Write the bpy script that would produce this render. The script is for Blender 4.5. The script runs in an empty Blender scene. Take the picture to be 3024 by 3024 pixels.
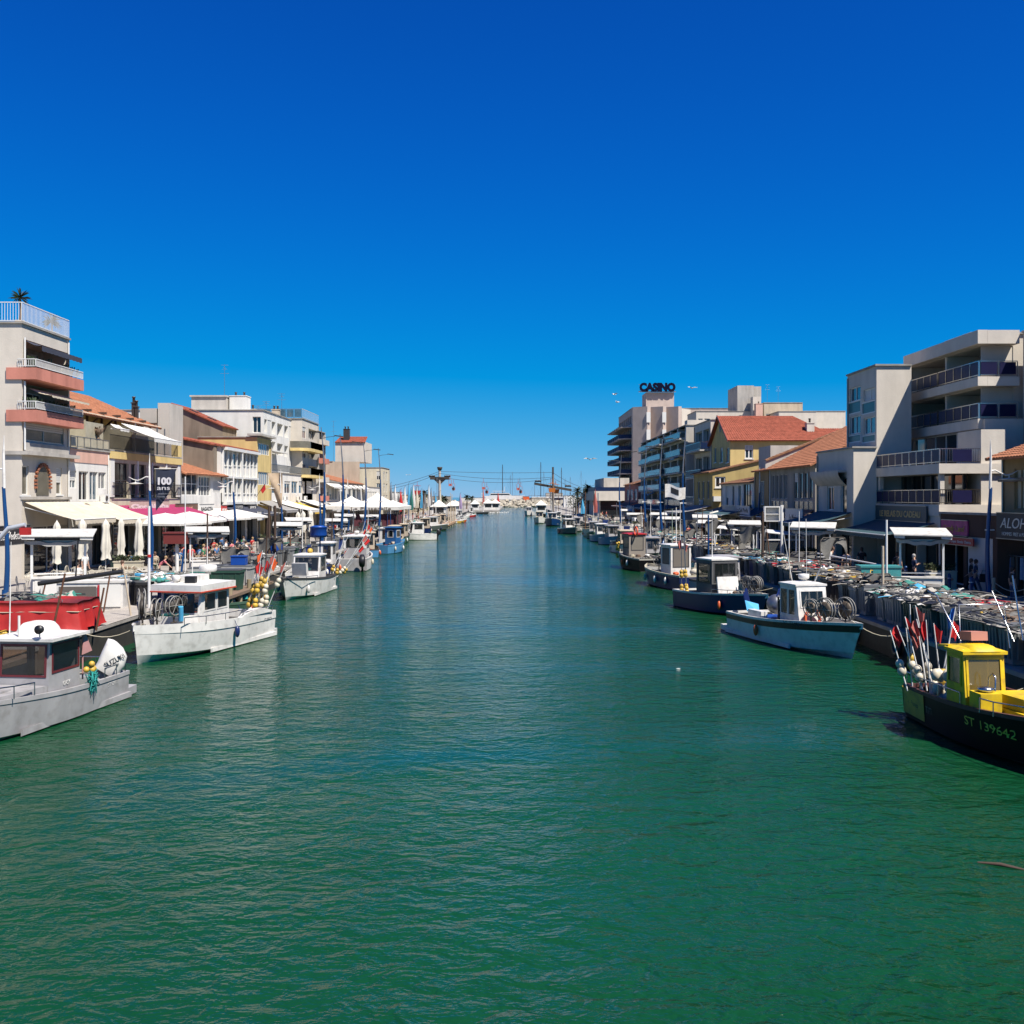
import bpy, math, random
from mathutils import Vector, Matrix, Euler
R = math.radians
rnd = random.Random(7)
sc = bpy.context.scene
COL = sc.collection

# ---------------- camera, sky, sun, exposure ----------------
EYE = 6.1            # eye height above the water
HOR, FPX, CX = 1468.0, 3024.0, 1512.0   # the photograph's horizon row and focal length in its own pixels
cam_d = bpy.data.cameras.new('camera'); cam = bpy.data.objects.new('camera', cam_d); COL.objects.link(cam)
cam.location = (0, 0, EYE); cam.rotation_euler = (R(90), 0, 0)
cam_d.sensor_width = 36; cam_d.lens = 36; cam_d.shift_y = -(1512-1468)/3024
cam_d.clip_start = .1; cam_d.clip_end = 20000
sc.camera = cam

SUN = Vector((.39, -.39, .835)).normalized()
sun_d = bpy.data.lights.new('sun', 'SUN'); sun = bpy.data.objects.new('sun', sun_d); COL.objects.link(sun)
sun_d.energy = 5.0; sun_d.angle = R(.5); sun_d.color = (1, .955, .89)
sun.rotation_euler = SUN.to_track_quat('Z', 'Y').to_euler(); sun.location = (60, -40, 60)

world = bpy.data.worlds.new('World'); sc.world = world; world.use_nodes = True
wn = world.node_tree; wn.nodes.clear()
sky = wn.nodes.new('ShaderNodeTexSky'); sky.sky_type = 'NISHITA'; sky.sun_disc = False
sky.sun_elevation = math.asin(SUN.z); sky.sun_rotation = math.atan2(SUN.x, SUN.y)
sky.air_density = .5; sky.dust_density = 0; sky.ozone_density = 3; sky.altitude = 0
# the photograph's deep saturated blue: one response curve per colour channel of the sky
sp = wn.nodes.new('ShaderNodeSeparateColor'); cb = wn.nodes.new('ShaderNodeCombineColor'); wn.links.new(sky.outputs[0], sp.inputs[0])
def wmath(op, a, b, clamp=False):
    x = wn.nodes.new('ShaderNodeMath'); x.operation = op
    for k, v in enumerate((a, b)):
        if isinstance(v, (int, float)): x.inputs[k].default_value = v
        else: wn.links.new(v, x.inputs[k])
    return x.outputs[0]
def sat_curve(ch, e, c, k):     # k * x^e / (x^e + c)
    x = wmath('POWER', ch, e); return wmath('MULTIPLY', wmath('DIVIDE', x, wmath('ADD', x, c)), k)
wn.links.new(wmath('MAXIMUM', wmath('MULTIPLY', wmath('SUBTRACT', sp.outputs[0], 2.0), .54), .015), cb.inputs[0])
wn.links.new(sat_curve(sp.outputs[1], 1.5, 8.0, 6.6), cb.inputs[1])
wn.links.new(sat_curve(sp.outputs[2], 2.0, 4.2, 8.0), cb.inputs[2])
bg = wn.nodes.new('ShaderNodeBackground'); bg.inputs['Strength'].default_value = .0565
wo = wn.nodes.new('ShaderNodeOutputWorld')
wn.links.new(cb.outputs[0], bg.inputs['Color']); wn.links.new(bg.outputs[0], wo.inputs['Surface'])

sc.view_settings.view_transform = 'Standard'; sc.view_settings.look = 'None'
sc.view_settings.gamma = 1; sc.view_settings.exposure = .86
sc.render.engine = 'CYCLES'
sc.cycles.max_bounces = 6; sc.cycles.diffuse_bounces = 2; sc.cycles.glossy_bounces = 3
sc.cycles.transmission_bounces = 3; sc.cycles.transparent_max_bounces = 6
sc.cycles.caustics_reflective = False; sc.cycles.caustics_refractive = False

# ---------------- measuring helpers: photograph pixels to metres ----------------
ZQ = 1.1             # quay level
def DX(px, X): return X*FPX/(px-CX)          # distance at which the plane x = X stands in column px
def XP(px, d): return (px-CX)/FPX*d
def ZP(py, d): return EYE-(py-HOR)/FPX*d
def GP(px, py, z=ZQ):                        # point on the level z
    d = (EYE-z)*FPX/(py-HOR); return Vector((XP(px, d), d, z))
XL, XR = -30.0, 28.5

# ---------------- materials ----------------
MATS = {}
def hexc(h):
    c = [int(h[i:i+2], 16)/255 for i in (0, 2, 4)]
    return tuple(x/12.92 if x <= .04045 else ((x+.055)/1.055)**2.4 for x in c)
def mat(name, col, rough=.7, metal=0, var=.12, scale=1.5, bump=0, bscale=30, spec=.5, streak=0, coat=0, alpha=1, trans=0, rndv=0, dirt=0):
    if name in MATS: return MATS[name]
    if isinstance(col, str): col = hexc(col)
    col = tuple(min(1, c*k) for c, k in zip(col, (.80, .785, .75)))   # every colour scaled darker and warmer to deepen shade and offset blue skylight
    m = bpy.data.materials.new(name); m.use_nodes = True; nt = m.node_tree; N = nt.nodes; L = nt.links
    b = N['Principled BSDF']; b.inputs['Roughness'].default_value = rough; b.inputs['Metallic'].default_value = metal
    b.inputs['Specular IOR Level'].default_value = spec; b.inputs['Coat Weight'].default_value = coat
    b.inputs['Alpha'].default_value = alpha; b.inputs['Transmission Weight'].default_value = trans
    tc = N.new('ShaderNodeTexCoord'); src = tc.outputs['Object']
    n1 = N.new('ShaderNodeTexNoise'); n1.inputs['Scale'].default_value = scale; n1.inputs['Detail'].default_value = 5; n1.inputs['Roughness'].default_value = .65
    L.new(src, n1.inputs['Vector'])
    mr = N.new('ShaderNodeMapRange'); mr.inputs['From Min'].default_value = .25; mr.inputs['From Max'].default_value = .75
    mr.inputs['To Min'].default_value = 1-var; mr.inputs['To Max'].default_value = 1+var*.6
    L.new(n1.outputs['Fac'], mr.inputs['Value'])
    last = mr.outputs[0]
    if streak:
        mp = N.new('ShaderNodeMapping'); mp.inputs['Scale'].default_value = (.8, .8, .16); L.new(src, mp.inputs['Vector'])
        n2 = N.new('ShaderNodeTexNoise'); n2.inputs['Scale'].default_value = 1.3; n2.inputs['Detail'].default_value = 6; L.new(mp.outputs[0], n2.inputs['Vector'])
        m2 = N.new('ShaderNodeMapRange'); m2.inputs['From Min'].default_value = .42; m2.inputs['From Max'].default_value = .72
        m2.inputs['To Min'].default_value = 1; m2.inputs['To Max'].default_value = 1-streak; L.new(n2.outputs['Fac'], m2.inputs['Value'])
        mm = N.new('ShaderNodeMath'); mm.operation = 'MULTIPLY'; L.new(last, mm.inputs[0]); L.new(m2.outputs[0], mm.inputs[1]); last = mm.outputs[0]
    if rndv:
        oi = N.new('ShaderNodeObjectInfo'); m3 = N.new('ShaderNodeMapRange'); m3.inputs['To Min'].default_value = 1-rndv; m3.inputs['To Max'].default_value = 1+rndv
        L.new(oi.outputs['Random'], m3.inputs['Value']); mm = N.new('ShaderNodeMath'); mm.operation = 'MULTIPLY'; L.new(last, mm.inputs[0]); L.new(m3.outputs[0], mm.inputs[1]); last = mm.outputs[0]
    vm = N.new('ShaderNodeVectorMath'); vm.operation = 'SCALE'; vm.inputs[0].default_value = col; L.new(last, vm.inputs['Scale'])
    out = vm.outputs[0]
    if dirt:
        n4 = N.new('ShaderNodeTexNoise'); n4.inputs['Scale'].default_value = 3.5; n4.inputs['Detail'].default_value = 8; L.new(src, n4.inputs['Vector'])
        m4 = N.new('ShaderNodeMapRange'); m4.inputs['From Min'].default_value = .5; m4.inputs['From Max'].default_value = .72; m4.inputs['To Max'].default_value = dirt; L.new(n4.outputs['Fac'], m4.inputs['Value'])
        mx = N.new('ShaderNodeMix'); mx.data_type = 'RGBA'; mx.inputs['B'].default_value = (.09, .07, .05, 1); L.new(m4.outputs[0], mx.inputs['Factor']); L.new(out, mx.inputs['A']); out = mx.outputs['Result']
    L.new(out, b.inputs['Base Color'])
    if bump:
        nb = N.new('ShaderNodeTexNoise'); nb.inputs['Scale'].default_value = bscale; nb.inputs['Detail'].default_value = 4; L.new(src, nb.inputs['Vector'])
        bp = N.new('ShaderNodeBump'); bp.inputs['Strength'].default_value = bump; bp.inputs['Distance'].default_value = .02; L.new(nb.outputs['Fac'], bp.inputs['Height']); L.new(bp.outputs[0], b.inputs['Normal'])
    MATS[name] = m; return m
def plaster(name, col, streak=.22): return mat(name, col, .9, var=.13, scale=.45, bump=.4, bscale=12, streak=streak, spec=.2)

W_WHITE = plaster('white_render', (.80, .785, .75), .16); W_GREY = plaster('grey_render', (.50, .47, .43), .35)
W_CREAM = plaster('cream_render', (.68, .61, .47)); W_YEL = plaster('yellow_render', (.72, .55, .24)); W_PINK = plaster('pink_render', (.74, .46, .37))
W_CORAL = plaster('coral_render', (.62, .25, .19), .3); W_OCHRE = plaster('ochre_render', (.50, .38, .16)); W_BEIGE = plaster('beige_render', (.56, .47, .36))
W_ROUGH = plaster('rough_cement', (.27, .22, .17), .4); W_STONE = plaster('stone_white_render', (.68, .62, .54), .12); W_TAN = plaster('tan_render', (.40, .28, .15))
W_LGREY = plaster('light_grey_render', (.56, .52, .47)); W_DGREY = plaster('weathered_grey_render', (.40, .365, .31), .4)
M_TRIM = mat('white_frame_paint', (.78, .77, .74), .45, var=.05); M_DFRAME = mat('dark_frame_paint', (.05, .045, .04), .4)
M_WMETAL = mat('white_metal', (.76, .76, .75), .4, var=.06, dirt=.12); M_GMETAL = mat('galvanised_metal', (.38, .39, .40), .35, .8)
M_STEEL = mat('stainless_rail', (.55, .56, .57), .25, 1, var=.05); M_BLACK = mat('black_paint', (.012, .012, .013), .45)
M_DARKIN = mat('dark_interior', (.025, .022, .02), .9); M_CONC = mat('concrete', (.36, .34, .31), .9, var=.2, scale=2, bump=.5, streak=.3)
M_WOOD = mat('weathered_wood', (.22, .15, .10), .85, var=.3, scale=3, bump=.5); M_DWOOD = mat('dark_timber', (.07, .04, .025), .8, var=.3)
def glass(name, c, rough=.04, v=.5):
    return mat(name, c, rough, var=v, scale=.9, spec=.9, rndv=.5)
G_DARK = glass('window_glass_dark', (.018, .022, .026)); G_CURT = glass('window_glass_curtained', (.16, .17, .18), .08, .35)
G_BLUE = glass('window_glass_bluish', (.05, .10, .14), .05); G_GREEN = mat('green_glass_panel', (.012, .09, .09), .3, var=.15, spec=.3)
G_NAVY = mat('navy_balcony_panel', (.012, .028, .085), .45, var=.2, spec=.15); G_SMOKE = mat('smoked_glass_screen', (.17, .155, .12), .15, var=.3)
G_PURP = mat('purple_balcony_panel', (.012, .012, .055), .5, var=.2, spec=.15); G_FROST = mat('frosted_screen', (.50, .45, .33), .4, var=.25)
M_SHUT = mat('roller_shutter', (.66, .65, .62), .6, var=.05)
def tile(name, c):
    m = mat(name, c, .85, var=.45, scale=2.6, bump=.3, bscale=9, spec=.2, streak=.15); return m
T_RED = tile('red_roof_tiles', (.36, .105, .065)); T_ORANGE = tile('orange_roof_tiles', (.44, .185, .10)); T_BROWN = tile('brown_roof_tiles', (.33, .17, .10))

# ---------------- mesh builder ----------------
class MB:
    def __init__(s): s.v = []; s.f = []; s.m = []; s.sm = []
    def add(s, vs, fs, mi=0, sm=False):
        o = len(s.v); s.v += [tuple(v) for v in vs]; s.f += [tuple(i+o for i in f) for f in fs]; s.m += [mi]*len(fs); s.sm += [sm]*len(fs)
        return s
    def box(s, a, b, mi=0):
        (x0, y0, z0), (x1, y1, z1) = a, b
        return s.add([(x0,y0,z0),(x1,y0,z0),(x1,y1,z0),(x0,y1,z0),(x0,y0,z1),(x1,y0,z1),(x1,y1,z1),(x0,y1,z1)],
                     [(0,3,2,1),(4,5,6,7),(0,1,5,4),(1,2,6,5),(2,3,7,6),(3,0,4,7)], mi)
    def cbox(s, c, d, rz=0, mi=0, rx=0, ry=0):
        M = Euler((rx, ry, rz)).to_matrix(); c = Vector(c); d = Vector(d)/2
        vs = [c+M@Vector((sx*d.x, sy*d.y, sz*d.z)) for sz in (-1,1) for sx, sy in ((-1,-1),(1,-1),(1,1),(-1,1))]
        return s.add(vs, [(0,3,2,1),(4,5,6,7),(0,1,5,4),(1,2,6,5),(2,3,7,6),(3,0,4,7)], mi)
    def quad(s, a, b, c, d, mi=0): return s.add([a,b,c,d], [(0,1,2,3)], mi)
    def slab(s, pts, off, mi=0):          # polygon pts extruded by vector off
        n = len(pts); off = Vector(off); P = [Vector(p) for p in pts]
        return s.add(P+[p+off for p in P], [tuple(range(n))[::-1], tuple(range(n, 2*n))]+[(i,(i+1)%n,(i+1)%n+n,i+n) for i in range(n)], mi)
    def tube(s, pts, r, n=8, mi=0, cap=True, sm=True):
        P = [Vector(p) for p in pts]; rr = r if isinstance(r, (list, tuple)) else [r]*len(P)
        vs = []; up = None
        for i, p in enumerate(P):
            t = (P[min(i+1, len(P)-1)]-P[max(i-1, 0)])
            t = t.normalized() if t.length > 1e-9 else Vector((0,0,1))
            if up is None: up = Vector((0,0,1)) if abs(t.z) < .9 else Vector((1,0,0))
            a = t.cross(up); a = a.normalized() if a.length > 1e-6 else Vector((1,0,0)); b = a.cross(t); up = b
            for k in range(n):
                w = 2*math.pi*k/n; vs.append(p+a*math.cos(w)*rr[i]+b*math.sin(w)*rr[i])
        fs = [(i*n+k, i*n+(k+1)%n, (i+1)*n+(k+1)%n, (i+1)*n+k) for i in range(len(P)-1) for k in range(n)]
        s.add(vs, fs, mi, sm)
        if cap: s.add(vs[:n], [tuple(range(n))[::-1]], mi); s.add(vs[-n:], [tuple(range(n))], mi)
        return s
    def ring(s, c, R_, r, axis='z', n=20, m=6, mi=0):
        M = axis if isinstance(axis, Matrix) else {'z': Matrix.Identity(3), 'x': Matrix.Rotation(math.pi/2, 3, 'Y'), 'y': Matrix.Rotation(math.pi/2, 3, 'X')}[axis]
        c = Vector(c); vs = []
        for i in range(n):
            a = 2*math.pi*i/n
            for k in range(m):
                b = 2*math.pi*k/m; q = R_+r*math.cos(b); vs.append(c+M@Vector((q*math.cos(a), q*math.sin(a), r*math.sin(b))))
        return s.add(vs, [(i*m+k, ((i+1)%n)*m+k, ((i+1)%n)*m+(k+1)%m, i*m+(k+1)%m) for i in range(n) for k in range(m)], mi, True)
    def lathe(s, prof, c=(0,0,0), n=16, mi=0, M=None, sx=1, sy=1):
        c = Vector(c); M = M or Matrix.Identity(3); vs = []
        for r, z in prof:
            for k in range(n): a = 2*math.pi*k/n; vs.append(c+M@Vector((r*math.cos(a)*sx, r*math.sin(a)*sy, z)))
        return s.add(vs, [(i*n+k, i*n+(k+1)%n, (i+1)*n+(k+1)%n, (i+1)*n+k) for i in range(len(prof)-1) for k in range(n)], mi, True)
    def ball(s, c, r, sq=(1,1,1), n=12, m=8, mi=0):
        prof = [(math.sin(math.pi*i/m), -math.cos(math.pi*i/m)) for i in range(m+1)]
        vs = []
        for a, z in prof:
            for k in range(n): w = 2*math.pi*k/n; vs.append((c[0]+r*sq[0]*a*math.cos(w), c[1]+r*sq[1]*a*math.sin(w), c[2]+r*sq[2]*z))
        return s.add(vs, [(i*n+k, i*n+(k+1)%n, (i+1)*n+(k+1)%n, (i+1)*n+k) for i in range(m) for k in range(n)], mi, True)
    def grid(s, f, nu, nv, mi=0, sm=True):
        vs = [f(i/nu, j/nv) for i in range(nu+1) for j in range(nv+1)]
        return s.add(vs, [(i*(nv+1)+j, (i+1)*(nv+1)+j, (i+1)*(nv+1)+j+1, i*(nv+1)+j+1) for i in range(nu) for j in range(nv)], mi, sm)
    def build(s, name, mats, parent=None, world=False):
        me = bpy.data.meshes.new(name)
        vs = s.v
        if world and parent is not None:
            r = parent
            off = Vector(r.location)
            while r.parent is not None: r = r.parent; off = off+Vector(r.location)
            vs = [(v[0]-off.x, v[1]-off.y, v[2]-off.z) for v in vs]
        me.from_pydata(vs, [], s.f)
        if not isinstance(mats, (list, tuple)): mats = [mats]
        for m in mats: me.materials.append(m)
        me.polygons.foreach_set('material_index', s.m); me.polygons.foreach_set('use_smooth', s.sm); me.update()
        o = bpy.data.objects.new(name, me); COL.objects.link(o); o.parent = parent
        return o
def tag(o, label=None, cat=None, group=None, kind=None):
    if label: o['label'] = label
    if cat: o['category'] = cat
    if group: o['group'] = group
    if kind: o['kind'] = kind
    return o
def thing(name, label, cat, loc=(0,0,0), rz=0, group=None):
    o = bpy.data.objects.new(name, None); COL.objects.link(o); o.empty_display_size = .2
    o.location = loc; o.rotation_euler = (0, 0, rz); return tag(o, label, cat, group)
KIDS = {}
def dup(root, loc, rz=0, label=None, group=None, scale=None, recolor=None, rx=0, ry=0):
    if root.name not in KIDS: KIDS[root.name] = [(c, [g for g in c.children]) for c in root.children]
    def cp(o, par):
        c = o.copy(); COL.objects.link(c); c.parent = par
        if recolor and o.type == 'MESH':
            for i, sl in enumerate(c.material_slots):
                nm = sl.material.name if sl.material else ''
                if nm in recolor: sl.link = 'OBJECT'; sl.material = recolor[nm]
        return c
    r = cp(root, None); r.location = loc; r.rotation_euler = (rx, ry, rz)
    if scale: r.scale = (scale,)*3 if not isinstance(scale, tuple) else scale
    if label: r['label'] = label
    if group: r['group'] = group
    for c, gs in KIDS[root.name]:
        q = cp(c, r)
        for g in gs: cp(g, q)
    return r
def lettering(txt, size, M, m, parent=None, world=True, name='lettering', depth=.015, bold=.0, align='LEFT', shear=0, spacing=1, width=None):
    cu = bpy.data.curves.new(name, 'FONT'); cu.body = txt; cu.size = size; cu.extrude = depth; cu.offset = bold; cu.align_x = align
    cu.shear = shear; cu.space_character = spacing; cu.resolution_u = 3
    o = bpy.data.objects.new('tmp', cu); COL.objects.link(o); bpy.context.view_layer.update()
    me = bpy.data.meshes.new_from_object(o); bpy.data.objects.remove(o)
    if width:
        xs = [v.co.x for v in me.vertices]; k = width/max(1e-6, max(xs)-min(xs)); x0 = min(xs)
        for v in me.vertices: v.co.x = (v.co.x-x0)*k
    if world and parent is not None:
        r = parent; off = Vector(r.location)
        while r.parent is not None: r = r.parent; off = off+Vector(r.location)
        M = Matrix.Translation(-off) @ M
    me.transform(M); me.materials.clear(); me.materials.append(m)
    q = bpy.data.objects.new(name, me); COL.objects.link(q); q.parent = parent; return q
def frameM(O, U, V):
    U = Vector(U).normalized(); V = Vector(V).normalized(); N = U.cross(V); M = Matrix((U, V, N)).transposed().to_4x4(); M.translation = O; return M
# ---------------- the setting: water, quays, far breakwater ----------------
def water_material():
    m = bpy.data.materials.new('canal_water'); m.use_nodes = True; nt = m.node_tree; N = nt.nodes; L = nt.links
    b = N['Principled BSDF']; b.inputs['IOR'].default_value = 1.33; b.inputs['Roughness'].default_value = .07; b.inputs['Specular IOR Level'].default_value = .36
    tc = N.new('ShaderNodeTexCoord')
    def noise(scale, sx, sy, det=3, rot=0, dist=0, rough=.5):
        mp = N.new('ShaderNodeMapping'); mp.inputs['Scale'].default_value = (sx, sy, 1); mp.inputs['Rotation'].default_value = (0, 0, rot); L.new(tc.outputs['Object'], mp.inputs['Vector'])
        n = N.new('ShaderNodeTexNoise'); n.inputs['Scale'].default_value = scale; n.inputs['Detail'].default_value = det; n.inputs['Distortion'].default_value = dist; n.inputs['Roughness'].default_value = rough
        L.new(mp.outputs[0], n.inputs['Vector']); return n.outputs['Fac']
    def math_(op, a, b_):
        x = N.new('ShaderNodeMath'); x.operation = op
        for i, v in enumerate((a, b_)):
            if isinstance(v, (int, float)): x.inputs[i].default_value = v
            else: L.new(v, x.inputs[i])
        return x.outputs[0]
    # silt colour of the canal, with slow patches
    pat = noise(.03, 1, 1, 4, dist=.6)
    cr = N.new('ShaderNodeValToRGB'); cr.color_ramp.elements[0].position = .35; cr.color_ramp.elements[0].color = (.003, .035, .011, 1)
    cr.color_ramp.elements[1].position = .68; cr.color_ramp.elements[1].color = (.004, .053, .022, 1)
    L.new(pat, cr.inputs[0]); L.new(cr.outputs[0], b.inputs['Base Color'])
    w1 = noise(1.7, .85, 1.2, 3, .12, .6); w2 = noise(5.2, .85, 1.25, 3, -.22, .5); w3 = noise(.35, .8, 1.3, 3, .3, .4); w4 = noise(13.0, .7, 1.2, 2, .1)
    h = math_('ADD', math_('MULTIPLY', w1, .38), math_('MULTIPLY', w2, .12)); h = math_('ADD', h, math_('MULTIPLY', w3, .45)); h = math_('ADD', h, math_('MULTIPLY', w4, .03))
    calm = noise(.045, .55, 2.2, 3, .25, 1.2)
    mr = N.new('ShaderNodeMapRange'); mr.inputs['From Min'].default_value = .38; mr.inputs['From Max'].default_value = .60; mr.inputs['To Min'].default_value = .35; mr.inputs['To Max'].default_value = 1; L.new(calm, mr.inputs['Value'])
    bp = N.new('ShaderNodeBump'); bp.inputs['Distance'].default_value = .46; L.new(mr.outputs[0], bp.inputs['Strength']); L.new(h, bp.inputs['Height']); L.new(bp.outputs[0], b.inputs['Normal'])
    return m
WATER = water_material()
mb = MB()
ys = [-40]+[i*20 for i in range(0, 34)]+[900, 1500, 3000, 9000, 18000]
for i in range(len(ys)-1):
    xs = 12000 if ys[i] >= 900 else 400
    mb.quad((-xs, ys[i], 0), (xs, ys[i], 0), (xs, ys[i+1], 0), (-xs, ys[i+1], 0))
tag(mb.build('water', WATER), 'green blue rippled canal water running out to the sea', 'water', kind='structure')
M_PAVE = mat('quay_paving', (.33, .30, .27), .9, var=.25, scale=.8, bump=.4, bscale=5)
M_DECK = mat('grey_timber_deck', (.42, .38, .34), .85, var=.3, scale=2, bump=.5)
QL, QR = -16.0, 14.6      # quay edges
M_QW = mat('dark_wet_quay_wall', (.035, .033, .028), .7, var=.4, bump=.6, bscale=4, streak=.4)  # one near-black colour with random streaks over the wall
def quay(name, x0, x1, label, holes=()):
    m = MB(); m.box((x0, -30, -3), (x1, 600, ZQ))
    q = m.build(name, M_PAVE); tag(q, label, 'quay', kind='structure')
quay('quay_pavement', -220, QL, 'paved quay on the terrace side of the canal')
quay('quay_pavement', QR, 220, 'paved quay on the casino side of the canal')
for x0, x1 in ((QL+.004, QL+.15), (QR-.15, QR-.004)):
    m = MB(); m.box((x0, -30, -2), (x1, 599.9, ZQ-.12)); tag(m.build('quay_wall', M_QW), 'dark wall of the quay', 'wall', kind='structure')
    m = MB(); m.box((x0-.05, -30, ZQ-.12), (x1+.05, 599.8, ZQ+.02)); tag(m.build('kerb', M_CONC), 'pale stone edge of the quay', 'kerb', kind='structure')
# lane beside the shops on the casino side
m = MB(); m.box((19.5, -30, ZQ-.2), (21.8, 500, ZQ+.004)); tag(m.build('road', mat('asphalt', (.06, .058, .055), .9, var=.2, bump=.4)), 'narrow dark lane in front of the shops', 'road', kind='structure')

# ---------------- facade tools ----------------
def panel(mb, O, U, V, N, w, h, ops, mi=0):
    us = sorted({0, w, *[x for o in ops for x in o[:2]]}); vs = sorted({0, h, *[x for o in ops for x in o[2:4]]})
    P = lambda u, v, d=0: O+U*u+V*v-N*d
    for i in range(len(us)-1):
        for j in range(len(vs)-1):
            cu, cv = (us[i]+us[i+1])/2, (vs[j]+vs[j+1])/2
            if us[i+1]-us[i] < 1e-4 or vs[j+1]-vs[j] < 1e-4: continue
            if any(o[0] < cu < o[1] and o[2] < cv < o[3] for o in ops): continue
            mb.quad(P(us[i], vs[j]), P(us[i+1], vs[j]), P(us[i+1], vs[j+1]), P(us[i], vs[j+1]), mi)
    for u0, u1, v0, v1, d in ops:
        mb.quad(P(u0,v0), P(u1,v0), P(u1,v0,d), P(u0,v0,d), mi); mb.quad(P(u0,v1), P(u1,v1), P(u1,v1,d), P(u0,v1,d), mi)
        mb.quad(P(u0,v0), P(u0,v1), P(u0,v1,d), P(u0,v0,d), mi); mb.quad(P(u1,v0), P(u1,v1), P(u1,v1,d), P(u1,v0,d), mi)
def bar(mb, O, U, V, N, u0, u1, v0, v1, t0, t1, mi=0):
    P = [O+U*u+V*v+N*t for t in (t0, t1) for u, v in ((u0,v0),(u1,v0),(u1,v1),(u0,v1))]
    mb.add(P, [(0,3,2,1),(4,5,6,7),(0,1,5,4),(1,2,6,5),(2,3,7,6),(3,0,4,7)], mi)
def window(root, O, U, V, N, r, d, n=2, gl=None, fr=None, bw=.07, trans=0, name='window', shutter=0, sill=False):
    u0, u1, v0, v1 = r
    if not shutter and name == 'window' and n <= 2 and v1-v0 > .9 and rnd.random() < .3: shutter = rnd.choice((.2, .35, .55))
    fr = fr or M_TRIM; gl = gl or rnd.choice([G_DARK, G_DARK, G_CURT, G_BLUE])
    f = MB(); a = -d+.003; b = a+.07; w_ = min(bw, (u1-u0)*.12)
    bar(f, O,U,V,N, u0, u0+w_, v0, v1, a, b); bar(f, O,U,V,N, u1-w_, u1, v0, v1, a, b)
    bar(f, O,U,V,N, u0+w_, u1-w_, v0, v0+w_, a, b); bar(f, O,U,V,N, u0+w_, u1-w_, v1-w_, v1, a, b)
    for k in range(1, n):
        u = u0+(u1-u0)*k/n; bar(f, O,U,V,N, u-w_*.6, u+w_*.6, v0+w_, v1-w_, a, b-.004)
    for k in range(1, trans+1):
        v = v0+(v1-v0)*k/(trans+1); bar(f, O,U,V,N, u0+w_, u1-w_, v-w_*.5, v+w_*.5, a, b-.008)
    if sill: bar(f, O,U,V,N, u0-.08, u1+.08, v0-.1, v0-.004, -.1, .1)
    fo = f.build(name, fr, root, True)
    g = MB(); P = lambda u, v: O+U*u+V*v-N*(d-.02)
    g.quad(P(u0,v0), P(u1,v0), P(u1,v1), P(u0,v1)); g.build('pane', gl, fo, True)
    if shutter:
        s = MB(); vv = v1-(v1-v0)*shutter; k = max(3, int((v1-vv)/.12))
        for i in range(k):
            z0 = vv+(v1-vv)*i/k; bar(s, O,U,V,N, u0+w_, u1-w_, z0, z0+(v1-vv)/k*.86, b+.002, b+.02)
        s.build('roller_shutter', M_SHUT, fo, True)
    return fo
def railing(root, p0, p1, h, style='bars', m=None, name='railing', step=.14, pm=None):
    p0 = Vector(p0); p1 = Vector(p1); D = p1-p0; n = max(1, int(D.length/step)); u = D.normalized(); q = Vector((-u.y, u.x, 0))*.02
    mb = MB(); up = Vector((0,0,1))
    def bx(a, b, w, hh):
        s = Vector((-u.y, u.x, 0))*w/2
        mb.slab([a-s, b-s, b+s, a+s], (0,0,hh))
    bx(p0+up*(h-.05), p1+up*(h-.05), .06, .05); bx(p0+up*.08, p1+up*.08, .04, .04)
    if style == 'bars':
        for i in range(n+1): c = p0+D*i/n; bx(c-u*.013+up*.12, c+u*.013+up*.12, .026, h-.17)
    else:
        k = max(1, round(D.length/1.1))
        for i in range(k+1): c = p0+D*i/k; bx(c-u*.025, c+u*.025, .05, h-.05)
    o = mb.build(name, m or M_WMETAL, root, True)
    if style == 'panel':
        g = MB()
        for i in range(k):
            a = p0+D*(i+.08)/k; b = p0+D*(i+.92)/k; s = Vector((-u.y, u.x, 0))*.01
            g.slab([a-s+up*.14, b-s+up*.14, b+s+up*.14, a+s+up*.14], (0,0,h-.22))
        g.build('balcony_panel', pm or G_NAVY, o, True)
    return o
def tileroof(mb, A, B, C, D, pitch=.3, amp=.05, row=.38, mi=0, thick=.12):
    """corrugated tile sheet: A-B the eave, D-C the ridge (A under D)"""
    A, B, C, D = map(Vector, (A, B, C, D)); n = max(2, int(max((B-A).length, (C-D).length)/pitch)); nr = max(2, int((D-A).length/row))
    Nn = (B-A).cross(D-A).normalized()
    if Nn.z < 0: Nn = -Nn
    prof = [(0,0),(.22,.8),(.5,1),(.78,.8),(1,0)]
    rows = []
    for j in range(nr+1):
        t = j/nr; rows += [(t, .0)] if j in (0, nr) else [(t-.002, .0), (t, .035)]
    cols = [((i+a)/n, h*amp) for i in range(n) for a, h in prof[:-1]]+[(1, 0)]
    vs = []
    for t, lift in rows:
        L_ = A.lerp(D, t); R_ = B.lerp(C, t)
        for u, h in cols: vs.append(L_.lerp(R_, u)+Nn*(h+lift*(1-0)))
    k = len(cols)
    mb.add(vs, [(a*k+i, a*k+i+1, (a+1)*k+i+1, (a+1)*k+i) for a in range(len(rows)-1) for i in range(k-1)], mi)
    mb.slab([A, B, C, D], -Nn*thick, mi)
UPV = Vector((0,0,1))
BL = []
def BD(txt): return next(b for b in BL if txt in b.lab)
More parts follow.
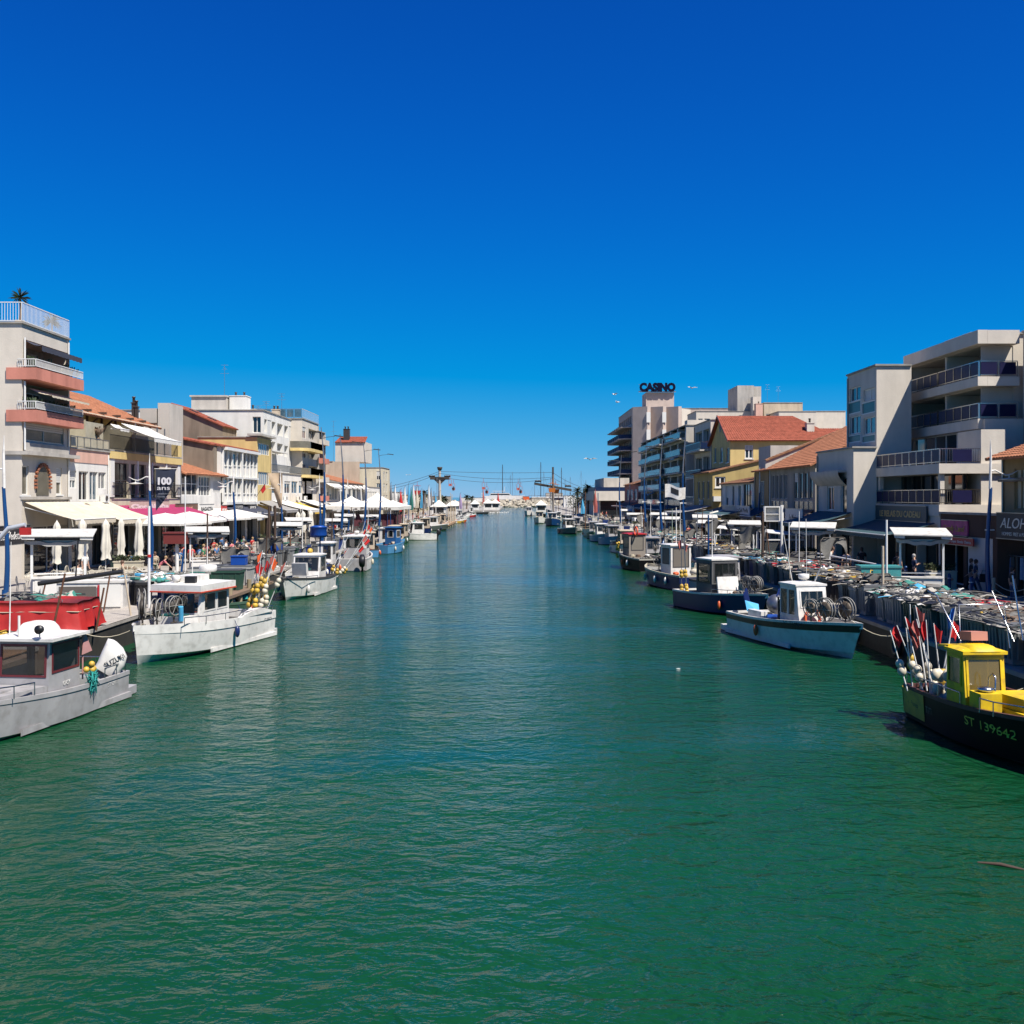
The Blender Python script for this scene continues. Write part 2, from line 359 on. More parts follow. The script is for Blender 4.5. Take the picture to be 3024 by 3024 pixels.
class Bld:
    def __init__(s, name, label, X, pa, pb, zt, wall, deep=10, z0=ZQ-.04, d0=None, d1=None, cat='building', group=None):
        s.lab = label; BL.append(s); s.X = X; s.d0 = d0 if d0 is not None else DX(pa, X); s.d1 = (d1 if d1 is not None else DX(pb, X))-.04; s.zt = zt; s.z0 = z0; s.deep = deep; s.wall = wall
        s.sg = -1 if X < 0 else 1; s.root = thing(name, label, cat, (X, s.d0, z0), 0, group)
        s.fo = []; s.no = []; s.later = []
        s.O = Vector((X, s.d0, z0)); s.U = Vector((0,1,0)); s.N = Vector((-s.sg,0,0))
        s.x0, s.x1 = (X-deep, X) if X < 0 else (X, X+deep)
        s.On = Vector((s.x0, s.d0, z0)); s.Un = Vector((1,0,0)); s.Nn = Vector((0,-1,0))
        s.W = s.d1-s.d0; s.H = zt-z0
    def F(s, pxa, pxb, pyt, pyb, d=.16, n=2, win=True, **k):   # opening in the canal facade, rows read at pxa
        ya = DX(pxa, s.X); yb = DX(pxb, s.X)
        return s.Fm(ya-s.d0, yb-s.d0, ZP(pyb, ya)-s.z0, ZP(pyt, ya)-s.z0, d, n, win, **k)
    def Fm(s, u0, u1, v0, v1, d=.16, n=2, win=True, **k):
        if u0 > u1: u0, u1 = u1, u0
        u0 = max(u0, .05); u1 = min(u1, s.W-.05); v0 = max(v0, .05); v1 = min(v1, s.H-.05)
        if u1-u0 < .15 or v1-v0 < .15: return s
        s.fo.append((u0, u1, v0, v1, d)); s.later.append((0, (u0, u1, v0, v1), d, n, win, k)); return s
    def Nw(s, pxa, pxb, pyt, pyb, d=.16, n=2, win=True, **k):
        xa, xb = XP(pxa, s.d0)-s.x0, XP(pxb, s.d0)-s.x0
        xa = max(xa, .05); xb = min(xb, s.deep-.05); r = (xa, xb, max(.05, ZP(pyb, s.d0)-s.z0), min(s.H-.05, ZP(pyt, s.d0)-s.z0))
        s.no.append((*r, d)); s.later.append((1, r, d, n, win, k)); return s
    def grid(s, cols, rows, **k):
        """cols: (u0,u1) in metres from the near corner, rows: (v0,v1) heights above quay"""
        for v0, v1 in rows:
            for u0, u1 in cols: s.Fm(u0, u1, v0, v1, **k)
        return s
    def shop(s, n=None, h=2.9):
        n = n or max(1, int(s.W/4)); w = s.W/n
        for i in range(n): s.Fm(i*w+.35, (i+1)*w-.35, .1, h, d=.5, n=3, fr=rnd.choice([M_DFRAME, M_TRIM, M_DFRAME]), gl=G_DARK, name='shop_window')
        return s
    def wallbox(s):
        m = MB(); panel(m, s.O, s.U, UPV, s.N, s.W, s.H, s.fo); panel(m, s.On, s.Un, UPV, s.Nn, s.deep, s.H, s.no)
        a, b = s.x0, s.x1; back = s.x0 if s.sg < 0 else s.x1
        m.quad((a, s.d1, s.z0), (b, s.d1, s.z0), (b, s.d1, s.zt), (a, s.d1, s.zt)); m.quad((back, s.d0, s.z0), (back, s.d1, s.z0), (back, s.d1, s.zt), (back, s.d0, s.zt))
        s.m = m; return m
    def flat(s, par=.0, cop=None):
        m = s.wallbox(); m.quad((s.x0, s.d0, s.zt-.05), (s.x1, s.d0, s.zt-.05), (s.x1, s.d1, s.zt-.05), (s.x0, s.d1, s.zt-.05))
        s.fin()
        c = MB(); o = .12; z0, z1 = s.zt+.003, s.zt+.12   # coping around the roof edge
        f = s.X-s.sg*o; g = s.X+s.sg*.3; lo, hi = min(f, g), max(f, g)
        c.box((lo, s.d0-o, z0), (hi, s.d1, z1)); xa, xb = (s.x0, lo) if s.sg < 0 else (hi, s.x1); c.box((xa, s.d0-o, z0), (xb, s.d0+.3, z1-.004))
        c.build('coping', cop or M_CONC, s.root, True); return s
    def fin(s):
        s.m.build('wall', s.wall, s.root, True)
        if s.W > 5 and s.H > 5 and s.d0 < 240:
            dp = MB(); xx = s.X-s.sg*.08; dp.tube([(xx, s.d1-.25, s.zt-.2), (xx, s.d1-.25, s.z0+.1)], .055, 6); dp.build('downpipe', rnd.choice([M_WMETAL, M_GMETAL, W_BEIGE]), s.root, True)
        for side, r, d, n, win, k in s.later:
            O, U, N = ((s.O, s.U, s.N), (s.On, s.Un, s.Nn))[side]
            if win: window(s.root, O, U, UPV, N, r, d, n, **k)
            else:
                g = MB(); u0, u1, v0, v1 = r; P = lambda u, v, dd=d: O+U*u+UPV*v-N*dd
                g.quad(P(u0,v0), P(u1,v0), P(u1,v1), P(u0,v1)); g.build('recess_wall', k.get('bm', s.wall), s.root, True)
                for (a, b, c0, c1) in k.get('win', []):   # windows on the back of a loggia, fractions
                    window(s.root, O, U, UPV, N, (u0+(u1-u0)*a, u0+(u1-u0)*b, v0+(v1-v0)*c0, v0+(v1-v0)*c1), d-.08, k.get('wn', 2), k.get('gl'), k.get('fr'))
        return s
    def shed(s, zr, tm, over=.5, run=None, near_gable=True):
        """roof falling to the canal: eave at zt, rising to zr at distance run outward"""
        m = s.wallbox(); run = run or s.deep; bx = s.X+s.sg*run
        for y in (s.d0+.01, s.d1-.01):
            m.add([(s.X, y, s.zt-.06), (bx, y, s.zt-.06), (bx, y, zr-.14)], [(0,1,2)])
            if run < s.deep: m.add([(bx, y, zr-.14), (bx, y, s.zt-.06), (s.X+s.sg*s.deep, y, s.zt-.06)], [(0,1,2)])
        s.fin(); r = MB(); sl = (zr-s.zt)/run; e = s.X-s.sg*over; ze = s.zt-over*sl
        tileroof(r, (e, s.d0-.25, ze), (e, s.d1+.02, ze), (bx, s.d1+.02, zr), (bx, s.d0-.25, zr))
        if run < s.deep:
            b2 = s.X+s.sg*(s.deep+over); tileroof(r, (b2, s.d0-.25, ze), (b2, s.d1+.02, ze), (bx, s.d1+.02, zr), (bx, s.d0-.25, zr))
        s.roof = r.build('roof', tm, s.root, True)
        return s
    def balcony(s, u0, u1, v, out=1.0, th=.25, h=1.0, style='bars', wallm=None, rm=None, pm=None, near=True):
        """slab with a railing in front of the facade, v above quay"""
        z = s.z0+v; xo = s.X-s.sg*out; lo, hi = min(xo, s.X), max(xo, s.X)
        m = MB(); m.box((lo, s.d0+u0, z-th), (hi, s.d0+u1, z)); sl = m.build('balcony', wallm or s.wall, s.root, True)
        i = s.sg*.05
        railing(sl, (xo+i, s.d0+u0+.04, z), (xo+i, s.d0+u1-.04, z), h, style, rm, pm=pm)
        if near: railing(sl, (s.X-s.sg*.02, s.d0+u0+.05, z), (xo+i+s.sg*.04, s.d0+u0+.05, z), h, style, rm, pm=pm)
        return sl
    def awning(s, u0, u1, v=3.7, out=4.0, drop=.9, m=None, val=.25, arms=True, dv=0):
        """fabric awning fixed to the facade"""
        y0, y1 = s.d0+u0, s.d0+u1; xa = s.X-s.sg*.05; xo = s.X-s.sg*out; za = s.z0+v; zb = za-drop
        n = max(2, int((y1-y0)/.5)); f = MB()
        def g(a, b):
            x = xa+(xo-xa)*a; y = y0+(y1-y0)*b; sag = -.10*math.sin(math.pi*a)+.02*math.sin(b*n*math.pi)**2
            return Vector((x, y, za+(zb-za)*a+sag))
        f.grid(g, 6, n*2); f.grid(lambda a, b: g(a, b)-Vector((0,0,.02)), 6, n*2)
        f.grid(lambda a, b: Vector((xo-s.sg*.01, y0+(y1-y0)*a, zb-val*b-(.04*abs(math.sin(a*n*math.pi)) if b == 1 else 0))), n*4, 1)
        o = f.build('awning', m, s.root, True)
        if arms:
            t = MB(); t.tube([(xo, y0, zb), (xo, y1, zb)], .035, 6)
            for y in (y0+.1, y1-.1): t.tube([(xa, y, za-.35), ((xa+xo)/2, y, (za+zb)/2-.2), (xo, y, zb)], .025, 5)
            t.build('awning_arm', M_WMETAL, o, True)
        return o
# ================= buildings on the terrace side (x < 0) =================
AW_CREAM = mat('cream_awning_canvas', (.66, .58, .45), .85, var=.2, scale=1, bump=.6, bscale=3, dirt=.2); AW_WHITE = mat('white_awning_canvas', (.72, .70, .66), .85, var=.14, bump=.7, bscale=2.5, dirt=.2)
AW_PINK = mat('magenta_awning_canvas', (.34, .018, .10), .85, var=.25, bump=.7, bscale=2.5, dirt=.2); AW_GREY = mat('grey_awning_canvas', (.30, .29, .28), .85); AW_TEAL = mat('dark_teal_awning_canvas', (.03, .075, .09), .8)
AW_BROWN = mat('brown_awning_canvas', (.16, .075, .05), .85); AW_YEL = mat('yellow_awning_canvas', (.72, .47, .06), .8); AW_STR = mat('dark_blue_awning_canvas', (.04, .045, .07), .8)
XA = lambda cx: cx*.32092; YA = lambda cy: 860+cy*.32092
XD = lambda cx: 500+cx*.36232; YD = lambda cy: 1120+cy*.36232
def Fa(b, x0, x1, y0, y1, **k): return b.F(XA(x0), XA(x1), YA(y0), YA(y1), **k)
def Fd(b, x0, x1, y0, y1, **k): return b.F(XD(x0), XD(x1), YD(y0), YD(y1), **k)
def antenna(parent, p, h=2.5):
    m = MB(); x, y, z = p; m.tube([(x,y,z), (x,y,z+h)], .025, 5)
    for q, w in ((.98, .5), (.86, .35), (.74, .6)): m.tube([(x-w,y,z+h*q), (x+w,y,z+h*q)], .015, 4)
    m.tube([(x,y-.6,z+h*.9), (x,y+.6,z+h*.9)], .015, 4)
    return m.build('roof_antenna', M_GMETAL, parent, True)
def chimney(parent, p, w=.8, h=1.3, m=None, pots=2):
    b = MB(); x, y, z = p; b.box((x-w/2, y-w/2, z-.6), (x+w/2, y+w/2, z+h)); b.box((x-w/2-.06, y-w/2-.06, z+h+.002), (x+w/2+.06, y+w/2+.06, z+h+.1))
    o = b.build('chimney', m or W_BEIGE, parent, True); t = MB()
    for i in range(pots): t.lathe([(.13,0),(.12,.4),(.17,.42),(.17,.52),(0,.56)], (x-w/4+i*w/2 if pots > 1 else x, y, z+h+.1), 8)
    t.build('chimney_pot', M_DFRAME, o, True); return o
def dish(parent, p, r=.4, yaw=0):
    M = (Matrix.Rotation(yaw, 3, 'Z') @ Matrix.Rotation(R(65), 3, 'X')); b = MB()
    b.lathe([(0,.0),(r*.5,.03),(r*.85,.1),(r,.16)], p, 16, M=M); c = Vector(p)
    b.tube([c, c+M@Vector((0,0,.5*r*2))], .012, 4); b.tube([c, c+Vector((0,0,-.3)), c+Vector((.0,.3,-.35))], .02, 5)
    return b.build('satellite_dish', mat('dish_grey', (.22,.19,.17), .5), parent, True)
# --- tall block with coral balconies, at the edge of the frame
b = Bld('apartment_block', 'tall pale block with coral balconies and a white rooftop railing', -30.0, 64, 205, 16.72, W_STONE, deep=14)
L1 = b
for (ya, yb) in ((440, 700), (815, 1120)):
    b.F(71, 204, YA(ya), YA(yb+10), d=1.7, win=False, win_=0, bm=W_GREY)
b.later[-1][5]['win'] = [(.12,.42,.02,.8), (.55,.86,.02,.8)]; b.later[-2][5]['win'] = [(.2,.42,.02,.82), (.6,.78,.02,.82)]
for l in b.later: l[5].pop('win_', None)
b.F(70, 188, YA(1207), YA(1372), d=.12, n=2, gl=G_SMOKE, fr=M_STEEL)
Fa(b, 200, 265, 1605, 1875, gl=G_SMOKE, n=1, sill=True); Fa(b, 518, 570, 1625, 1870, gl=G_SMOKE, n=1, sill=True)
b.shop(1, 3.2); b.flat()
zt = 16.72
railing(b.root, (b.X-.02, b.d0+.1, zt+.1), (b.X-.02, b.d1, zt+.1), 1.25, 'bars', step=.17)
railing(b.root, (b.X-12, b.d0+.1, zt+.1), (b.X-.06, b.d0+.1, zt+.1), 1.25, 'bars', step=.17)
for v in (13.3, 10.72):
    m = MB(); m.box((-30.9, b.d0-.12, v), (-29.05, b.d1+.1, v+.72)); s = m.build('balcony', W_CORAL, b.root, True)
    railing(s, (-29.09, b.d0-.06, v+.72), (-29.09, b.d1+.04, v+.72), .55, 'bars', step=.13)
    railing(s, (-30.2, b.d0-.08, v+.72), (-29.13, b.d0-.08, v+.72), .55, 'bars', step=.13)
    g = MB()   # plants along the balcony
    for i in range(26):
        c = Vector((-29.6+rnd.uniform(-.25,.25), rnd.uniform(b.d0+.2, b.d1-.3), v+.8))
        for k in range(9):
            e = c+Vector((rnd.uniform(-.22,.22), rnd.uniform(-.22,.22), rnd.uniform(.1,.75))); g.add([c, e, e+Vector((.05,.06,.02))], [(0,1,2)])
    g.build('balcony_plants', mat('balcony_plant_leaves', (.035, .06, .02), .7, var=.5, scale=6), s, True)['kind'] = 'stuff'
m = MB(); m.box((-31, b.d0-.15, 8.7), (-29.5, b.d1+.6, 8.93)); m.box((-29.9, b.d0+.1, 8.94), (-29.75, b.d1-.6, 9.45)); m.box((-30.02, b.d0-.05, 5.95), (-29.8, b.d1, 6.12))
m.build('cornice', W_GREY, b.root, True)
b.awning(.5, 6.4, 14.68, 1.0, .3, AW_STR, .3, False); b.awning(.8, 6.4, 11.8, 1.5, .45, AW_CREAM, .1, False)
# arched window ringed with bricks
ya = DX(106, -30); yb = DX(143, -30); zc = 7.15; cy_ = (ya+yb)/2; rr = (yb-ya)/2
m = MB(); pts = [(-29.97, cy_-rr, 6.2)]+[(-29.97, cy_-rr*math.cos(a*math.pi/12), zc+rr*math.sin(a*math.pi/12)) for a in range(13)]+[(-29.97, cy_+rr, 6.2)]
m.add(pts, [tuple(range(len(pts)))]); aw_ = m.build('arched_window', G_SMOKE, b.root, True)
m = MB()
for a in range(-2, 15):
    w = a*math.pi/12; c = (-29.93, cy_-(rr+.14)*math.cos(w), zc+(rr+.14)*math.sin(w)) if 0 <= a <= 12 else (-29.93, cy_+(rr+.14)*(-1 if a < 0 else 1), zc-.22*(-a if a < 0 else a-12))
    m.cbox(c, (.14, .24, .13), rx=w if 0 <= a <= 12 else 0)
m.build('brick_surround', mat('terracotta_bricks', (.33, .12, .06), .9, var=.4, scale=5), aw_, True)
def palm_pot(x, y, z, h, label):
    t = thing('potted_yucca', label, 'plant', (x, y, z)); m = MB(); m.tube([(0,0,.3), (.05,0,h*.5), (.02,.04,h)], [.06,.05,.05], 7); m.build('trunk', M_WOOD, t)
    m = MB(); m.lathe([(0,0),(.22,0),(.3,.45),(.26,.45),(.0,.4)], n=12); m.build('pot', W_TAN, t); m = MB()
    for i in range(60):
        a = rnd.uniform(0, 6.28); e = rnd.uniform(-.6, 1.4); L_ = rnd.uniform(.5, .8)
        d = Vector((math.cos(a)*math.cos(e), math.sin(a)*math.cos(e), math.sin(e))); q = Vector((-d.y, d.x, 0)).normalized()*.03 if abs(d.z) < .99 else Vector((.03,0,0))
        c = Vector((.02,.04,h)); m.add([c-q, c+q, c+d*L_*.6+q+Vector((0,0,.03)), c+d*L_-Vector((0,0,.08)), c+d*L_*.6-q+Vector((0,0,.03))], [(0,1,2,3,4)])
    m.build('crown', mat('yucca_leaves', (.03, .055, .02), .5, var=.4, scale=5), t); return t
palm_pot(XP(58, 64.2), 64.2, zt, 1.9, 'spiky potted yucca standing taller on the roof terrace corner'); palm_pot(XP(182, 68.6)-.7, 68.6, zt, 1.1, 'small spiky potted yucca at the far end of the roof terrace')
t_ = b.root; m = MB(); m.tube([(-29.85, b.d0+.1, 9), (-29.85, b.d0+.1, 13.2)], .06, 6); m.tube([(-29.9, b.d0+.2, 14.1), (-29.9, b.d0+.2, 15.9)], .06, 6); m.build('drainpipe', M_WMETAL, t_, True)

# --- pink terrace house, yellow terrace house, long tiled roof behind
b = Bld('terrace_house', 'pink fronted house with white bay windows and a roof terrace', -30.0, 205.4, 322, 9.4, W_WHITE, deep=3.5)
Fa(b, 625, 704, 1650, 1812, n=2, fr=M_TRIM, gl=G_BLUE); Fa(b, 725, 812, 1655, 1925, n=2, gl=G_DARK); Fa(b, 824, 900, 1660, 1925, n=2, gl=G_BLUE); Fa(b, 905, 975, 1665, 1820, n=2, gl=G_CURT)
b.shop(2, 3.0); b.flat()
m = MB(); m.box((-30.1, b.d0+.02, 8.5), (-29.96, b.d1, 9.42)); m.build('fascia', W_PINK, b.root, True)
railing(b.root, (-29.95, b.d0+.05, 9.5), (-29.95, b.d1-.1, 9.5), .8, 'panel', M_GMETAL, pm=G_FROST)
m = MB(); m.box((-33.3, b.d0+3.3, 9.5), (-30.3, b.d0+3.36, 11.6)); m.box((-30.36, b.d0+3.37, 9.5), (-30.3, b.d1-.3, 11.5)); m.build('screen', G_FROST, b.root, True)
m = MB(); m.lathe([(.0,0),(.2,0),(.07,.12),(.09,.3),(.3,.5),(.36,.72),(.33,.74),(0,.7)], (-30.15, b.d0+5.2, 10.3), 14)
for i in range(30): c = Vector((-30.15,b.d0+5.2,11)); e = c+Vector((rnd.uniform(-.5,.5), rnd.uniform(-.5,.5), rnd.uniform(0,.25))); m.add([c, e, e+Vector((.08,0,.05))], [(0,1,2)])
m.build('terrace_vase', M_WOOD, b.root, True)
b = Bld('terrace_house', 'yellow and white house with four tall glass doors and a furnished roof terrace', -30.0, 322, 534, 9.55, W_CREAM, deep=3.5)
for x0, x1 in ((1015,1185), (1205,1345), (1385,1470), (1575,1650)): Fa(b, x0, x1, 1572+(x0-1015)*.075, 1903+(x0-1015)*.005, n=3, fr=M_DFRAME, gl=G_DARK, trans=1, d=.25)
b.shop(3, 3.0); b.flat()
m = MB(); m.box((-30.2, b.d0+.02, 9.0), (-29.85, b.d1, 9.53)); m.box((-30.5, b.d1-1.0, 9.7), (-29.9, b.d1-.02, 11.0)); m.build('fascia', W_YEL, b.root, True)
for u0, u1 in ((.1,.9),(5.6,5.9),(9,9.2),(12.4,12.7),(15.5,16.3)):
    m = MB(); m.box((-30.15, b.d0+u0, 6.1), (-29.93, b.d0+u1, 8.98)); m.build('pilaster', M_TRIM, b.root, True)
railing(b.root, (-29.95, b.d0+.1, 9.66), (-29.95, b.d1-1.05, 9.66), 1.15, 'bars', M_BLACK, step=.2); railing(b.root, (-29.8, b.d0+.3, 6.2), (-29.8, b.d1-.5, 6.2), 1.0, 'bars', M_BLACK, step=.2)
b.awning(2.2, 8.6, 10.7, 2.6, 1.1, AW_WHITE, .3); b.awning(.1, 1.9, 10.5, .8, .35, AW_WHITE, .15)
for u in (5.5, 10.5, 12.4):
    m = MB(); m.box((-30.12, b.d0+u, 9.7), (-30.04, b.d0+u+.08, 12.0)); m.build('post', M_GMETAL, b.root, True)
m = MB(); m.box((-33.3, b.d0+5.2, 9.7), (-30.3, b.d0+5.25, 11.8)); m.box((-30.3, b.d0+5.3, 9.7), (-30.26, b.d0+10.4, 11.6)); m.build('screen', G_SMOKE, b.root, True)
b = Bld('long_house', 'ochre upper storey behind the terraces, long orange tiled roof on timber braces', -33.6, 0, 0, 13.1, W_OCHRE, deep=9, d0=73.5, d1=93.3)
b.grid([(1+i*3.2, 2.6+i*3.2) for i in range(6)], [(8.7, 10.8)], gl=G_DARK)
b.shed(15.3, T_ORANGE, over=1.7, run=5)
for i in range(7):
    y = b.d0+1.5+i*2.9; m = MB(); m.tube([(-33.5, y, 11.6), (-32.2, y, 12.75)], .09, 4); m.box((-33.6, y-.08, 12.62), (-32.0, y+.08, 12.8)); m.box((-33.62, y-.09, 11.0), (-33.45, y+.09, 12.6)); m.build('timber_brace', M_DWOOD, b.root, True)
m = MB(); m.tube([(-32.05, b.d0-.2, 12.42), (-32.05, b.d1, 12.42)], .1, 6); m.build('gutter_and_gap', W_BEIGE, b.root, True)
for i, (x, h) in enumerate(((395, .9), (403, .55))): chimney(b.root, (XP(x, 92), 92, 13.6), .3, h, M_DFRAME, 1)
for k, (px0, px1, py0, py1) in enumerate(((413, 462, 1206, 1250), (466, 500, 1190, 1250))):   # roof sheds behind
    m = MB(); d = 96; m.box((XP(px0, d), d, 8), (XP(px1, d), d+4, ZP(py0, d))); m.build('roof_shed', W_LGREY, b.root, True)

b = Bld('veranda_house', 'low house with glazed veranda under an orange tiled roof', -30.0, 534, 659, 8.45, W_WHITE, deep=4)
Fd(b, 100, 232, 745, 945, n=3, fr=M_TRIM, gl=G_DARK, trans=1); Fd(b, 240, 335, 790, 950, n=4, fr=M_TRIM, gl=G_CURT, trans=1)
Fd(b, 356, 440, 826, 926, n=1, gl=M_SHUT, shutter=1.0); b.shop(3, 3)
b.shed(9.7, T_ORANGE, over=.6)
b = Bld('warehouse', 'rough grey cement gable wall with a sloping red tiled roof', -30.4, 0, 0, 11.5, W_ROUGH, deep=11, d0=104.4, d1=104.95+1)
b.shed(13.6, T_RED, over=.1)
b = Bld('town_house', 'white two storey house with panelled bay windows and white fascias', -30.0, 647, 759, 11.45, W_WHITE, deep=11, d0=105.5)
for row in ((600, 700, 0), (815, 930, 0)):
    for x0, x1, g in ((452,512,M_SHUT if row[0]==600 else G_CURT), (516,574,G_DARK), (594,645,G_DARK), (655,700,G_CURT)): Fd(b, x0, x1, row[0]+(x0-452)*.05, row[1]+(x0-452)*.0, n=2, gl=g, sill=True, fr=M_TRIM)
b.shop(3, 3)
b.shed(13.6, T_RED, over=.35)
for u0, u1 in ((.4, 7.4), (8.0, 14.3)):
    m = MB(); m.box((-29.98, b.d0+u0, 11.0), (-29.4, b.d0+u1, 11.3)); m.box((-29.98, b.d0+u0, 8.1), (-29.6, b.d0+u1, 8.3)); m.box((-29.98, b.d0+u0, 5.3), (-29.5, b.d0+u1, 5.6))
    for k in range(5): q = b.d0+u0+(u1-u0)*k/4; m.box((-29.98, q-.12, 5.6), (-29.8, q+.12, 8.1)); m.box((-29.98, q-.12, 8.3), (-29.8, q+.12, 11.0))
    m.build('bay_frame', M_TRIM, b.root, True)
b = Bld('rear_house', 'brown rendered wall behind, topped by a bright red tiled roof with skylights', -34.2, 0, 0, 14.6, W_ROUGH, deep=9, d0=121, d1=127)
b.shed(17.2, T_RED, over=.3, run=6)
for px in (552, 606):
    m = MB(); p = Vector((XP(px, 121)+.4, 122.4, 0)); p.z = 14.6+(abs(p.x)-34.2)*.433+.12; m.cbox(p, (.9, 1.0, .14), ry=.41); m.build('skylight', M_DFRAME, b.root, True)
b = Bld('cream_house', 'narrow pale yellow house with two rows of tall slatted windows', -29.9, 759.5, 801, 13.1, W_YEL, deep=7)
Fd(b, 723, 816, 515, 608, n=6, fr=M_TRIM, gl=G_CURT); Fd(b, 723, 816, 752, 860, n=6, fr=M_TRIM, gl=G_CURT); b.shop(2, 3); b.flat()
m = MB(); m.box((-31, b.d0-.3, 13.3), (-29.3, b.d1+.2, 13.55)); m.build('eave', W_GREY, b.root, True)
b = Bld('apartment_block', 'big white four storey block with recessed balconies and a penthouse box', -31.6, 777, 876, 17.1, W_WHITE, deep=22, d0=DX(777, -31.6))
for x0, x1 in ((775,797), (835,866), (880,925), (938,968), (1002,1020)):
    for y0, y1 in ((342,445), (505,605)): Fd(b, x0, x1, y0+(x0-835)*.33, y1+(x0-835)*.26, d=.7, n=2, gl=rnd.choice([G_DARK, G_BLUE, G_CURT]))
for x0, x1 in ((800,830), (975,998)):
    Fd(b, x0, x1, 328+(x0-800)*.3, 630+(x0-800)*.2, d=.06, win=False, bm=M_SHUT)
b.Nw(746, 770, YD(305), YD(435), d=.3, n=2, gl=G_DARK)
b.flat()
m = MB(); d = 132; m.box((XP(565,d), d, 17), (XP(668,d), d+6, ZP(1172,d))); m.box((XP(563,d)-.1, d-.2, ZP(1172,d)+.01), (XP(668,d)+.1, d+6, ZP(1172,d)+.2)); m.build('penthouse', W_LGREY, b.root, True)
antenna(b.root, (XP(663, 135), 135, 19), 4.6); antenna(b.root, (XP(786, 140), 140, 17.2), 2.0); antenna(b.root, (XP(762, 140), 140, 17.2), 1.4)
chimney(b.root, (XP(709, 134), 134, 17.8), 2.2, 1.4, W_WHITE, 2); chimney(b.root, (XP(728, 136), 136, 17.2), .7, .5, W_GREY, 1); chimney(b.root, (XP(747, 136), 136, 17.2), .7, .5, W_GREY, 1)
b = Bld('terrace_wing', 'white two storey wing with long terrace railing in front of the big block', -30.0, 801, 922, 9.2, W_WHITE, deep=5)
for i, (x0, x1) in enumerate(((830,925), (938,988), (996,1046), (1056,1104), (1118,1160))): Fd(b, x0, x1, 826+(i>0)*4, 930, n=3 if i == 0 else 2, fr=M_TRIM, gl=G_BLUE if i else G_DARK)
b.shop(6, 3); b.flat()
railing(b.root, (-29.95, b.d0+.1, 9.33), (-29.95, b.d1, 9.33), .95, 'bars', M_GMETAL, step=.18)
m = MB(); m.box((-31.55, b.d0+.2, 11.9), (-30.0, b.d0+9.5, 12.05)); m.box((-30.1, b.d0+9.3, 9.4), (-30.0, b.d0+9.5, 11.9)); m.box((-30.1, b.d0+.2, 9.4), (-30.0, b.d0+.4, 11.9)); m.build('pergola', W_WHITE, b.root, True)
b = Bld('apartment_block', 'cream corner block with rounded balconies and a rooftop balustrade', -30.0, 890, 940, 17.3, W_STONE, deep=13, d0=146.5)
for y0, y1 in ((375,478), (545,640), (680,755)):
    Fd(b, 1085, 1112, y0+10, y1, gl=mat('brown_shutter', (.16,.05,.03), .6), n=2); Fd(b, 1135, 1205, y0+25, y1+6, d=.6, n=4, gl=G_DARK)
b.flat()
railing(b.root, (-30, b.d0, 17.45), (-30, b.d1, 17.45), 1.3, 'bars', W_STONE, step=.75); railing(b.root, (-40, b.d0+.1, 17.45), (-30.1, b.d0+.1, 17.45), 1.3, 'panel', M_GMETAL, pm=G_BLUE)
for v in (12.7, 8.9):
    m = MB(); c = (-30.6, b.d0+.4); pts = [(-31.5, b.d0-1.2)]+[(-30.4+1.5*math.sin(a*math.pi/16), b.d0+.6-1.7*math.cos(a*math.pi/16)) for a in range(9)]+[(-28.9, b.d1-2), (-31.5, b.d1-2)]
    m.slab([(x, y, v) for x, y in pts], (0,0,.4)); s = m.build('balcony', W_YEL, b.root, True); g = MB()
    for a in range(len(pts)-2): g.slab([(pts[a][0], pts[a][1], v+.42), (pts[a+1][0], pts[a+1][1], v+.42), (pts[a+1][0], pts[a+1][1]+.03, v+.42), (pts[a][0], pts[a][1]+.03, v+.42)], (0,0,.95))
    g.build('railing', G_SMOKE, s, True)
chimney(b.root, (XP(815, 145), 145, 17.4), 1, 1.0, W_BEIGE); antenna(b.root, (XP(832, 147), 147, 17.4), 3.6)
b = Bld('apartment_block', 'coral edged grey block with stacked balconies beside the cream corner block', -29.7, 940.5, 960, 16.2, W_GREY, deep=12)
b.grid([(.8, b.W-.8)], [(1.5+i*2.9, 3.6+i*2.9) for i in range(5)], d=.8, gl=G_DARK, n=3); b.flat()
for i in range(5):
    m = MB(); m.box((-29.68, b.d0+.3, 2.6+i*2.9), (-29.0, b.d1-.1, 3.4+i*2.9)); m.build('balcony', W_CORAL if i % 2 else W_STONE, b.root, True)
b = Bld('shop_row', 'low white shop row with a long band of windows and sun blinds', -30.0, 960.5, 1003, 8.6, W_STONE, deep=8)
b.grid([(1+i*2.6, 3.2+i*2.6) for i in range(int(b.W/2.6)-1)], [(4.6, 6.6)], gl=G_BLUE, n=2); b.shop(4, 3); b.flat(); b.awning(.5, b.W-1, 7.3, 1.3, .6, AW_WHITE, .2, False)
b = Bld('tiled_restaurant', 'white restaurant building with an orange tiled roof and striped blinds', -30.0, 1003.5, 1070, 8.8, W_WHITE, deep=8)
b.grid([(1+i*3.4, 3.6+i*3.4) for i in range(int(b.W/3.4)-1)], [(4.4, 6.6)], gl=G_DARK, n=3); b.shop(6, 3); b.shed(10.8, T_ORANGE, over=.4)
for i in range(5): b.awning(1.5+i*6, 6.0+i*6, 7.4, 1.2, .7, AW_WHITE, .2, False)
b = Bld('beige_block', 'plain beige block with a tile capped rooftop storey, standing behind the restaurants', -36.0, 0, 0, 13.2, W_BEIGE, deep=22, d0=205, d1=235)
b.Nw(1062, 1078, YD(750), YD(780)); b.flat()
m = MB(); m.box((XP(990,207), 207, 13.2), (XP(1078,207), 217, 17.3)); m.build('penthouse', W_STONE, b.root, True); m = MB()
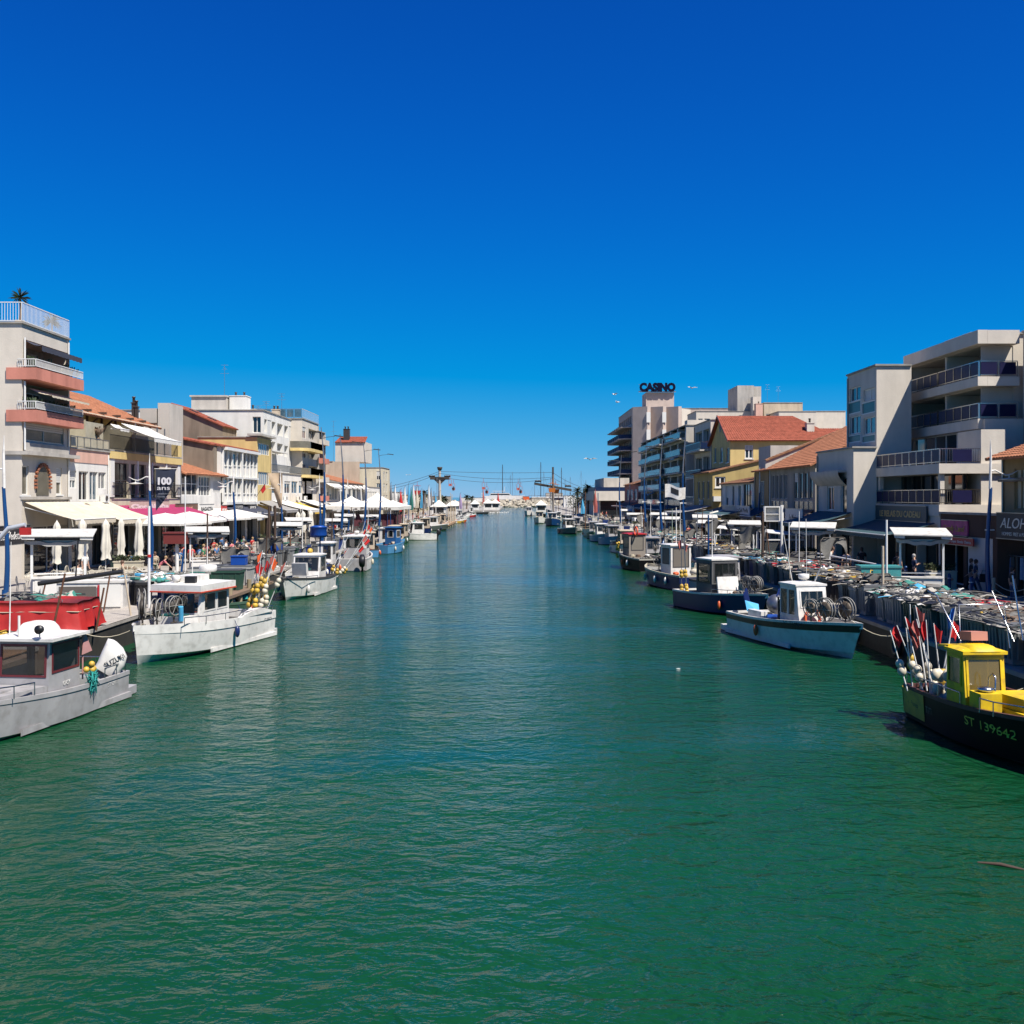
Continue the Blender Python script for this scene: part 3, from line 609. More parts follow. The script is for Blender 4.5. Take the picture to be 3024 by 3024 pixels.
tileroof(m, (XP(989,207), 206.7, 17.2), (XP(1079,207), 206.7, 17.2), (XP(1075,207), 212, 18.6), (XP(993,207), 212, 18.6)); m.build('roof', T_RED, b.root, True)
chimney(b.root, (XP(1024,209), 209, 17.9), 1.2, 2.0, M_DFRAME, 2); antenna(b.root, (XP(985, 215), 215, 13.2), 9)
b = Bld('shop_row', 'low pale shop row with dark shopfronts near the white marquee', -30.0, 1070.5, 1120, 8.2, W_WHITE, deep=8)
b.grid([(1+i*3, 3.2+i*3) for i in range(int(b.W/3)-1)], [(4.2, 6.2)], gl=G_CURT, n=2); b.shop(8, 3); b.flat()
b = Bld('end_block', 'pinkish cream three storey block closing the terrace side row', -30.0, 1129, 1150, 12.9, W_CREAM, deep=12)
b.grid([(2, 5), (7, 9.5)], [(3.5,5.5), (6.2,8.2), (9,11)], gl=G_DARK); b.grid([], [])
for z in ((3.5,5.5), (6.2,8.2), (9,11)): b.Nw(1112, 1122, 1468-(z[1]-5)*3024/b.d0, 1468-(z[0]-5)*3024/b.d0)
b.flat()
for i, (d0, d1, h) in enumerate(((262,290,7.4), (292,330,5.6), (332,380,6.8), (385,430,5.2))):
    b = Bld('low_quay_building', ('low white flat roofed building past the pink block', 'single storey pale kiosk row past the low white building', 'two storey cream building far down the terrace side', 'lowest far building on the terrace side before the kiosks')[i], -31.0, 0, 0, h, (W_WHITE, W_BEIGE, W_CREAM, W_STONE)[i], deep=8, d0=d0, d1=d1); b.shop(5, 2.8); b.flat()

# ================= buildings on the casino side (x > 0) =================
XE = lambda cx: 1760+cx*.38302; YE = lambda cy: 1120+cy*.38302
XF = lambda cx: 2400+cx*.32298; YF = lambda cy: 960+cy*.32298
def Ff(b, x0, x1, y0, y1, **k): return b.F(XF(x1), XF(x0), YF(y0), YF(y1), **k)     # rows read at x1 (the near side)
def Fe(b, x0, x1, y0, y1, **k): return b.F(XE(x1), XE(x0), YE(y0), YE(y1), **k)
# tiled house over the clothes shop, edge of frame
b = Bld('tiled_house', 'beige house with an orange tiled eave above the clothes shop', 26.0, 0, 0, 8.45, W_TAN, deep=14, d0=40, d1=54.4)
b.grid([(4.9, 6.5), (9, 10.6), (11.9, 13.0)], [(4.4, 6.5)], gl=G_FROST, n=2, fr=W_TAN); b.Fm(.5, 9.5, .1, 3.0, d=1.0, n=3, fr=M_DFRAME, gl=G_DARK, name='shop_window'); b.Fm(10.2, 13.8, .1, 2.7, d=.12, n=1, gl=M_SHUT, shutter=1.0, name='shop_window')
b.shed(10.6, T_ORANGE, over=.9, run=6)
m = MB(); m.box((25.8, b.d0, 6.9), (25.99, b.d1+.02, 7.1)); m.box((25.8, b.d0, 5.0), (25.99, b.d1+.02, 5.2)); m.build('moulding', W_ROUGH, b.root, True)
# big modern block: three volumes as one building
b = Bld('modern_apartment_block', 'large pale modern block with navy glass balconies above the gift shop', 28.5, 2897, 2692, 16.0, W_STONE, deep=30)
BIG = b
Lw = lambda *w: dict(win=False, bm=W_STONE)
for (yt, yb, yt2, yb2) in ((185, 490, 375, 0), (570, 870, 700, 0)):
    z1 = ZP(YF(yt)+2, b.d0)-b.z0; z0 = ZP(YF(yb)+2, b.d0)-b.z0
    b.fo.append((.04+0, 4.9, z0, z1, 2.2)); b.later.append((0, (.04, 4.9, z0, z1), 2.2, 2, False, dict(bm=W_BEIGE, win=[(.0, .42, .0, .8)], wn=3, gl=G_BLUE)))
    b.fo.append((5.15, b.W-.15, z0, z1, 2.2)); b.later.append((0, (5.15, b.W-.15, z0, z1), 2.2, 2, False, dict(bm=W_BEIGE, win=[(.02, .2, .0, .8)], wn=1, gl=G_DARK)))
    r = (.25, 1.95, z0, z1); b.no.append((*r, .12)); b.later.append((1, r, .12, 2, True, dict(gl=G_BLUE, fr=M_GMETAL)))
z1 = 10.2-b.z0; z0 = 8.2-b.z0
b.Fm(.15, b.W-.6, z0, z1, d=.12, n=6, gl=G_BLUE, fr=M_TRIM)
b.flat()
x0 = 28.5; d0 = b.d0
for v, vb in ((13.33, 12.77), (10.80, 10.2)):
    m = MB(); m.box((27.9, d0-.9, vb), (28.48, b.d1, v)); m.box((28.49, d0-.9, vb), (30.4, d0-.02, v-.005)); s = m.build('balcony', W_STONE, b.root, True)
    railing(s, (27.97, d0-.85, v), (27.97, d0+4.95, v), .95, 'panel', M_STEEL); railing(s, (27.97, d0+5.1, v), (27.97, b.d1-.1, v), .95, 'panel', M_STEEL); railing(s, (28.02, d0-.84, v), (30.3, d0-.84, v), .95, 'panel', M_STEEL, pm=G_PURP)
m = MB(); m.box((27.9, d0-.9, 15.3), (28.48, b.d1, 16.12)); m.box((28.49, d0-.9, 15.3), (30.4, d0-.02, 16.11)); m.build('roof_band', W_STONE, b.root, True)
m = MB(); m.box((28.2, d0-1.2, ZQ), (30.5, d0-.91, 10.78)); m.build('corner_pier', W_STONE, b.root, True)
m = MB(); m.box((30.6, d0-5.5, ZQ), (46, d0-.92, 15.9)); m.box((30.5, d0-5.6, 15.91), (46, d0-.92, 16.05)); m.build('stair_wing', W_STONE, b.root, True)
m = MB(); m.tube([(30.52, d0-3, 1.1), (30.52, d0-3, 15.6)], .09, 6); m.build('drainpipe', W_CREAM, b.root, True)
m = MB(); m.box((30, 67, 16.1), (33, 71, 16.9)); m.build('roof_box', W_STONE, b.root, True)
# lower terraces standing forward to x = 24.6
TX, TD0, TD1 = 24.6, 58.85, 69.0
lo = Bld('terrace_floors', 'a', TX, 0, 0, 5.0, W_STONE, deep=3.8, d0=TD0, d1=TD1); BL.remove(lo); bpy.data.objects.remove(lo.root); lo.root = b.root
for u0, u1 in ((.2, 3.3), (3.5, 6.6), (6.8, 9.9)): lo.Fm(u0, u1, .1, 3.3, d=.6, n=2, gl=G_DARK, fr=M_DFRAME, name='shop_window')
lo.wallbox(); lo.m.quad((TX,TD0,5), (28.4,TD0,5), (28.4,TD1,5), (TX,TD1,5)); lo.fin()
for (za, zb, pm_, rm_) in ((5.0, 5.67, G_PURP, M_STEEL), (7.45, 8.03, G_NAVY, M_STEEL)):
    m = MB(); m.box((TX-.1, TD0-.1, za+.01), (28.45, TD1+.0, zb)); s = m.build('balcony', W_STONE, b.root, True)
    railing(s, (TX-.04, TD0-.05, zb), (TX-.04, TD1, zb), .88, 'panel', rm_, pm=pm_); railing(s, (TX, TD0-.04, zb), (TX+2.3, TD0-.04, zb), .88, 'bars', rm_, step=.13)
    m = MB(); m.box((TX+.7, TD0-.07, zb+.12), (TX+1.8, TD0-.02, zb+.82)); m.build('balcony_panel', G_PURP, s, True)
m = MB(); m.box((TX+1.6, TD0+.3, 5.68), (TX+1.7, TD1-.1, 7.44)); g = m.build('glass_front', G_DARK, b.root, True)
for i in range(7): m = MB(); m.box((TX+1.5, TD0+.4+i*1.5, 5.68), (TX+1.59, TD0+.52+i*1.5, 7.44)); m.build('mullion', M_DFRAME, g, True)
for y0_, y1_ in ((TD0+.1, TD0+.4), (TD1-.4, TD1-.05)): m = MB(); m.box((TX+.05, y0_, 5.68), (TX+.3, y1_, 7.44)); m.build('pier', W_STONE, b.root, True)
m = MB(); m.box((TX+2.4, TD0+.1, ZQ), (28.4, TD0+3.2, 10.0)); m.build('lower_wall', W_STONE, b.root, True)
b = Bld('modern_annex', 'white cube block with green glass panels next to the large modern block', 24.6, 2589, 2502, 14.95, W_STONE, deep=2.35, d0=69.1)
for y0, y1, g in ((575, 670, M_SHUT), (840, 985, G_BLUE)): Ff(b, 465, 570, y0-10, y1, n=2, gl=g)
for y0, y1 in ((570, 680), (840, 985)): Ff(b, 340, 437, y0-20, y1+0, n=2, gl=G_BLUE)
for x0_, x1_ in ((322, 437), (447, 570)):
    for y0, y1 in ((680, 795), (992, 1065)): Ff(b, x0_, x1_, y0, y1, n=1, gl=G_GREEN, d=.08)
b.flat()
b = Bld('lit_wall_house', 'house with a plain sunlit gable wall and a rounded balcony front', 23.0, 0, 0, 9.4, W_STONE, deep=1.56, d0=68.97, d1=77.2)
b.grid([(1.4, 2.7)], [(3.9, 6.4)], gl=G_DARK, n=1); b.grid([(4.2, 5.8)], [(4.1, 6.6)], gl=G_DARK, n=2, fr=M_TRIM); b.shop(2, 2.9); b.flat()
m = MB(); m.grid(lambda a, c: Vector((23.0-.6*math.sin(c*math.pi/2), 70.4+6.6*a, 6.9+.9*c)), 2, 8); m.box((22.4, 70.4, 7.8), (23.0, 77.1, 7.95)); m.build('balcony', W_LGREY, b.root, True)
b = Bld('weathered_house', 'weathered grey two part house with big windows under an orange tiled roof', 24.4, 0, 0, 8.95, W_DGREY, deep=12, d0=82.4, d1=96.9)
b.grid([(.7+i*1.45, 1.9+i*1.45) for i in range(4)], [(4.9, 7.1)], gl=G_DARK, n=1, fr=W_LGREY, shutter=.0); b.grid([(8.3+i*1.45, 9.5+i*1.45) for i in range(4)], [(4.9, 7.1)], gl=G_CURT, n=2, fr=W_LGREY)
b.grid([(.7, 6.3), (8.3, 14)], [(3.9, 4.75)], gl=G_SMOKE, n=4, fr=W_LGREY, d=.08); b.shop(4, 2.9)
b.shed(13.2, T_ORANGE, over=.5, run=8)
m = MB(); m.box((23.9, 82.5, 4.6), (24.39, 96.8, 4.8)); m.build('ledge', W_ROUGH, b.root, True)
m = MB(); m.slab([(24.0, 96.95, 8.6), (34, 96.95, 12.8), (34, 96.95, 13.6), (24.0, 96.95, 9.6)], (0,.3,0)); g = m.build('gable_parapet', W_LGREY, b.root, True); m = MB(); tileroof(m, (24.0, 96.8, 9.62), (24.0, 97.4, 9.62), (34, 97.4, 13.62), (34, 96.8, 13.62), pitch=.3); m.build('coping', T_BROWN, g, True)
b = Bld('tan_house', 'narrow tan house with one tall window between grey and white fronts', 24.4, 0, 0, 8.75, W_TAN, deep=8, d0=97.5, d1=102.9)
b.grid([(1.6, 3.3)], [(4.3, 6.6)], gl=G_CURT, n=2); b.shop(1, 2.9); b.shed(10.2, T_ORANGE, over=.4)
b = Bld('white_bay_house', 'small white house with slim windows and pale panelled bay', 24.3, 0, 0, 7.7, W_WHITE, deep=8, d0=103, d1=118.7)
b.grid([(.9, 4.5)], [(3.9, 6.4)], gl=G_DARK, n=3, fr=M_DFRAME); b.grid([(5.6+i*3.2, 7.0+i*3.2) for i in range(3)], [(3.9, 6.3)], gl=G_DARK, n=1, fr=M_TRIM); b.Nw(2130, 2150, 1300, 1301) if 0 else None
b.shop(3, 2.9); b.shed(9.2, T_BROWN, over=.4)
m = MB(); m.box((26.5, 105, 8), (31, 110, 11.4)); m.box((28, 103.8, 8), (29.6, 104.9, 10.4)); m.build('rooftop_room', W_LGREY, b.root, True)
# yellow house with red gabled roof
b = Bld('yellow_house', 'yellow villa with a big red tiled gable roof and white framed windows', 26.0, 2157, 2101, 13.1, W_YEL, deep=13, d0=122)
for x0_, x1_ in ((912, 928), (958, 978), (1005, 1026)): Fe(b, x0_, x1_, 525, 640, n=1, gl=G_CURT, fr=M_TRIM, sill=True)
b.Nw(XE(1148), XE(1212), YE(508), YE(612), n=2, gl=G_BLUE, sill=True, bw=.16); b.Nw(XE(1310), XE(1375), YE(517), YE(553), n=4, gl=G_DARK, fr=W_ROUGH); b.Nw(XE(1465), XE(1540), YE(508), YE(600), n=2, gl=G_BLUE, sill=True)
m = b.wallbox(); yc = (b.d0+b.d1)/2; zr = 16.2
m.add([(b.X, b.d0, b.zt), (b.X, b.d1, b.zt), (b.X, yc, zr-.1)], [(0,1,2)]); b.fin()
r = MB(); xe = b.X-.45; xb_ = b.X+13; sl = (zr-b.zt)/(yc-b.d0); ye = b.d0-.5; ze = b.zt-.5*sl; ye2 = b.d1+.5
tileroof(r, (xe, ye, ze), (xb_+.5, ye, ze), (xb_-4, yc, zr), (xe, yc, zr)); tileroof(r, (xb_+.5, ye2, ze), (xe, ye2, ze), (xe, yc, zr), (xb_-4, yc, zr)); tileroof(r, (xb_+.5, ye, ze), (xb_+.5, ye2, ze), (xb_-4, yc, zr), (xb_-4.1, yc, zr))
ro = r.build('roof', T_RED, b.root, True)
m = MB(); m.slab([(xe-.02, ye, ze+.1), (xe-.02, yc, zr+.12), (xe-.02, ye2, ze+.1), (xe-.02, ye2, ze-.15), (xe-.02, yc, zr-.15), (xe-.02, ye, ze-.15)], (.08,0,0)); m.build('verge_board', mat('dark_red_paint', (.22,.045,.03), .6), b.root, True)
m = MB(); m.add([(25.93, yc-.35, 14.2), (25.93, yc-.35, 14.9), (25.93, yc, 15.3), (25.93, yc+.35, 14.9), (25.93, yc+.35, 14.2)], [(0,1,2,3,4)]); m.build('gable_vent', M_DFRAME, b.root, True)
for k in range(4): chimney(ro, (XP(2391, 124), 124, 13.4), .9, 1.6, W_STONE, 1) if k == 0 else None
b = Bld('yellow_annex', 'low ochre annex with brown tiled roof in front of the yellow villa', 23.7, 0, 0, 9.2, W_OCHRE, deep=6, d0=121, d1=133.4)
b.grid([(2+i*3.2, 3.4+i*3.2) for i in range(3)], [(4.8, 7.0)], gl=G_DARK, n=1); b.Nw(XE(918), XE(998), YE(752), YE(835), n=2, gl=G_DARK, sill=True, bw=.14); b.Nw(XE(905), XE(1010), YE(905), YE(935), n=2) if 0 else None
b.shop(3, 2.8); b.shed(10.6, T_BROWN, over=.5)
m = MB(); m.box((XP(2108,120.4), 120.4, 5.6), (XP(2133,120.4), 120.98, 6.2)); m.build('air_conditioner', M_WMETAL, b.root, True)
b = Bld('wing_behind', 'long red roofed wing behind the yellow villa with a white chimney', 39.2, 0, 0, 12.4, W_YEL, deep=16, d0=124, d1=136)
m = b.wallbox(); b.fin(); r = MB(); tileroof(r, (38.8, 123.6, 12.3), (56, 123.6, 12.3), (56, 130, 14.8), (38.8, 130, 14.8)); tileroof(r, (56, 136.4, 12.3), (38.8, 136.4, 12.3), (38.8, 130, 14.8), (56, 130, 14.8)); r.build('roof', T_RED, b.root, True)
b = Bld('balcony_house', 'white sided house with deep glass balconies behind the yellow villa', 26.0, 0, 0, 16.2, W_STONE, deep=6, d0=134, d1=146)
b.grid([(.8, 5.2), (6.2, 11)], [(4.8+i*3.6, 6.9+i*3.6) for i in range(3)], d=.5, gl=G_DARK, n=3)
b.flat()
for v in (3.6, 7.2, 10.8): b.balcony(.2, 11.5, v+.5, 1.4, .2, 1.0, 'panel', W_LGREY, M_STEEL, G_NAVY)
b = Bld('apartment_block', 'long grey apartment block with many blue balconies beyond the yellow villa', 25.0, 0, 0, 16.4, W_LGREY, deep=9, d0=147, d1=198)
k = 0
for i in range(7):
    u = 1+i*7.2
    for j in range(5): b.Fm(u, u+5.8, 3.9+j*2.45-(.0), 5.7+j*2.45, d=1.2, n=3, gl=rnd.choice([G_DARK, G_BLUE]))
b.shop(10, 2.9); b.flat()
for j in range(5):
    for u in (0, 16.5, 33):
        b.balcony(u+.6, u+15.4, 3.75+j*2.45, .9+.5*(u == 16.5), .2, .9, 'panel', W_LGREY, M_STEEL, G_BLUE if u == 16.5 else G_SMOKE)
for u, v in ((2, 11.2), (18, 8.4), (24, 13.6), (30, 6)): b.awning(u, u+4, v, 1.4, .5, mat('blue_awning_canvas', (.10, .35, .55), .8), .15, False)
m = MB(); m.box((25.2, 147.2, 16.5), (33, 149.5, 17.2)); m.build('parapet', W_STONE, b.root, True)
b = Bld('corner_shop_house', 'low house with a red storey and brown roof past the long grey block', 24.5, 0, 0, 8.8, W_CORAL, deep=8, d0=199, d1=222)
b.grid([(2, 6), (9, 13), (16, 20)], [(4.4, 6.6)], gl=G_BLUE, n=2); b.shop(5, 2.9); b.shed(11, T_BROWN, over=.4)
# casino block: saw-toothed wall, rounded balconies, roof sign
d0 = 262; xs = [XP(px, d0) for px in (1868, 1918, 1964, 2009)]
b = Bld('casino_building', 'big beige casino hotel with curved balconies, pleated wall and roof sign', xs[0], 0, 0, 28.9, W_STONE, deep=25, d0=d0+1.5, d1=296)
WC = plaster('casino_pinkish_render', (.56, .46, .41), .1)
b.grid([(1+i*4.7, 4.9+i*4.7) for i in range(7)], [(6+j*3.0, 8.1+j*3.0) for j in range(7)], d=.4, gl=G_DARK, n=3); b.wall = WC; b.flat()
for j in range(7):
    v = 6+j*3.0
    for i in range(7):
        yc = b.d0+2.9+i*4.7; m = MB(); pts = [(b.X+.0, yc-2.3)]+[(b.X-3.4*math.sin(a*math.pi/8)**.7, yc-2.3*math.cos(a*math.pi/8)) for a in range(1, 8)]+[(b.X, yc+2.3)]
        m.slab([(x, y, v) for x, y in pts], (0,0,.25)); s = m.build('balcony', WC, b.root, True)
        if j < 6:
            g = MB()
            for a in range(len(pts)-1): g.slab([(pts[a][0], pts[a][1], v+.26), (pts[a+1][0], pts[a+1][1], v+.26), (pts[a+1][0], pts[a+1][1]+.04, v+.26), (pts[a][0], pts[a][1]+.04, v+.26)], (0,0,1.0))
            g.build('railing', G_NAVY, s, True)
m = MB()
for a in range(3):
    x0_, x1_ = xs[a], xs[a+1]; m.slab([(x0_, d0+1.4, 1), (x0_, d0-.2+1.4*0, 1), (x1_-.9, d0-2.6, 1), (x1_-.02, d0-2.2, 1), (x1_-.02, d0+1.4, 1)], (0,0,28.1-.0))
m.build('pleated_wall', WC, b.root, True)
for a in (1, 2):
    g = MB()
    for k in range(6): g.box((xs[a]-1.1, d0-2.75, 3+k*4.4), (xs[a]-.1, d0-2.55, 5.6+k*4.4))
    g.build('window_grille', M_TRIM, b.root, True)
w2 = MB(); W2 = plaster('casino_pale_render', (.66, .60, .53), .1); x0_, x1_ = xs[3], XP(2056, 262)+4  # paler copy of the casino render: sunlit brightness put into the colour
w2.slab([(x0_, d0-2.2, 1), (x1_, d0+8, 1), (x1_, d0+20, 1), (x0_, d0+20, 1)], (0,0,27.6)); w2.build('side_wing', W2, b.root, True)
O = Vector((x0_, d0-2.23, 0)); U = (Vector((x1_, d0+8, 0))-Vector((x0_, d0-2.2, 0))).normalized(); Nn = Vector((U.y, -U.x, 0))
for k in range(3): window(b.root, O, U, UPV, Nn, (1.2+k*3, 2.8+k*3, 21.2, 24.0), -.02, 1, G_DARK, M_DFRAME)
m = MB(); m.box((XP(1911,d0), d0+2, 28.9), (XP(1994,d0), d0+10, 28.9+4.2)); m.build('roof_plinth', WC, b.root, True)
m = MB(); m.box((XP(1888,d0), d0+1.2, 33.15), (XP(1998,d0), d0+1.9, 33.35))
for k in range(6): m.box((XP(1892+k*20,d0), d0+1.5, 33.4), (XP(1893+k*20,d0), d0+1.6, 35))
m.box((XP(1888,d0), d0+1.5, 35.0), (XP(1998,d0), d0+1.6, 35.1)); sg = m.build('sign_frame', M_GMETAL, b.root, True)
lettering('CASINO', 2.75, frameM((XP(1890,d0), d0+1.1, 33.4), (1,0,0), (0,0,1)), mat('deep_blue_letters', (.002,.003,.022), .8, spec=.1), sg, depth=.12, bold=.2, width=XP(1997,d0)-XP(1890,d0))
m = MB(); m.box((21.5, 258, ZQ), (34, 298, 5.2)); m.box((20.6, 256.5, 5.21), (34, 299, 7.6)); pod = m.build('podium', W_STONE, b.root, True); m = MB(); m.box((20.7, 256.6, 7.61), (20.9, 299, 8.6)); m.box((20.91, 256.6, 7.61), (34, 256.8, 8.6)); m.build('railing', G_NAVY, pod, True)
m = MB(); m.box((22.3, 257.6, 1.2), (33, 257.9, 5.1)); m.build('glass_front', G_DARK, pod, True)
m = MB(); m.box((23.5, 262, 7.62), (30, 290, 11)); m.build('terrace_block', W_LGREY, pod, True)
# blocks behind, right of the casino
b = Bld('rooftop_block', 'long pale block behind the villa roof with a square tower on top', XP(2056,240), 0, 0, 26.2, W_STONE, deep=35, d0=240, d1=252)
b.Nw(2150, 2168, 1230, 1242, n=1); b.Nw(2182, 2196, 1226, 1240, n=1); b.Nw(2062, 2075, 1236, 1246, n=1); b.Nw(2080, 2096, 1236, 1246, n=1); b.flat()
m = MB(); m.box((XP(2179,240), 240.5, 26.3), (XP(2228,240), 251, 29.2+3.1)); m.box((XP(2228,240)+.01, 242, 26.3), (XP(2254,240), 251, 29.2+3.05)); m.build('roof_tower', W_GREY, b.root, True)
m = MB(); m.box((XP(2222,238), 237.5, 20), (XP(2246,238), 239.9, 29.4)); m.build('white_shaft', W_STONE, b.root, True)
chimney(b.root, (XP(2240,236), 236, 25), 1.6, 2.5, W_PINK, 1)
b2 = Bld('rooftop_block', 'stepped pale rooftop storeys with a white canopy, behind the villa ridge', XP(2256,238), 0, 0, 29.0-1.0, W_BEIGE, deep=9, d0=238, d1=250); b2.Nw(2262, 2290, 1222, 1234, n=2); b2.flat()
b3 = Bld('rooftop_block', 'pale end storey, lowest of the rooftop steps beside the red roof', XP(2300,230), 0, 0, 25.3, W_STONE, deep=8.5, d0=230, d1=240); b3.Nw(2306, 2330, 1232, 1242, n=3); b3.flat()
antenna(b2.root, (XP(2266,240), 240, 28), 4.5); antenna(b2.root, (XP(2298,240), 240, 28), 4); antenna(b.root, (XP(2068,262), 262, 26), 3)
# ================= boats =================
GEL = mat('white_gelcoat', (.80, .78, .75), .35, var=.08, scale=2, streak=.16, dirt=.28); GEL_G = mat('grey_boat_paint', (.42, .41, .42), .4, var=.12, streak=.25, dirt=.3)
NAVY = mat('navy_hull_paint', (.006, .018, .10), .4, var=.15); HBLACK = mat('black_hull_paint', (.003, .003, .004), .5, var=.3, spec=.15); SKYB = mat('sky_blue_hull_paint', (.08, .26, .48), .4, var=.15, dirt=.15)
YELLOW = mat('yellow_boat_paint', (.80, .54, .010), .5, var=.22, scale=3, dirt=.45, streak=.2, bump=.3, bscale=6); DYEL = mat('dull_yellow_paint', (.62, .42, .06), .6, var=.25, dirt=.45)
ANTIF = mat('dark_antifouling', (.03, .035, .03), .8, var=.3); DECKM = mat('grey_boat_deck', (.30, .30, .29), .75, var=.2, dirt=.35)
RUBD = mat('dark_rubbing_strake', (.05, .05, .055), .6); GTR = mat('boat_window_glass', (.02, .025, .025), .05, alpha=.55, spec=.8, var=.1)
REDP = mat('red_paint', (.45, .02, .015), .45, var=.15); MAROON = mat('maroon_window_frame', (.14, .02, .025), .5); ORANGE = mat('orange_float', (.70, .12, .03), .5, var=.2)
BUOYY = mat('yellow_buoy', (.66, .42, .05), .55, var=.3, scale=5, dirt=.35, rndv=.25); BUOYW = mat('cream_buoy', (.66, .60, .47), .55, var=.2, scale=5, dirt=.3)
ROPE = mat('pale_rope', (.45, .40, .30), .9, var=.2); ROPET = mat('teal_rope', (.02, .30, .28), .85, var=.35, scale=8); RUST = mat('rusty_brown_metal', (.16, .07, .035), .7, .2, var=.5, scale=6)
OILY = mat('oily_dark_metal', (.06, .05, .04), .65, .1, var=.4, scale=6); WOODP = mat('varnished_pole', (.32, .20, .09), .6, var=.3); LIFE = mat('orange_life_ring', (.72, .13, .05), .5, var=.15)
BLUEP = mat('blue_plastic', (.01, .07, .36), .4, var=.12); LBLUE = mat('light_blue_plastic', (.08, .40, .68), .5, var=.15); GPLAS = mat('grey_plastic', (.24, .25, .255), .55, var=.15, rndv=.35, streak=.2, dirt=.2)
def hull(root, L, B, zs, zb, cols=(None, None), sw=.9, rake=.5, chine=.0, deckz=.35, bul=.10, full=2.3, bandh=.22, plat=0, stripe=None, draft=.35, n=18, flare=.0, step=0, bowdeck=.25):
    """x forward. cols: side, band(gunwale). sheer from zs at the stern to zb at the bow"""
    side, band = cols
    def half(t): return B/2*(sw+(1-sw)*min(1, t/.35)) * (1-max(0, (t-.42)/.58)**full)
    def sheer(t): return zs+(zb-zs)*t**1.9
    def X(t, z): return -L/2+(L-rake)*t+rake*t**4*max(0, min(1, (z+draft)/(zb+draft)))
    def ring(t):
        b = max(half(t), .012); s = sheer(t); kz = -draft*(1-.75*t**6); c = .03+chine*.5+(.16*zb)*t**3
        bl = b*(1-.20*t**2.5)*1.13; fl = .985
        return [(X(t,kz), 0, kz), (X(t,c), bl*.80, c-.02), (X(t,c), bl*.84, c), (X(t,c+.3*(s-c)), bl*.84+(b*fl-bl*.84)*.6, c+.35*(s-c)), (X(t,s-bandh), b*fl, s-bandh), (X(t,s-bandh), b+.006, s-bandh+.005), (X(t,s), b+.006, s),
                (X(t,s), b-.09 if b > .12 else .004, s), (X(t,s), max(b-.11, .003), s-.22)]
    ts = [(i/n) for i in range(n+1)]
    def strip(name, a, b_, m, par, sm=True):
        mb = MB()
        for sg in (1, -1):
            g = [[(p[0], p[1]*sg, p[2]) for p in ring(t)[a:b_+1]] for t in ts]; k = b_-a+1
            vs = [p for r in g for p in r]; mb.add(vs, [(i*k+j, (i+1)*k+j, (i+1)*k+j+1, i*k+j+1) for i in range(n) for j in range(k-1)], 0, sm)
        r = ring(0)[a:b_+1]; mb.add(r+[(p[0], -p[1], p[2]) for p in r[::-1]], [tuple(range(2*len(r)))])
        return mb.build(name, m, par)
    h = strip('hull', 2, 4, side, root); strip('hull_bottom', 0, 2, side if side.name in ('white_gelcoat', 'grey_boat_paint') else ANTIF, h)
    mb = MB(); a, b_ = 4, 8
    for sg in (1, -1):
        g = [[(p[0], p[1]*sg, p[2]) for p in ring(t)[a:b_+1]] for t in ts]; k = b_-a+1
        mb.add([p for r in g for p in r], [(i*k+j, (i+1)*k+j, (i+1)*k+j+1, i*k+j+1) for i in range(n) for j in range(k-1)], 0, False)
    r0 = ring(0); mb.slab([r0[4], r0[6], (r0[6][0], -r0[6][1], r0[6][2]), (r0[4][0], -r0[4][1], r0[4][2])], (.08,0,0))
    mb.build('gunwale', band or side, root)
    d = MB()
    def dz(t): return sheer(t)-.22 if t > 1-bowdeck else min(deckz, sheer(t)-.22)
    for i in range(n):
        t0, t1 = ts[i], ts[i+1]; z0 = dz(t1); b0, b1 = max(half(t0)-.11, .003), max(half(t1)-.11, .003)
        d.quad((X(t0,z0), -b0, z0), (X(t1,z0), -b1, z0), (X(t1,z0), b1, z0), (X(t0,z0), b0, z0))
        for sg in (1,-1): d.quad((X(t0,z0), sg*b0, z0), (X(t1,z0), sg*b1, z0), (X(t1,sheer(t1)), sg*b1, sheer(t1)-.2), (X(t0,sheer(t0)), sg*b0, sheer(t0)-.2))
        if i and abs(dz(ts[i])-z0) > .01: d.quad((X(t0,z0), -b0, dz(ts[i])), (X(t0,z0), b0, dz(ts[i])), (X(t0,z0), b0, z0), (X(t0,z0), -b0, z0))
    d.build('deck', DECKM, root)
    if stripe:
        mb = MB()
        for sg in (1,-1):
            rr = [ring(t) for t in ts]; vs = []
            for q in rr:
                p, e = Vector(q[4]), Vector(q[3]); a = p.lerp(e, .02); c = p.lerp(e, .42)
                vs += [(a.x, (a.y+.012)*sg, a.z), (c.x, (c.y+.012)*sg, c.z)]
            mb.add(vs, [(2*i, 2*i+2, 2*i+3, 2*i+1) for i in range(n)])
        mb.build('hull_stripe', stripe, h)
    if plat:
        mb = MB(); w = half(0)*.97; mb.slab([(-L/2+.3, -w, .02), (-L/2-plat, -w*.9, .02), (-L/2-plat, w*.9, .02), (-L/2+.3, w, .02)], (0,0,.24))
        for sg in (1,-1): mb.slab([(-L/2+.0, sg*w, .02), (L*.12, sg*(half(.6)*.86), .02), (L*.12, sg*(half(.6)*.92), .05), (-L/2+.0, sg*(w+.1), .02)], (0,0,.16))
        mb.build('stern_platform', side, h)
    root['_h'] = [L, B, zs, zb, bandh]; HULLS[root.name] = (ring, ts)
    return half, sheer, X
HULLS = {}
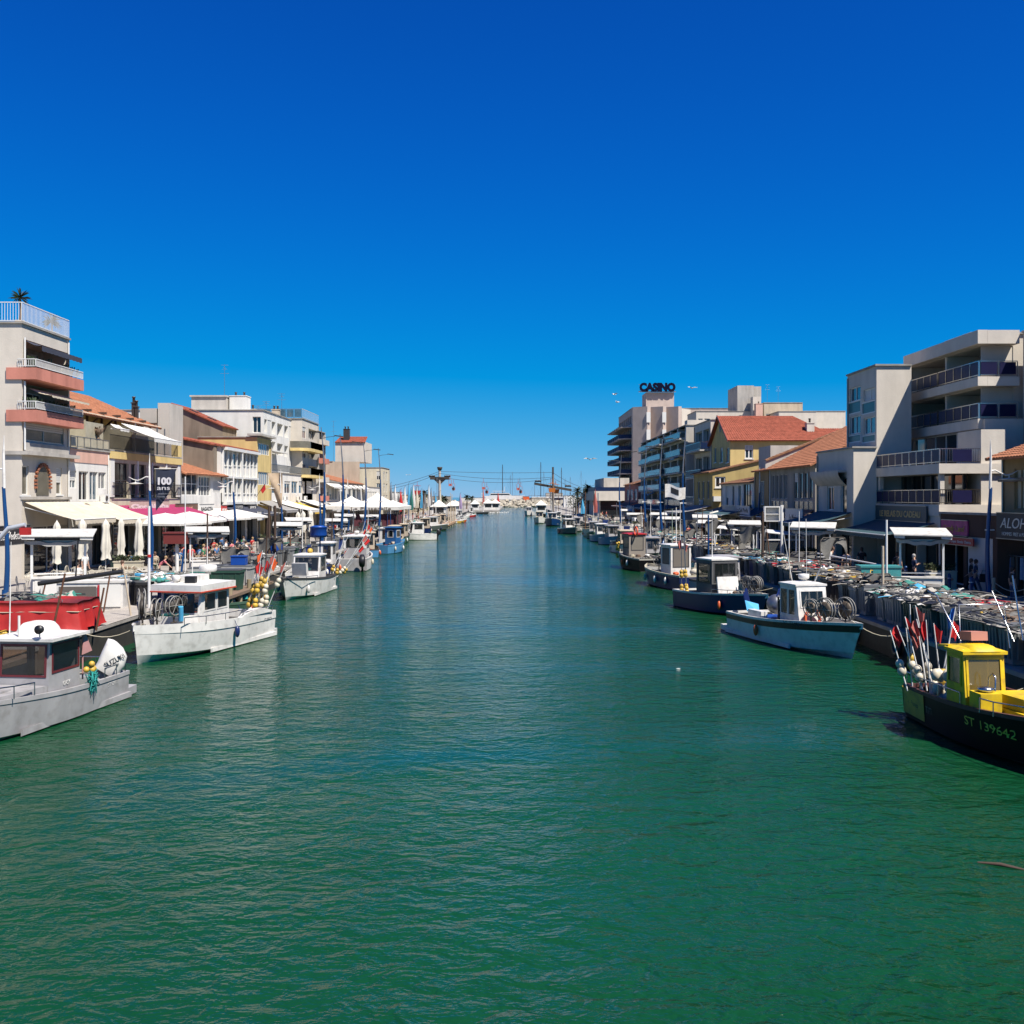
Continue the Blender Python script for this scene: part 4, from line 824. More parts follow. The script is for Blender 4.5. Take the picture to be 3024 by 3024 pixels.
def hull_y(root, x, z):
    ring, ts = HULLS[root.name]; best = None
    for t in [i/60 for i in range(61)]:
        r = ring(t)
        for a, b in zip(r[2:6], r[3:7]):
            if a[2]-1e-6 <= z <= b[2]+1e-6 and b[2] > a[2]:
                k = (z-a[2])/(b[2]-a[2]); px = a[0]+(b[0]-a[0])*k; py = a[1]+(b[1]-a[1])*k; d = abs(px-x)
                if best is None or d < best[0]: best = (d, py)
    return best[1] if best else root['_h'][1]/2
def cabin(root, x0, x1, w, z0, z1, fr=.3, m=None, roofm=None, over=.15, front=((.08,.92,.42,.9),), sidew=((.1,.9,.45,.88),), back=((.1,.45,.1,.85),), fm=None, gm=None, y=0, roof_h=.07, over_f=.2, taper=.0, name='cabin'):
    m = m or GEL; roofm = roofm or m; fm = fm or RUBD; gm = gm or GTR; h = z1-z0; mb = MB()
    faces = {'front': (Vector((x1, y-w/2, z0)), Vector((0,1,0)), Vector((-fr, 0, h)), Vector((h,0,fr)).normalized(), w, front),
             'right': (Vector((x0, y-w/2, z0)), Vector((1,0,0)), Vector((0,0,h)), Vector((0,-1,0)), x1-fr-x0, sidew),
             'left': (Vector((x0, y+w/2, z0)), Vector((1,0,0)), Vector((0,0,h)), Vector((0,1,0)), x1-fr-x0, sidew),
             'rear': (Vector((x0, y-w/2, z0)), Vector((0,1,0)), Vector((0,0,h)), Vector((-1,0,0)), w, back)}
    if fr < 0:
        faces['right'] = faces['right'][:4]+(x1-x0, sidew); faces['left'] = faces['left'][:4]+(x1-x0, sidew)
    wins = []
    for k, (O, U, V, N, ww, ops) in faces.items():
        V1 = V.normalized(); hl = V.length; oo = [(a*ww, b*ww, c*hl, d*hl, .03) for a, b, c, d in ops]
        panel(mb, O, U, V1, N, ww, hl, oo)
        wins += [(O, U, V1, N, o) for o in oo]
    for s in (-1, 1):
        a = [(x1-max(fr,0), y+s*w/2, z0), (x1, y+s*w/2, z0), (x1-fr, y+s*w/2, z1)]
        mb.add(a, [(0,1,2)])
    c = mb.build(name, m, root)
    for O, U, V, N, (u0, u1, v0, v1, dd) in wins:
        f = MB(); e = .045
        for r in ((u0-e, u0+.01, v0-e, v1+e), (u1-.01, u1+e, v0-e, v1+e), (u0+.01, u1-.01, v0-e, v0+.01), (u0+.01, u1-.01, v1-.01, v1+e)): bar(f, O, U, V, N, *r, .002, .018)
        fo = f.build('window', fm, c); g = MB(); P = lambda u, v: O+U*u+V*v-N*.01
        g.quad(P(u0,v0), P(u1,v0), P(u1,v1), P(u0,v1)); g.build('pane', gm, fo)
    r = MB(); xa, xb, wy = x0-over, max(x1-fr, x1 if fr < 0 else x1-fr)+over_f, w/2+over
    def rf(a, b): return Vector((xa+(xb-xa)*a, y-wy+2*wy*b, z1+.012+roof_h+.07*(1-(2*a-1)**4)*(1-(2*b-1)**4)))
    r.grid(rf, 8, 8); r.box((xa, y-wy, z1+.005), (xb, y+wy, z1+.011+roof_h)); r.build('cabin_roof', roofm, c)
    return c
def rail(root, pts, h, m=None, r=.018, name='handrail', every=1):
    mb = MB(); P = [Vector(p) for p in pts]; mb.tube([p+Vector((0,0,h)) for p in P], r, 6)
    for p in P[::every]: mb.tube([p, p+Vector((0,0,h))], r*.85, 5)
    return mb.build(name, m or M_STEEL, root)
def outboard(root, x, y, z, tilt=.0, m=None, txt=None, s=1.0, cat=True, yaw=0):
    m = m or M_BLACK; R_ = Matrix.Rotation(yaw, 3, 'Z') @ Matrix.Rotation(-tilt, 3, 'Y'); o = Vector((x, y, z))
    def T(p): return o+R_@Vector(p)*s
    mb = MB(); prof = [(-.30, .23, .17, 0), (-.33, .27, .20, .12), (-.30, .30, .21, .35), (-.24, .28, .20, .55), (-.14, .20, .15, .66), (-.1, .05, .05, .70)]
    vs = []
    for cx, hx, hy, zz in prof:
        for k in range(16):
            a = 2*math.pi*k/16; ca, sa = math.cos(a), math.sin(a); e = .6
            vs.append(T((cx+hx*math.copysign(abs(ca)**e, ca), hy*math.copysign(abs(sa)**e, sa), zz)))
    mb.add(vs, [(i*16+k, i*16+(k+1)%16, (i+1)*16+(k+1)%16, (i+1)*16+k) for i in range(5) for k in range(16)]+[tuple(range(80, 96))], 0, True)
    c = mb.build('outboard_motor', m, root)
    l = MB(); l.slab([T((-.42,-.06,0)), T((-.16,-.06,0)), T((-.2,-.05,-.75)), T((-.42,-.05,-.75))], R_@Vector((0,.12,0))*s); l.slab([T((-.6,-.14,-.52)), T((-.15,-.14,-.52)), T((-.15,.14,-.52)), T((-.6,.14,-.52))], R_@Vector((0,0,.03))*s)
    l.tube([T((-.55,0,-.7)), T((-.1,0,-.7))], .055*s, 8); l.build('motor_leg', m if m is not GEL else GEL_G, c)
    p = MB()
    for k in range(3):
        a = k*2.094; p.slab([T((-.57, .04*math.cos(a), -.7+.04*math.sin(a))), T((-.55, .18*math.cos(a-.35), -.7+.18*math.sin(a-.35))), T((-.6, .18*math.cos(a+.35), -.7+.18*math.sin(a+.35)))], R_@Vector((.015,0,0)))
    p.build('propeller', OILY, c)
    if txt:
        for sg in ((1,) if True else (1,-1)):
            U = R_@Vector((-.45,0,.89)); V = R_@Vector((.89,0,.45)); M = frameM(T((-.27, .214*sg, .12)), U, V); lettering(txt, .17*s, M, M_BLACK, c, False, width=.46*s, bold=.0, depth=.004)
    return c
def drum(root, x, y, z, r=.36, axis='y', w=.16, m=None, rim=None, rz=0, name='net_drum'):
    mb = MB(); M = Matrix.Rotation(rz, 3, 'Z') @ Matrix.Rotation(math.pi/2, 3, 'X'); c = Vector((x, y, z))
    for s in (-w/2, w/2): mb.ring(c+M@Vector((0,0,s)), r, .022, M, 20, 5); [mb.tube([c+M@Vector((0,0,s)), c+M@Vector((r*math.cos(a*1.047), r*math.sin(a*1.047), s))], .014, 4) for a in range(6)]
    o = mb.build(name, rim or mat('drum_rim_paint', (.30,.29,.27), .6, 0, var=.4, scale=6, dirt=.5), root); mb = MB(); mb.lathe([(0,-w*.45),(r*.62,-w*.42),(r*.68,0),(r*.62,w*.42),(0,w*.45)], c, 14, M=M); mb.build('drum_core', m or OILY, o)
    f = MB(); f.tube([c, (x, y, z-r-.25)], .04, 6); f.tube([(x-.2, y, z-r-.28), (x+.2, y, z-r-.28)], .03, 5); f.build('drum_stand', OILY, o); return o
def radar(root, x, y, z, r=.3, h=.2):
    mb = MB(); mb.lathe([(0,0),(r*.9,0),(r,.05),(r,h-.06),(r*.9,h),(0,h+.02)], (x,y,z+.12), 18); mb.lathe([(.12,0),(.12,.13)], (x,y,z), 8); return mb.build('radar_dome', GEL, root)
def reg(root, txt, size, o, u, v, m, width=None, flat=False):
    q = lettering(txt, size, frameM(o, u, v), m, root, False, width=width, depth=.003)
    if not flat:
        sg = 1 if o[1] > 0 else -1
        for vv in q.data.vertices: vv.co.y = sg*(hull_y(root, vv.co.x, vv.co.z)+.012+abs(vv.co.y-o[1])*.2)
    return q
def boat(name, label, loc, ang, **k): return thing(name, label, 'boat', (loc[0], loc[1], 0), R(ang), k.get('group'))
def lifebelt(root, c, r=.3, ax='x'):
    mb = MB(); mb.ring(c, r, .07, ax, 24, 8); o = mb.build('life_ring', LIFE, root); return o

# B1 grey boat with the white outboard, edge of frame
t = boat('fishing_boat', 'grey fishing boat with maroon framed cabin windows and a big white outboard', (-13.2, 27.1), -97); B1 = t
half, sheer, X = hull(t, 8.6, 2.25, .82, 1.25, (GEL_G, GEL_G), plat=.7, deckz=.35, rake=.9, bandh=.12, flare=.1, full=2.0)
cabin(t, -1.6, -.05, 1.5, .62, 2.28, .10, GEL_G, GEL, .2, ((.1,.92,.45,.92),), ((.06,.92,.5,.92),), ((.1,.45,.05,.9),), MAROON, y=.2, over_f=.22)
mb = MB(); mb.slab([(-.04,-.6,.62), (1.7,-.45,.62), (1.7,.62,.62), (-.04,.92,.62)], (0,0,.5)); mb.box((.7,-.3,1.125), (1.3,.4,1.17)); mb.build('foredeck_trunk', GEL_G, t)
mb = MB(); mb.grid(lambda a, b: Vector((-1.35+.95*a, -.25+.85*b, 2.42+.30*(1-(2*a-1)**6)*(1-(2*b-1)**6))), 12, 12); mb.build('life_raft_canister', GEL, t)
mb = MB(); mb.tube([(-.3,-.3,2.4), (-.4,-.32,4.9)], [.02,.008], 5); mb.tube([(-.1,.1,2.4), (-.1,.1,2.95)], .035, 6); mb.tube([(.0,.75,2.4), (.0,.75,2.62)], .02, 6); mb.build('aerial', GEL, t)
mb = MB(); mb.lathe([(0,-.05),(.11,-.05),(.12,.05),(0,.06)], (.1,.8,2.62), 12, M=Matrix.Rotation(math.pi/2,3,'Y')); mb.build('searchlight', M_BLACK, t)
outboard(t, -3.5, .25, 1.1, .62, GEL, 'SUZUKI', 1.32, yaw=-1.05)
rail(t, [(.6,.98,1.0), (1.4,.93,1.05), (2.3,.78,1.12), (3.0,.5,1.2)], .32); rail(t, [(-4.1,.98,.82), (-3.5,1.02,.82), (-2.8,1.04,.82)], .3); rail(t, [(-4.1,-.98,.82), (-4.15,0,.82), (-4.1,.98,.82)], .42)
reg(t, 'GASY', .17, (-.75, .968, 1.0), (-1,0,0), (0,0,1), GEL, .34, True); reg(t, 'ST 929101', .16, (-2.95, 1.10, .56), (-1,.0,0), (0,.08,1), GEL, .62)
mb = MB(); mb.tube([(-1.75,.95,1.0), (-1.7,.98,2.3)], .025, 6); mb.slab([(-1.62,1.0,1.7), (-1.75,1.0,2.35), (-2.1,1.02,1.75)], (0,.02,0)); mb.build('pennant_pole', mat('faded_pink_cloth', (.5,.25,.24), .9), t)
for k in range(1):
    mb = MB()
    for q in range(60):
        a = [Vector((-1.95+rnd.gauss(0,.12), 1.12+rnd.gauss(0,.05), .95+rnd.gauss(0,.16))) for _ in range(4)]; mb.tube(a, .014, 4)
    tag(mb.build('rope_bundle', ROPET, t), 'tangled teal rope over the side')
    mb = MB(); [mb.ball((-1.95+rnd.gauss(0,.1), 1.12, 1.25+rnd.gauss(0,.08)), .09, n=8, m=5) for _ in range(5)]; mb.build('float', BUOYY, t)
mb = MB(); mb.ball((2.7,-.55,1.3), .17, (1,1,2), 10, 8); mb.build('fender', GEL, t); mb = MB(); mb.ring((2.6,.35,1.32), .24, .022, 'z', 20, 5); mb.tube([(2.6,.35,1.32),(2.6,.35,1.05)], .03, 5); mb.build('wheel', M_BLACK, t)

# B2 white boat with the orange trimmed roof
t = boat('fishing_boat', 'large white fishing boat with red trimmed cabin roof and radar dome', (-12.75, 41.3), -102.8); B2 = t
half, sheer, X = hull(t, 8.7, 2.95, 1.12, 1.45, (GEL, GEL), plat=.5, deckz=.5, rake=.35, bandh=.34, full=3.2, flare=.05, chine=.15, sw=.94)
cabin(t, -.9, 1.45, 1.75, .9, 2.42, .22, GEL, GEL, .2, ((.06,.94,.44,.94),), ((.08,.44,.5,.92),(.52,.92,.5,.92)), ((.1,.45,.05,.9),), GEL, y=.1, roof_h=.26, over_f=.45)
mb = MB(); mb.box((-1.12,-1.0,2.40), (1.70,1.2,2.45)); mb.build('roof_trim', mat('red_orange_trim', (.60,.07,.03), .5), t)
mb = MB(); mb.slab([(1.47,-.7,.9), (2.2,-.5,.9), (2.2,.75,.9), (1.47,.95,.9)], (0,0,.62)); mb.build('coachroof', GEL, t); mb = MB(); mb.slab([(1.52,-.4,1.53), (2.1,-.35,1.53), (2.1,.55,1.53), (1.52,.6,1.53)], (0,0,.05)); mb.build('hatch', G_GREEN, t)
radar(t, -.6, .2, 2.95, .36, .26); mb = MB(); mb.box((-.25,-.35,2.74), (1.0,.45,3.0)); mb.lathe([(0,0),(.14,0),(.15,.2),(0,.2)], (1.02,-.2,2.9), 12, M=Matrix.Rotation(math.pi/2,3,'Y')); mb.build('roof_locker', GEL, t)
mb = MB(); mb.cbox((1.15,.45,2.85), (.28,.4,.3), .2); mb.build('searchlight', M_BLACK, t)
mb = MB(); mb.tube([(-.9,.0,2.7), (-.9,.0,4.4)], [.03,.015], 6); mb.tube([(-.75,-.6,2.7), (-.8,-.6,3.9)], [.025,.02], 6); mb.build('aerial', GEL, t)
for i, (x, y, z, r, a) in enumerate(((2.9,-.55,1.95,.42,.5), (3.2,.25,1.9,.42,.2), (2.55,.55,2.0,.36,-.2), (2.5,-.85,2.2,.4,.7))): drum(t, x, y, z, r, rz=a, w=.2)
mb = MB(); mb.tube([(2.3,.7,1.4), (2.4,.75,1.95)], .1, 8); mb.build('oxygen_bottle', LBLUE, t)
rail(t, [(2.9,1.2,1.3), (1.6,1.36,1.22), (.2,1.42,1.18), (-1.2,1.42,1.15)], .30); rail(t, [(-1.3,1.42,1.12), (-2.6,1.42,1.12), (-4.1,1.35,1.12)], .22)
mb = MB(); mb.grid(lambda a, b: Vector((-3.9+2.9*a, 1.28+.20*b, 1.13+.26*math.sin(math.pi*a)**.6*(1-.2*b))), 12, 2); mb.grid(lambda a, b: Vector((-3.9+2.9*a, 1.48, 1.12+(.26*math.sin(math.pi*a)**.6*.8)*b)), 12, 1); mb.build('bulwark_cap', GEL, t)
reg(t, 'ST 929374', .2, (-3.15, 1.50, .74), (-1,0,0), (0,0,1), mat('faded_grey_lettering', (.2,.21,.25), .6), .75); reg(t, 'PRIMA', .12, (-3.4, 1.502, .56), (-1,0,0), (0,0,1), MATS['faded_grey_lettering'], .4) if 0 else None

# B3 white boat with dark strake
t = boat('fishing_boat', 'white fishing boat with thick dark rubbing strake, between buoy bundles', (-13.15, 64), -92.5); B3 = t
half, sheer, X = hull(t, 9.0, 2.7, .98, 1.38, (GEL, RUBD), plat=.5, deckz=.4, rake=1.0, bandh=.14, full=2.2, flare=.25)
cabin(t, -3.0, -1.0, 1.7, .8, 2.35, .45, GEL, GEL, .06, ((.08,.92,.42,.92),), ((.14,.9,.4,.9),), ((.1,.45,.05,.9),), RUBD, over_f=.05)
mb = MB(); mb.box((1.0,-.7,.8), (2.4,.7,1.15)); mb.build('hatch_box', M_DFRAME, t); mb = MB(); mb.slab([(-.2,-.5,1.2), (.1,-.5,2.0), (.1,.4,2.0), (-.2,.4,1.2)], (.5,0,0)); mb.build('spray_cover', GEL, t)
mb = MB(); mb.ball((-2.2,0,2.62), .18, (1.5,1,1), 10, 6); mb.build('beacon', BUOYY, t); reg(t, 'ST 1180', .16, (-3.6, 1.35, .62), (-1,0,0), (0,0,1), RUBD, .5)
rail(t, [(4.2,.2,1.2), (2.8,1.0,1.1), (1.2,1.3,1.05)], .25)

# B4 grey-white boat, stern towards the bridge
t = boat('fishing_boat', 'grey cabin boat with its blank grey transom and rear window, moored beyond the white boat', (-13.3, 88.5), 92); B4 = t
hull(t, 8.6, 2.6, 1.05, 1.45, (GEL, GEL), deckz=.5, rake=1.0, bandh=.12, full=2.2, flare=.2); mb = MB(); mb.slab([(-4.34,-1.2,.05), (-4.34,1.2,.05), (-4.38,1.22,1.0), (-4.38,-1.22,1.0)], (-.03,0,0)); mb.build('transom', GEL_G, t)
cabin(t, -2.2, .3, 1.9, .9, 2.75, .3, GEL, GEL, .15, sidew=((.12,.45,.5,.9),(.55,.9,.5,.9)), back=((.2,.88,.52,.9),), fm=RUBD); mb = MB(); mb.box((-2.24,-.94,.95), (-2.205,.94,1.8)); mb.build('rear_panel', GEL_G, t)
outboard(t, -4.6, -.9, .7, .5, M_BLACK, None, 1.2); rail(t, [(-2.3,-1.2,1.1), (-4.2,-1.2,1.05)], .3); radar(t, -1, 0, 2.9, .22)
# B5 blue boat
t = boat('fishing_boat', 'sky blue wooden fishing boat with a boxy dark blue cabin', (-13.2, 113), 70); B5 = t
hull(t, 6.0, 2.2, .95, 1.4, (SKYB, SKYB), deckz=.5, rake=.7, bandh=.15, full=2.6, flare=.2); cabin(t, -.5, .8, 1.3, .9, 2.7, .0, mat('deep_blue_cabin_paint', (.02,.11,.30), .5, var=.15), None, .15, ((.2,.8,.45,.85),), ((.2,.8,.45,.85),), ((.25,.75,.45,.85),), GEL)
outboard(t, -3.2, .4, .8, .4, M_BLACK, None, 1.1); rail(t, [(2.6,.4,1.3), (1.6,.95,1.15)], .2)
def small_boat(label, x, y, a, L, B, hc, bc, cab=None, roofc=None, name='fishing_boat', motor=None, zs=.85, zb=1.25, cx=0, stripe=None, mast=0):
    t = boat(name, label, (x, y), a); hull(t, L, B, zs, zb, (hc, bc), deckz=.4, rake=.7, bandh=.13, full=2.3, flare=.15, n=12, stripe=stripe)
    if cab: cabin(t, cx-.9, cx+.9, B*.58, zs-.1, zs+1.55, .25, cab, roofc or cab, .12, ((.1,.46,.45,.88),(.54,.9,.45,.88)), ((.15,.85,.5,.88),), ((.15,.6,.3,.88),))
    if motor: outboard(t, -L/2-.15, 0, zs, .3, motor, None, 1.05)
    if mast:
        mb = MB(); mb.tube([(cx-.6,0,zs+1.6), (cx-.6,0,zs+1.6+mast)], [.04,.02], 6); mb.tube([(cx-1.1,0,zs+1.6+mast*.6), (cx-.1,0,zs+1.6+mast*.6)], .02, 5); mb.build('mast', GEL, t)
    drum(t, L*.28, 0, zs+.75, .3, w=.2); return t
small_boat('white open bowed boat with a dark gunwale, moored past the sky blue boat', -14.0, 146, 168+30, 6.2, 2.4, GEL, GEL, GEL, cx=-.4, motor=M_BLACK)
small_boat('small white cabin boat with a dark greenish hull moored before the orange pontoon', -14.5, 188, 20, 6.0, 2.4, mat('greenish_hull', (.07,.09,.08), .5), GEL, GEL)  # hull in one dark greenish colour
small_boat('grey dinghy like boat with white hull tucked among piles, second past the blue boat', -15.2, 166, -80, 5.4, 2.1, GEL, GEL)
for i, (x, y, a, hc, lab) in enumerate(((-12.5, 243, 60, BUOYY, 'yellow rental boat in the cluster by the timber pontoon'), (-13.8, 237, 70, GEL, 'white rental boat in the cluster by the timber pontoon'), (-12.2, 251, 65, ORANGE, 'orange rental boat in the cluster by the timber pontoon'),
        (-13.6, 300, 60, GEL, 'white jet boat past the rental cluster'), (-12.5, 318, 55, REDP, 'red jet boat past the rental cluster'), (-10.5, 372, -20, RUBD, 'dark inflatable boat near the white kiosks'))):
    t = boat('rental_boat', lab, (x, y), a); hull(t, 4.8, 2.0, .6, .85, (hc, GEL if i != 5 else GPLAS), deckz=.25, rake=.5, bandh=.12, n=10)
    mb = MB(); mb.cbox((-.2,0,.6), (.5,.8,.6)); mb.cbox((.15,0,.95), (.05,.7,.35), ry=-.4); mb.build('console', GEL, t)

# casino side boats
# C1 yellow and black boat
t = boat('fishing_boat', 'black hulled fishing boat with bright yellow cabin and foredeck', (12.35, 24.5), -87.0); C1 = t
half, sheer, X = hull(t, 8.2, 2.75, .92, 1.38, (HBLACK, mat('dark_red_gunwale', (.10,.03,.025), .6, dirt=.3)), deckz=.35, rake=.9, bandh=.10, full=2.2, flare=.12, bowdeck=.2)
mb = MB()   # yellow stern quarter
for sg in (-1,):
    pts = []
    for q in range(7):
        tt = q/6*.19; b_ = half(tt); s = sheer(tt); pts.append((X(tt, .5), sg*(b_*.96+.03), s-.1))
    low = [(X(q/6*.19, .5), sg*(hull_y(t, X(q/6*.19, .5), .14)+.02), .14) for q in range(7)]; pts = [(x_, sg*(hull_y(t, x_, z_)+.02), z_) for x_, y_, z_ in pts]
    mb.add(pts+low, [(i, i+1, i+8, i+7) for i in range(6)])
mb.slab([(-4.12,-1.20,.12), (-4.12,1.20,.12), (-4.16,1.24,.84), (-4.16,-1.24,.84)], (-.02,0,0)); mb.build('yellow_quarter', DYEL, t)
cb = cabin(t, -1.45, -.45, 1.02, .75, 2.25, .16, YELLOW, YELLOW, .05, ((.1,.9,.35,.92),), ((.12,.85,.5,.92),), ((.15,.6,.1,.9),), YELLOW, gm=mat('yellow_boat_window', (.20,.14,.04), .08, alpha=.8, spec=.9), y=-.78, over_f=.1)
mb = MB(); mb.slab([(-2.1,-1.2,2.24), (-1.35,-1.3,2.33), (-1.35,-.25,2.33), (-2.1,-.3,2.24)], (0,0,.06)); mb.grid(lambda a, b: Vector((-1.4+.9*a, -1.15+.75*b, 2.33+.14*(1-(2*a-1)**6)*(1-(2*b-1)**6))), 8, 8); mb.build('roof_cap', YELLOW, t)
mb = MB(); mb.slab([(-.4,-.7,.8), (1.2,-.6,.8), (1.2,.35,.8), (-.4,.4,.8)], (0,0,.28)); mb.slab([(-.38,-.68,1.09), (.8,-.5,1.09), (.8,.2,1.09), (-.38,.32,1.09)], (-.1,0,.30)); mb.build('foredeck_box', YELLOW, t)
mb = MB(); mb.box((-.40,-1.24,.75), (.15,-.72,1.42)); mb.build('engine_box', YELLOW, t)
mb = MB(); mb.lathe([(0,0),(.17,.0),(.2,.05),(.19,.1),(0,.13)], (-.15,-.97,1.43), 16); mb.tube([(-.35,-.8,1.42), (-.33,-.78,1.75), (-.2,-.76,1.85), (-.08,-.76,1.78), (-.06,-.78,1.45)], .02, 6); mb.build('compass', M_STEEL, t)
rail(t, [(-4.05,-1.16,.9), (-3.0,-1.26,.92), (-1.9,-1.3,.94), (-.7,-1.32,.96)], .34); rail(t, [(.2,-1.3,1.0), (.75,-1.26,1.02), (2.0,-1.05,1.12), (3.4,-.45,1.3)], .34)
mb = MB(); mb.cbox((-1.25,-.7,2.62), (.6,.42,.22), ry=-.1); mb.build('roof_crate', mat('salmon_plastic', (.55,.23,.17), .6), t)
mb = MB(); mb.tube([(-1.9,-.7,2.4), (-2.6,-1.0,3.5), (-2.9,-1.1,3.6)], .02, 5); mb.tube([(-1.7,.6,2.4), (-2.7,.55,3.6)], .02, 5); mb.tube([(-1.9,.6,2.2), (-2.2,.6,3.3), (-2.2,-.6,3.3), (-1.9,-.7,2.2)], .02, 5); mb.tube([(-1.2,.55,2.5), (-1.6,.5,4.1)], .02, 5); mb.build('mast', M_STEEL, t)
outboard(t, -3.75, .35, 1.0, .55, mat('silver_cowl', (.5,.5,.52), .35, .3), None, 1.15)
LYEL = mat('yellow_lettering', (.75, .66, .08), .5)
reg(t, 'ST 139642', .3, (-.45, -1.40, .60), (1,0,0), (0,-.12,1), LYEL, 1.75); reg(t, 'TiTi', .25, (-2.62, -1.335, .42), (1,0,0), (0,-.12,1), mat('grey_green_lettering', (.14,.19,.15), .6), .42); reg(t, 'Les Potes', .2, (-3.95, -1.245, .42), (1,-.05,0), (0,-.1,1), M_BLACK, .85)
drum(t, 1.2, 1.05, 1.75, .42, w=.2, rz=.2); drum(t, .2, 1.2, 1.6, .34, w=.2, rz=.1)
mb = MB(); [mb.ball((-2.6+rnd.uniform(-.5,.5), -.85+rnd.uniform(-.2,.25), .75+rnd.uniform(0,.65)), .13, (1,1,1.3), 8, 6) for _ in range(16)]; mb.build('float_heap', BUOYW, t)

# C2 white boat with black stripe
t = boat('fishing_boat', 'white fishing boat with black side stripe and an orange life ring', (11.95, 42.3), -76.5); C2 = t
half, sheer, X = hull(t, 9.0, 2.75, .95, 1.42, (GEL, GEL), plat=.9, deckz=.35, rake=.9, bandh=.10, full=2.2, flare=.15, stripe=M_BLACK)
cabin(t, -.4, 1.25, 1.3, .55, 2.5, .3, GEL, GEL, .05, ((.12,.88,.58,.9),), ((.06,.46,.4,.92),(.54,.92,.4,.92)), ((.1,.6,.1,.9),), GEL, over_f=.03, y=-.1)
lifebelt(t, (1.33,-.25,1.25), .33); radar(t, .2, 0, 2.62, .22)
mb = MB(); mb.tube([(-.2,-.3,2.6), (-.6,-.55,4.9)], [.02,.01], 5); mb.tube([(.5,.3,2.6), (.8,.4,3.2), (.9,.4,3.25)], .03, 5); mb.tube([(-.1,.3,2.6),(-.15,.3,5.2)], .012, 5); mb.build('aerial', GEL, t)
for x, y, z, r, a in ((1.75,-.55,1.72,.34,.35), (1.95,-.1,1.75,.34,.35), (2.45,-.35,1.72,.46,.25), (2.75,.35,1.75,.46,.25)): drum(t, x, y, z, r, rz=a, w=.14, m=mat('brown_drum_disc', (.10,.075,.05), .6))
mb = MB(); mb.ball((-3.1,.5,1.35), .42, (1,1,1.05), 16, 12); mb.build('steel_tank', mat('brushed_tank', (.3,.31,.33), .35, .8, var=.2), t)
for x, y in ((-3.6,-.4), (-3.0,.9)): mb = MB(); mb.slab([(x-.5,y-.05,2.0), (x+.1,y-.5,1.75), (x+.35,y-.45,1.1), (x-.2,y+.0,1.25)], (.04,.03,0)); mb.build('trawl_board', NAVY, t)
mb = MB(); mb.box((-2.4,-.8,.8), (-1.2,.1,1.0)); mb.build('blue_crate', BLUEP, t); mb = MB(); mb.box((-2.5,-1.15,.7), (-1.3,-.85,1.25)); mb.build('white_tray', GEL, t)
mb = MB(); [mb.tube([(-1.4+rnd.uniform(-.4,.4), rnd.uniform(-.6,.5), .6), (-1.2+rnd.uniform(-.4,.4), rnd.uniform(-.6,.5), 1.9)], rnd.uniform(.02,.06), 5) for _ in range(9)]; mb.build('winch', OILY, t)
reg(t, 'ST 734089', .24, (.75, -1.41, .98), (1,.05,0), (0,-.1,1), RUBD, 1.1)
mb = MB(); mb.slab([(-3.3,-.9,1.5), (-2.9,-1.0,1.1), (-2.5,-.6,1.0), (-3.0,-.4,1.35)], (0,0,.04)); mb.build('oilskin', LBLUE, t)
# C3 navy boat, white front
t = boat('fishing_boat', 'navy fishing boat with a grey windowed cabin and big white front panel', (11.4, 54.3), -70); C3 = t
hull(t, 7.6, 2.6, .95, 1.3, (NAVY, GEL), deckz=.4, rake=.8, bandh=.1, full=2.2, flare=.15)
cabin(t, -1.5, .1, 1.55, .75, 2.75, .0, mat('dark_grey_cabin', (.11,.11,.11), .6, var=.2), GEL, .04, ((.1,.9,.45,.92),), ((.1,.9,.4,.9),), ((.1,.6,.1,.9),), RUBD, over_f=.04, y=-.2)
mb = MB(); mb.cbox((.5,-.25,1.35), (.1,1.25,1.15), ry=-.2); mb.build('white_front_panel', GEL, t)
for x, y, z in ((1.1,.5,1.6), (1.7,.3,1.6), (2.3,.2,1.65), (1.4,.9,1.6)): drum(t, x, y, z, .38, rz=.3, w=.14)
rail(t, [(.5,-1.25,1.0), (1.8,-1.1,1.05), (3.0,-.6,1.15)], .3); mb = MB(); mb.tube([(-1.0,-.3,2.85), (-1.0,-.3,5.4)], [.03,.012], 6); mb.build('mast', GEL, t)
# C4 navy boat
t = boat('fishing_boat', 'navy round bowed fishing boat with grey boarded cabin window and cream gunwale', (10.9, 70.3), 108); C4 = t
hull(t, 7.4, 2.8, 1.0, 1.35, (NAVY, mat('cream_gunwale_paint', (.55,.50,.38), .5)), deckz=.45, rake=.5, bandh=.12, full=3.0, flare=.2)
cabin(t, -1.3, .2, 1.5, .8, 2.8, .0, GEL, GEL, .08, back=((.12,.88,.3,.92),), sidew=((.2,.8,.4,.9),), gm=mat('boarded_window', (.16,.14,.12), .6), y=-.1)
drum(t, 1.2, .3, 1.7, .36, w=.3, rz=.6); mb = MB(); mb.ball((-2.4,-.6,1.1), .35, (1.4,1,.7), 12, 8); mb.build('sail_bag', BUOYW, t); mb = MB(); [mb.ball((-2.0+rnd.uniform(-.3,.3), .5+rnd.uniform(-.3,.3), 1.0), .12, n=8, m=5) for _ in range(6)]; mb.build('float_heap', ORANGE, t)
mb = MB(); mb.tube([(-.8,0,2.9), (-.8,0,5.4)], .035, 6); mb.build('mast', GEL, t)
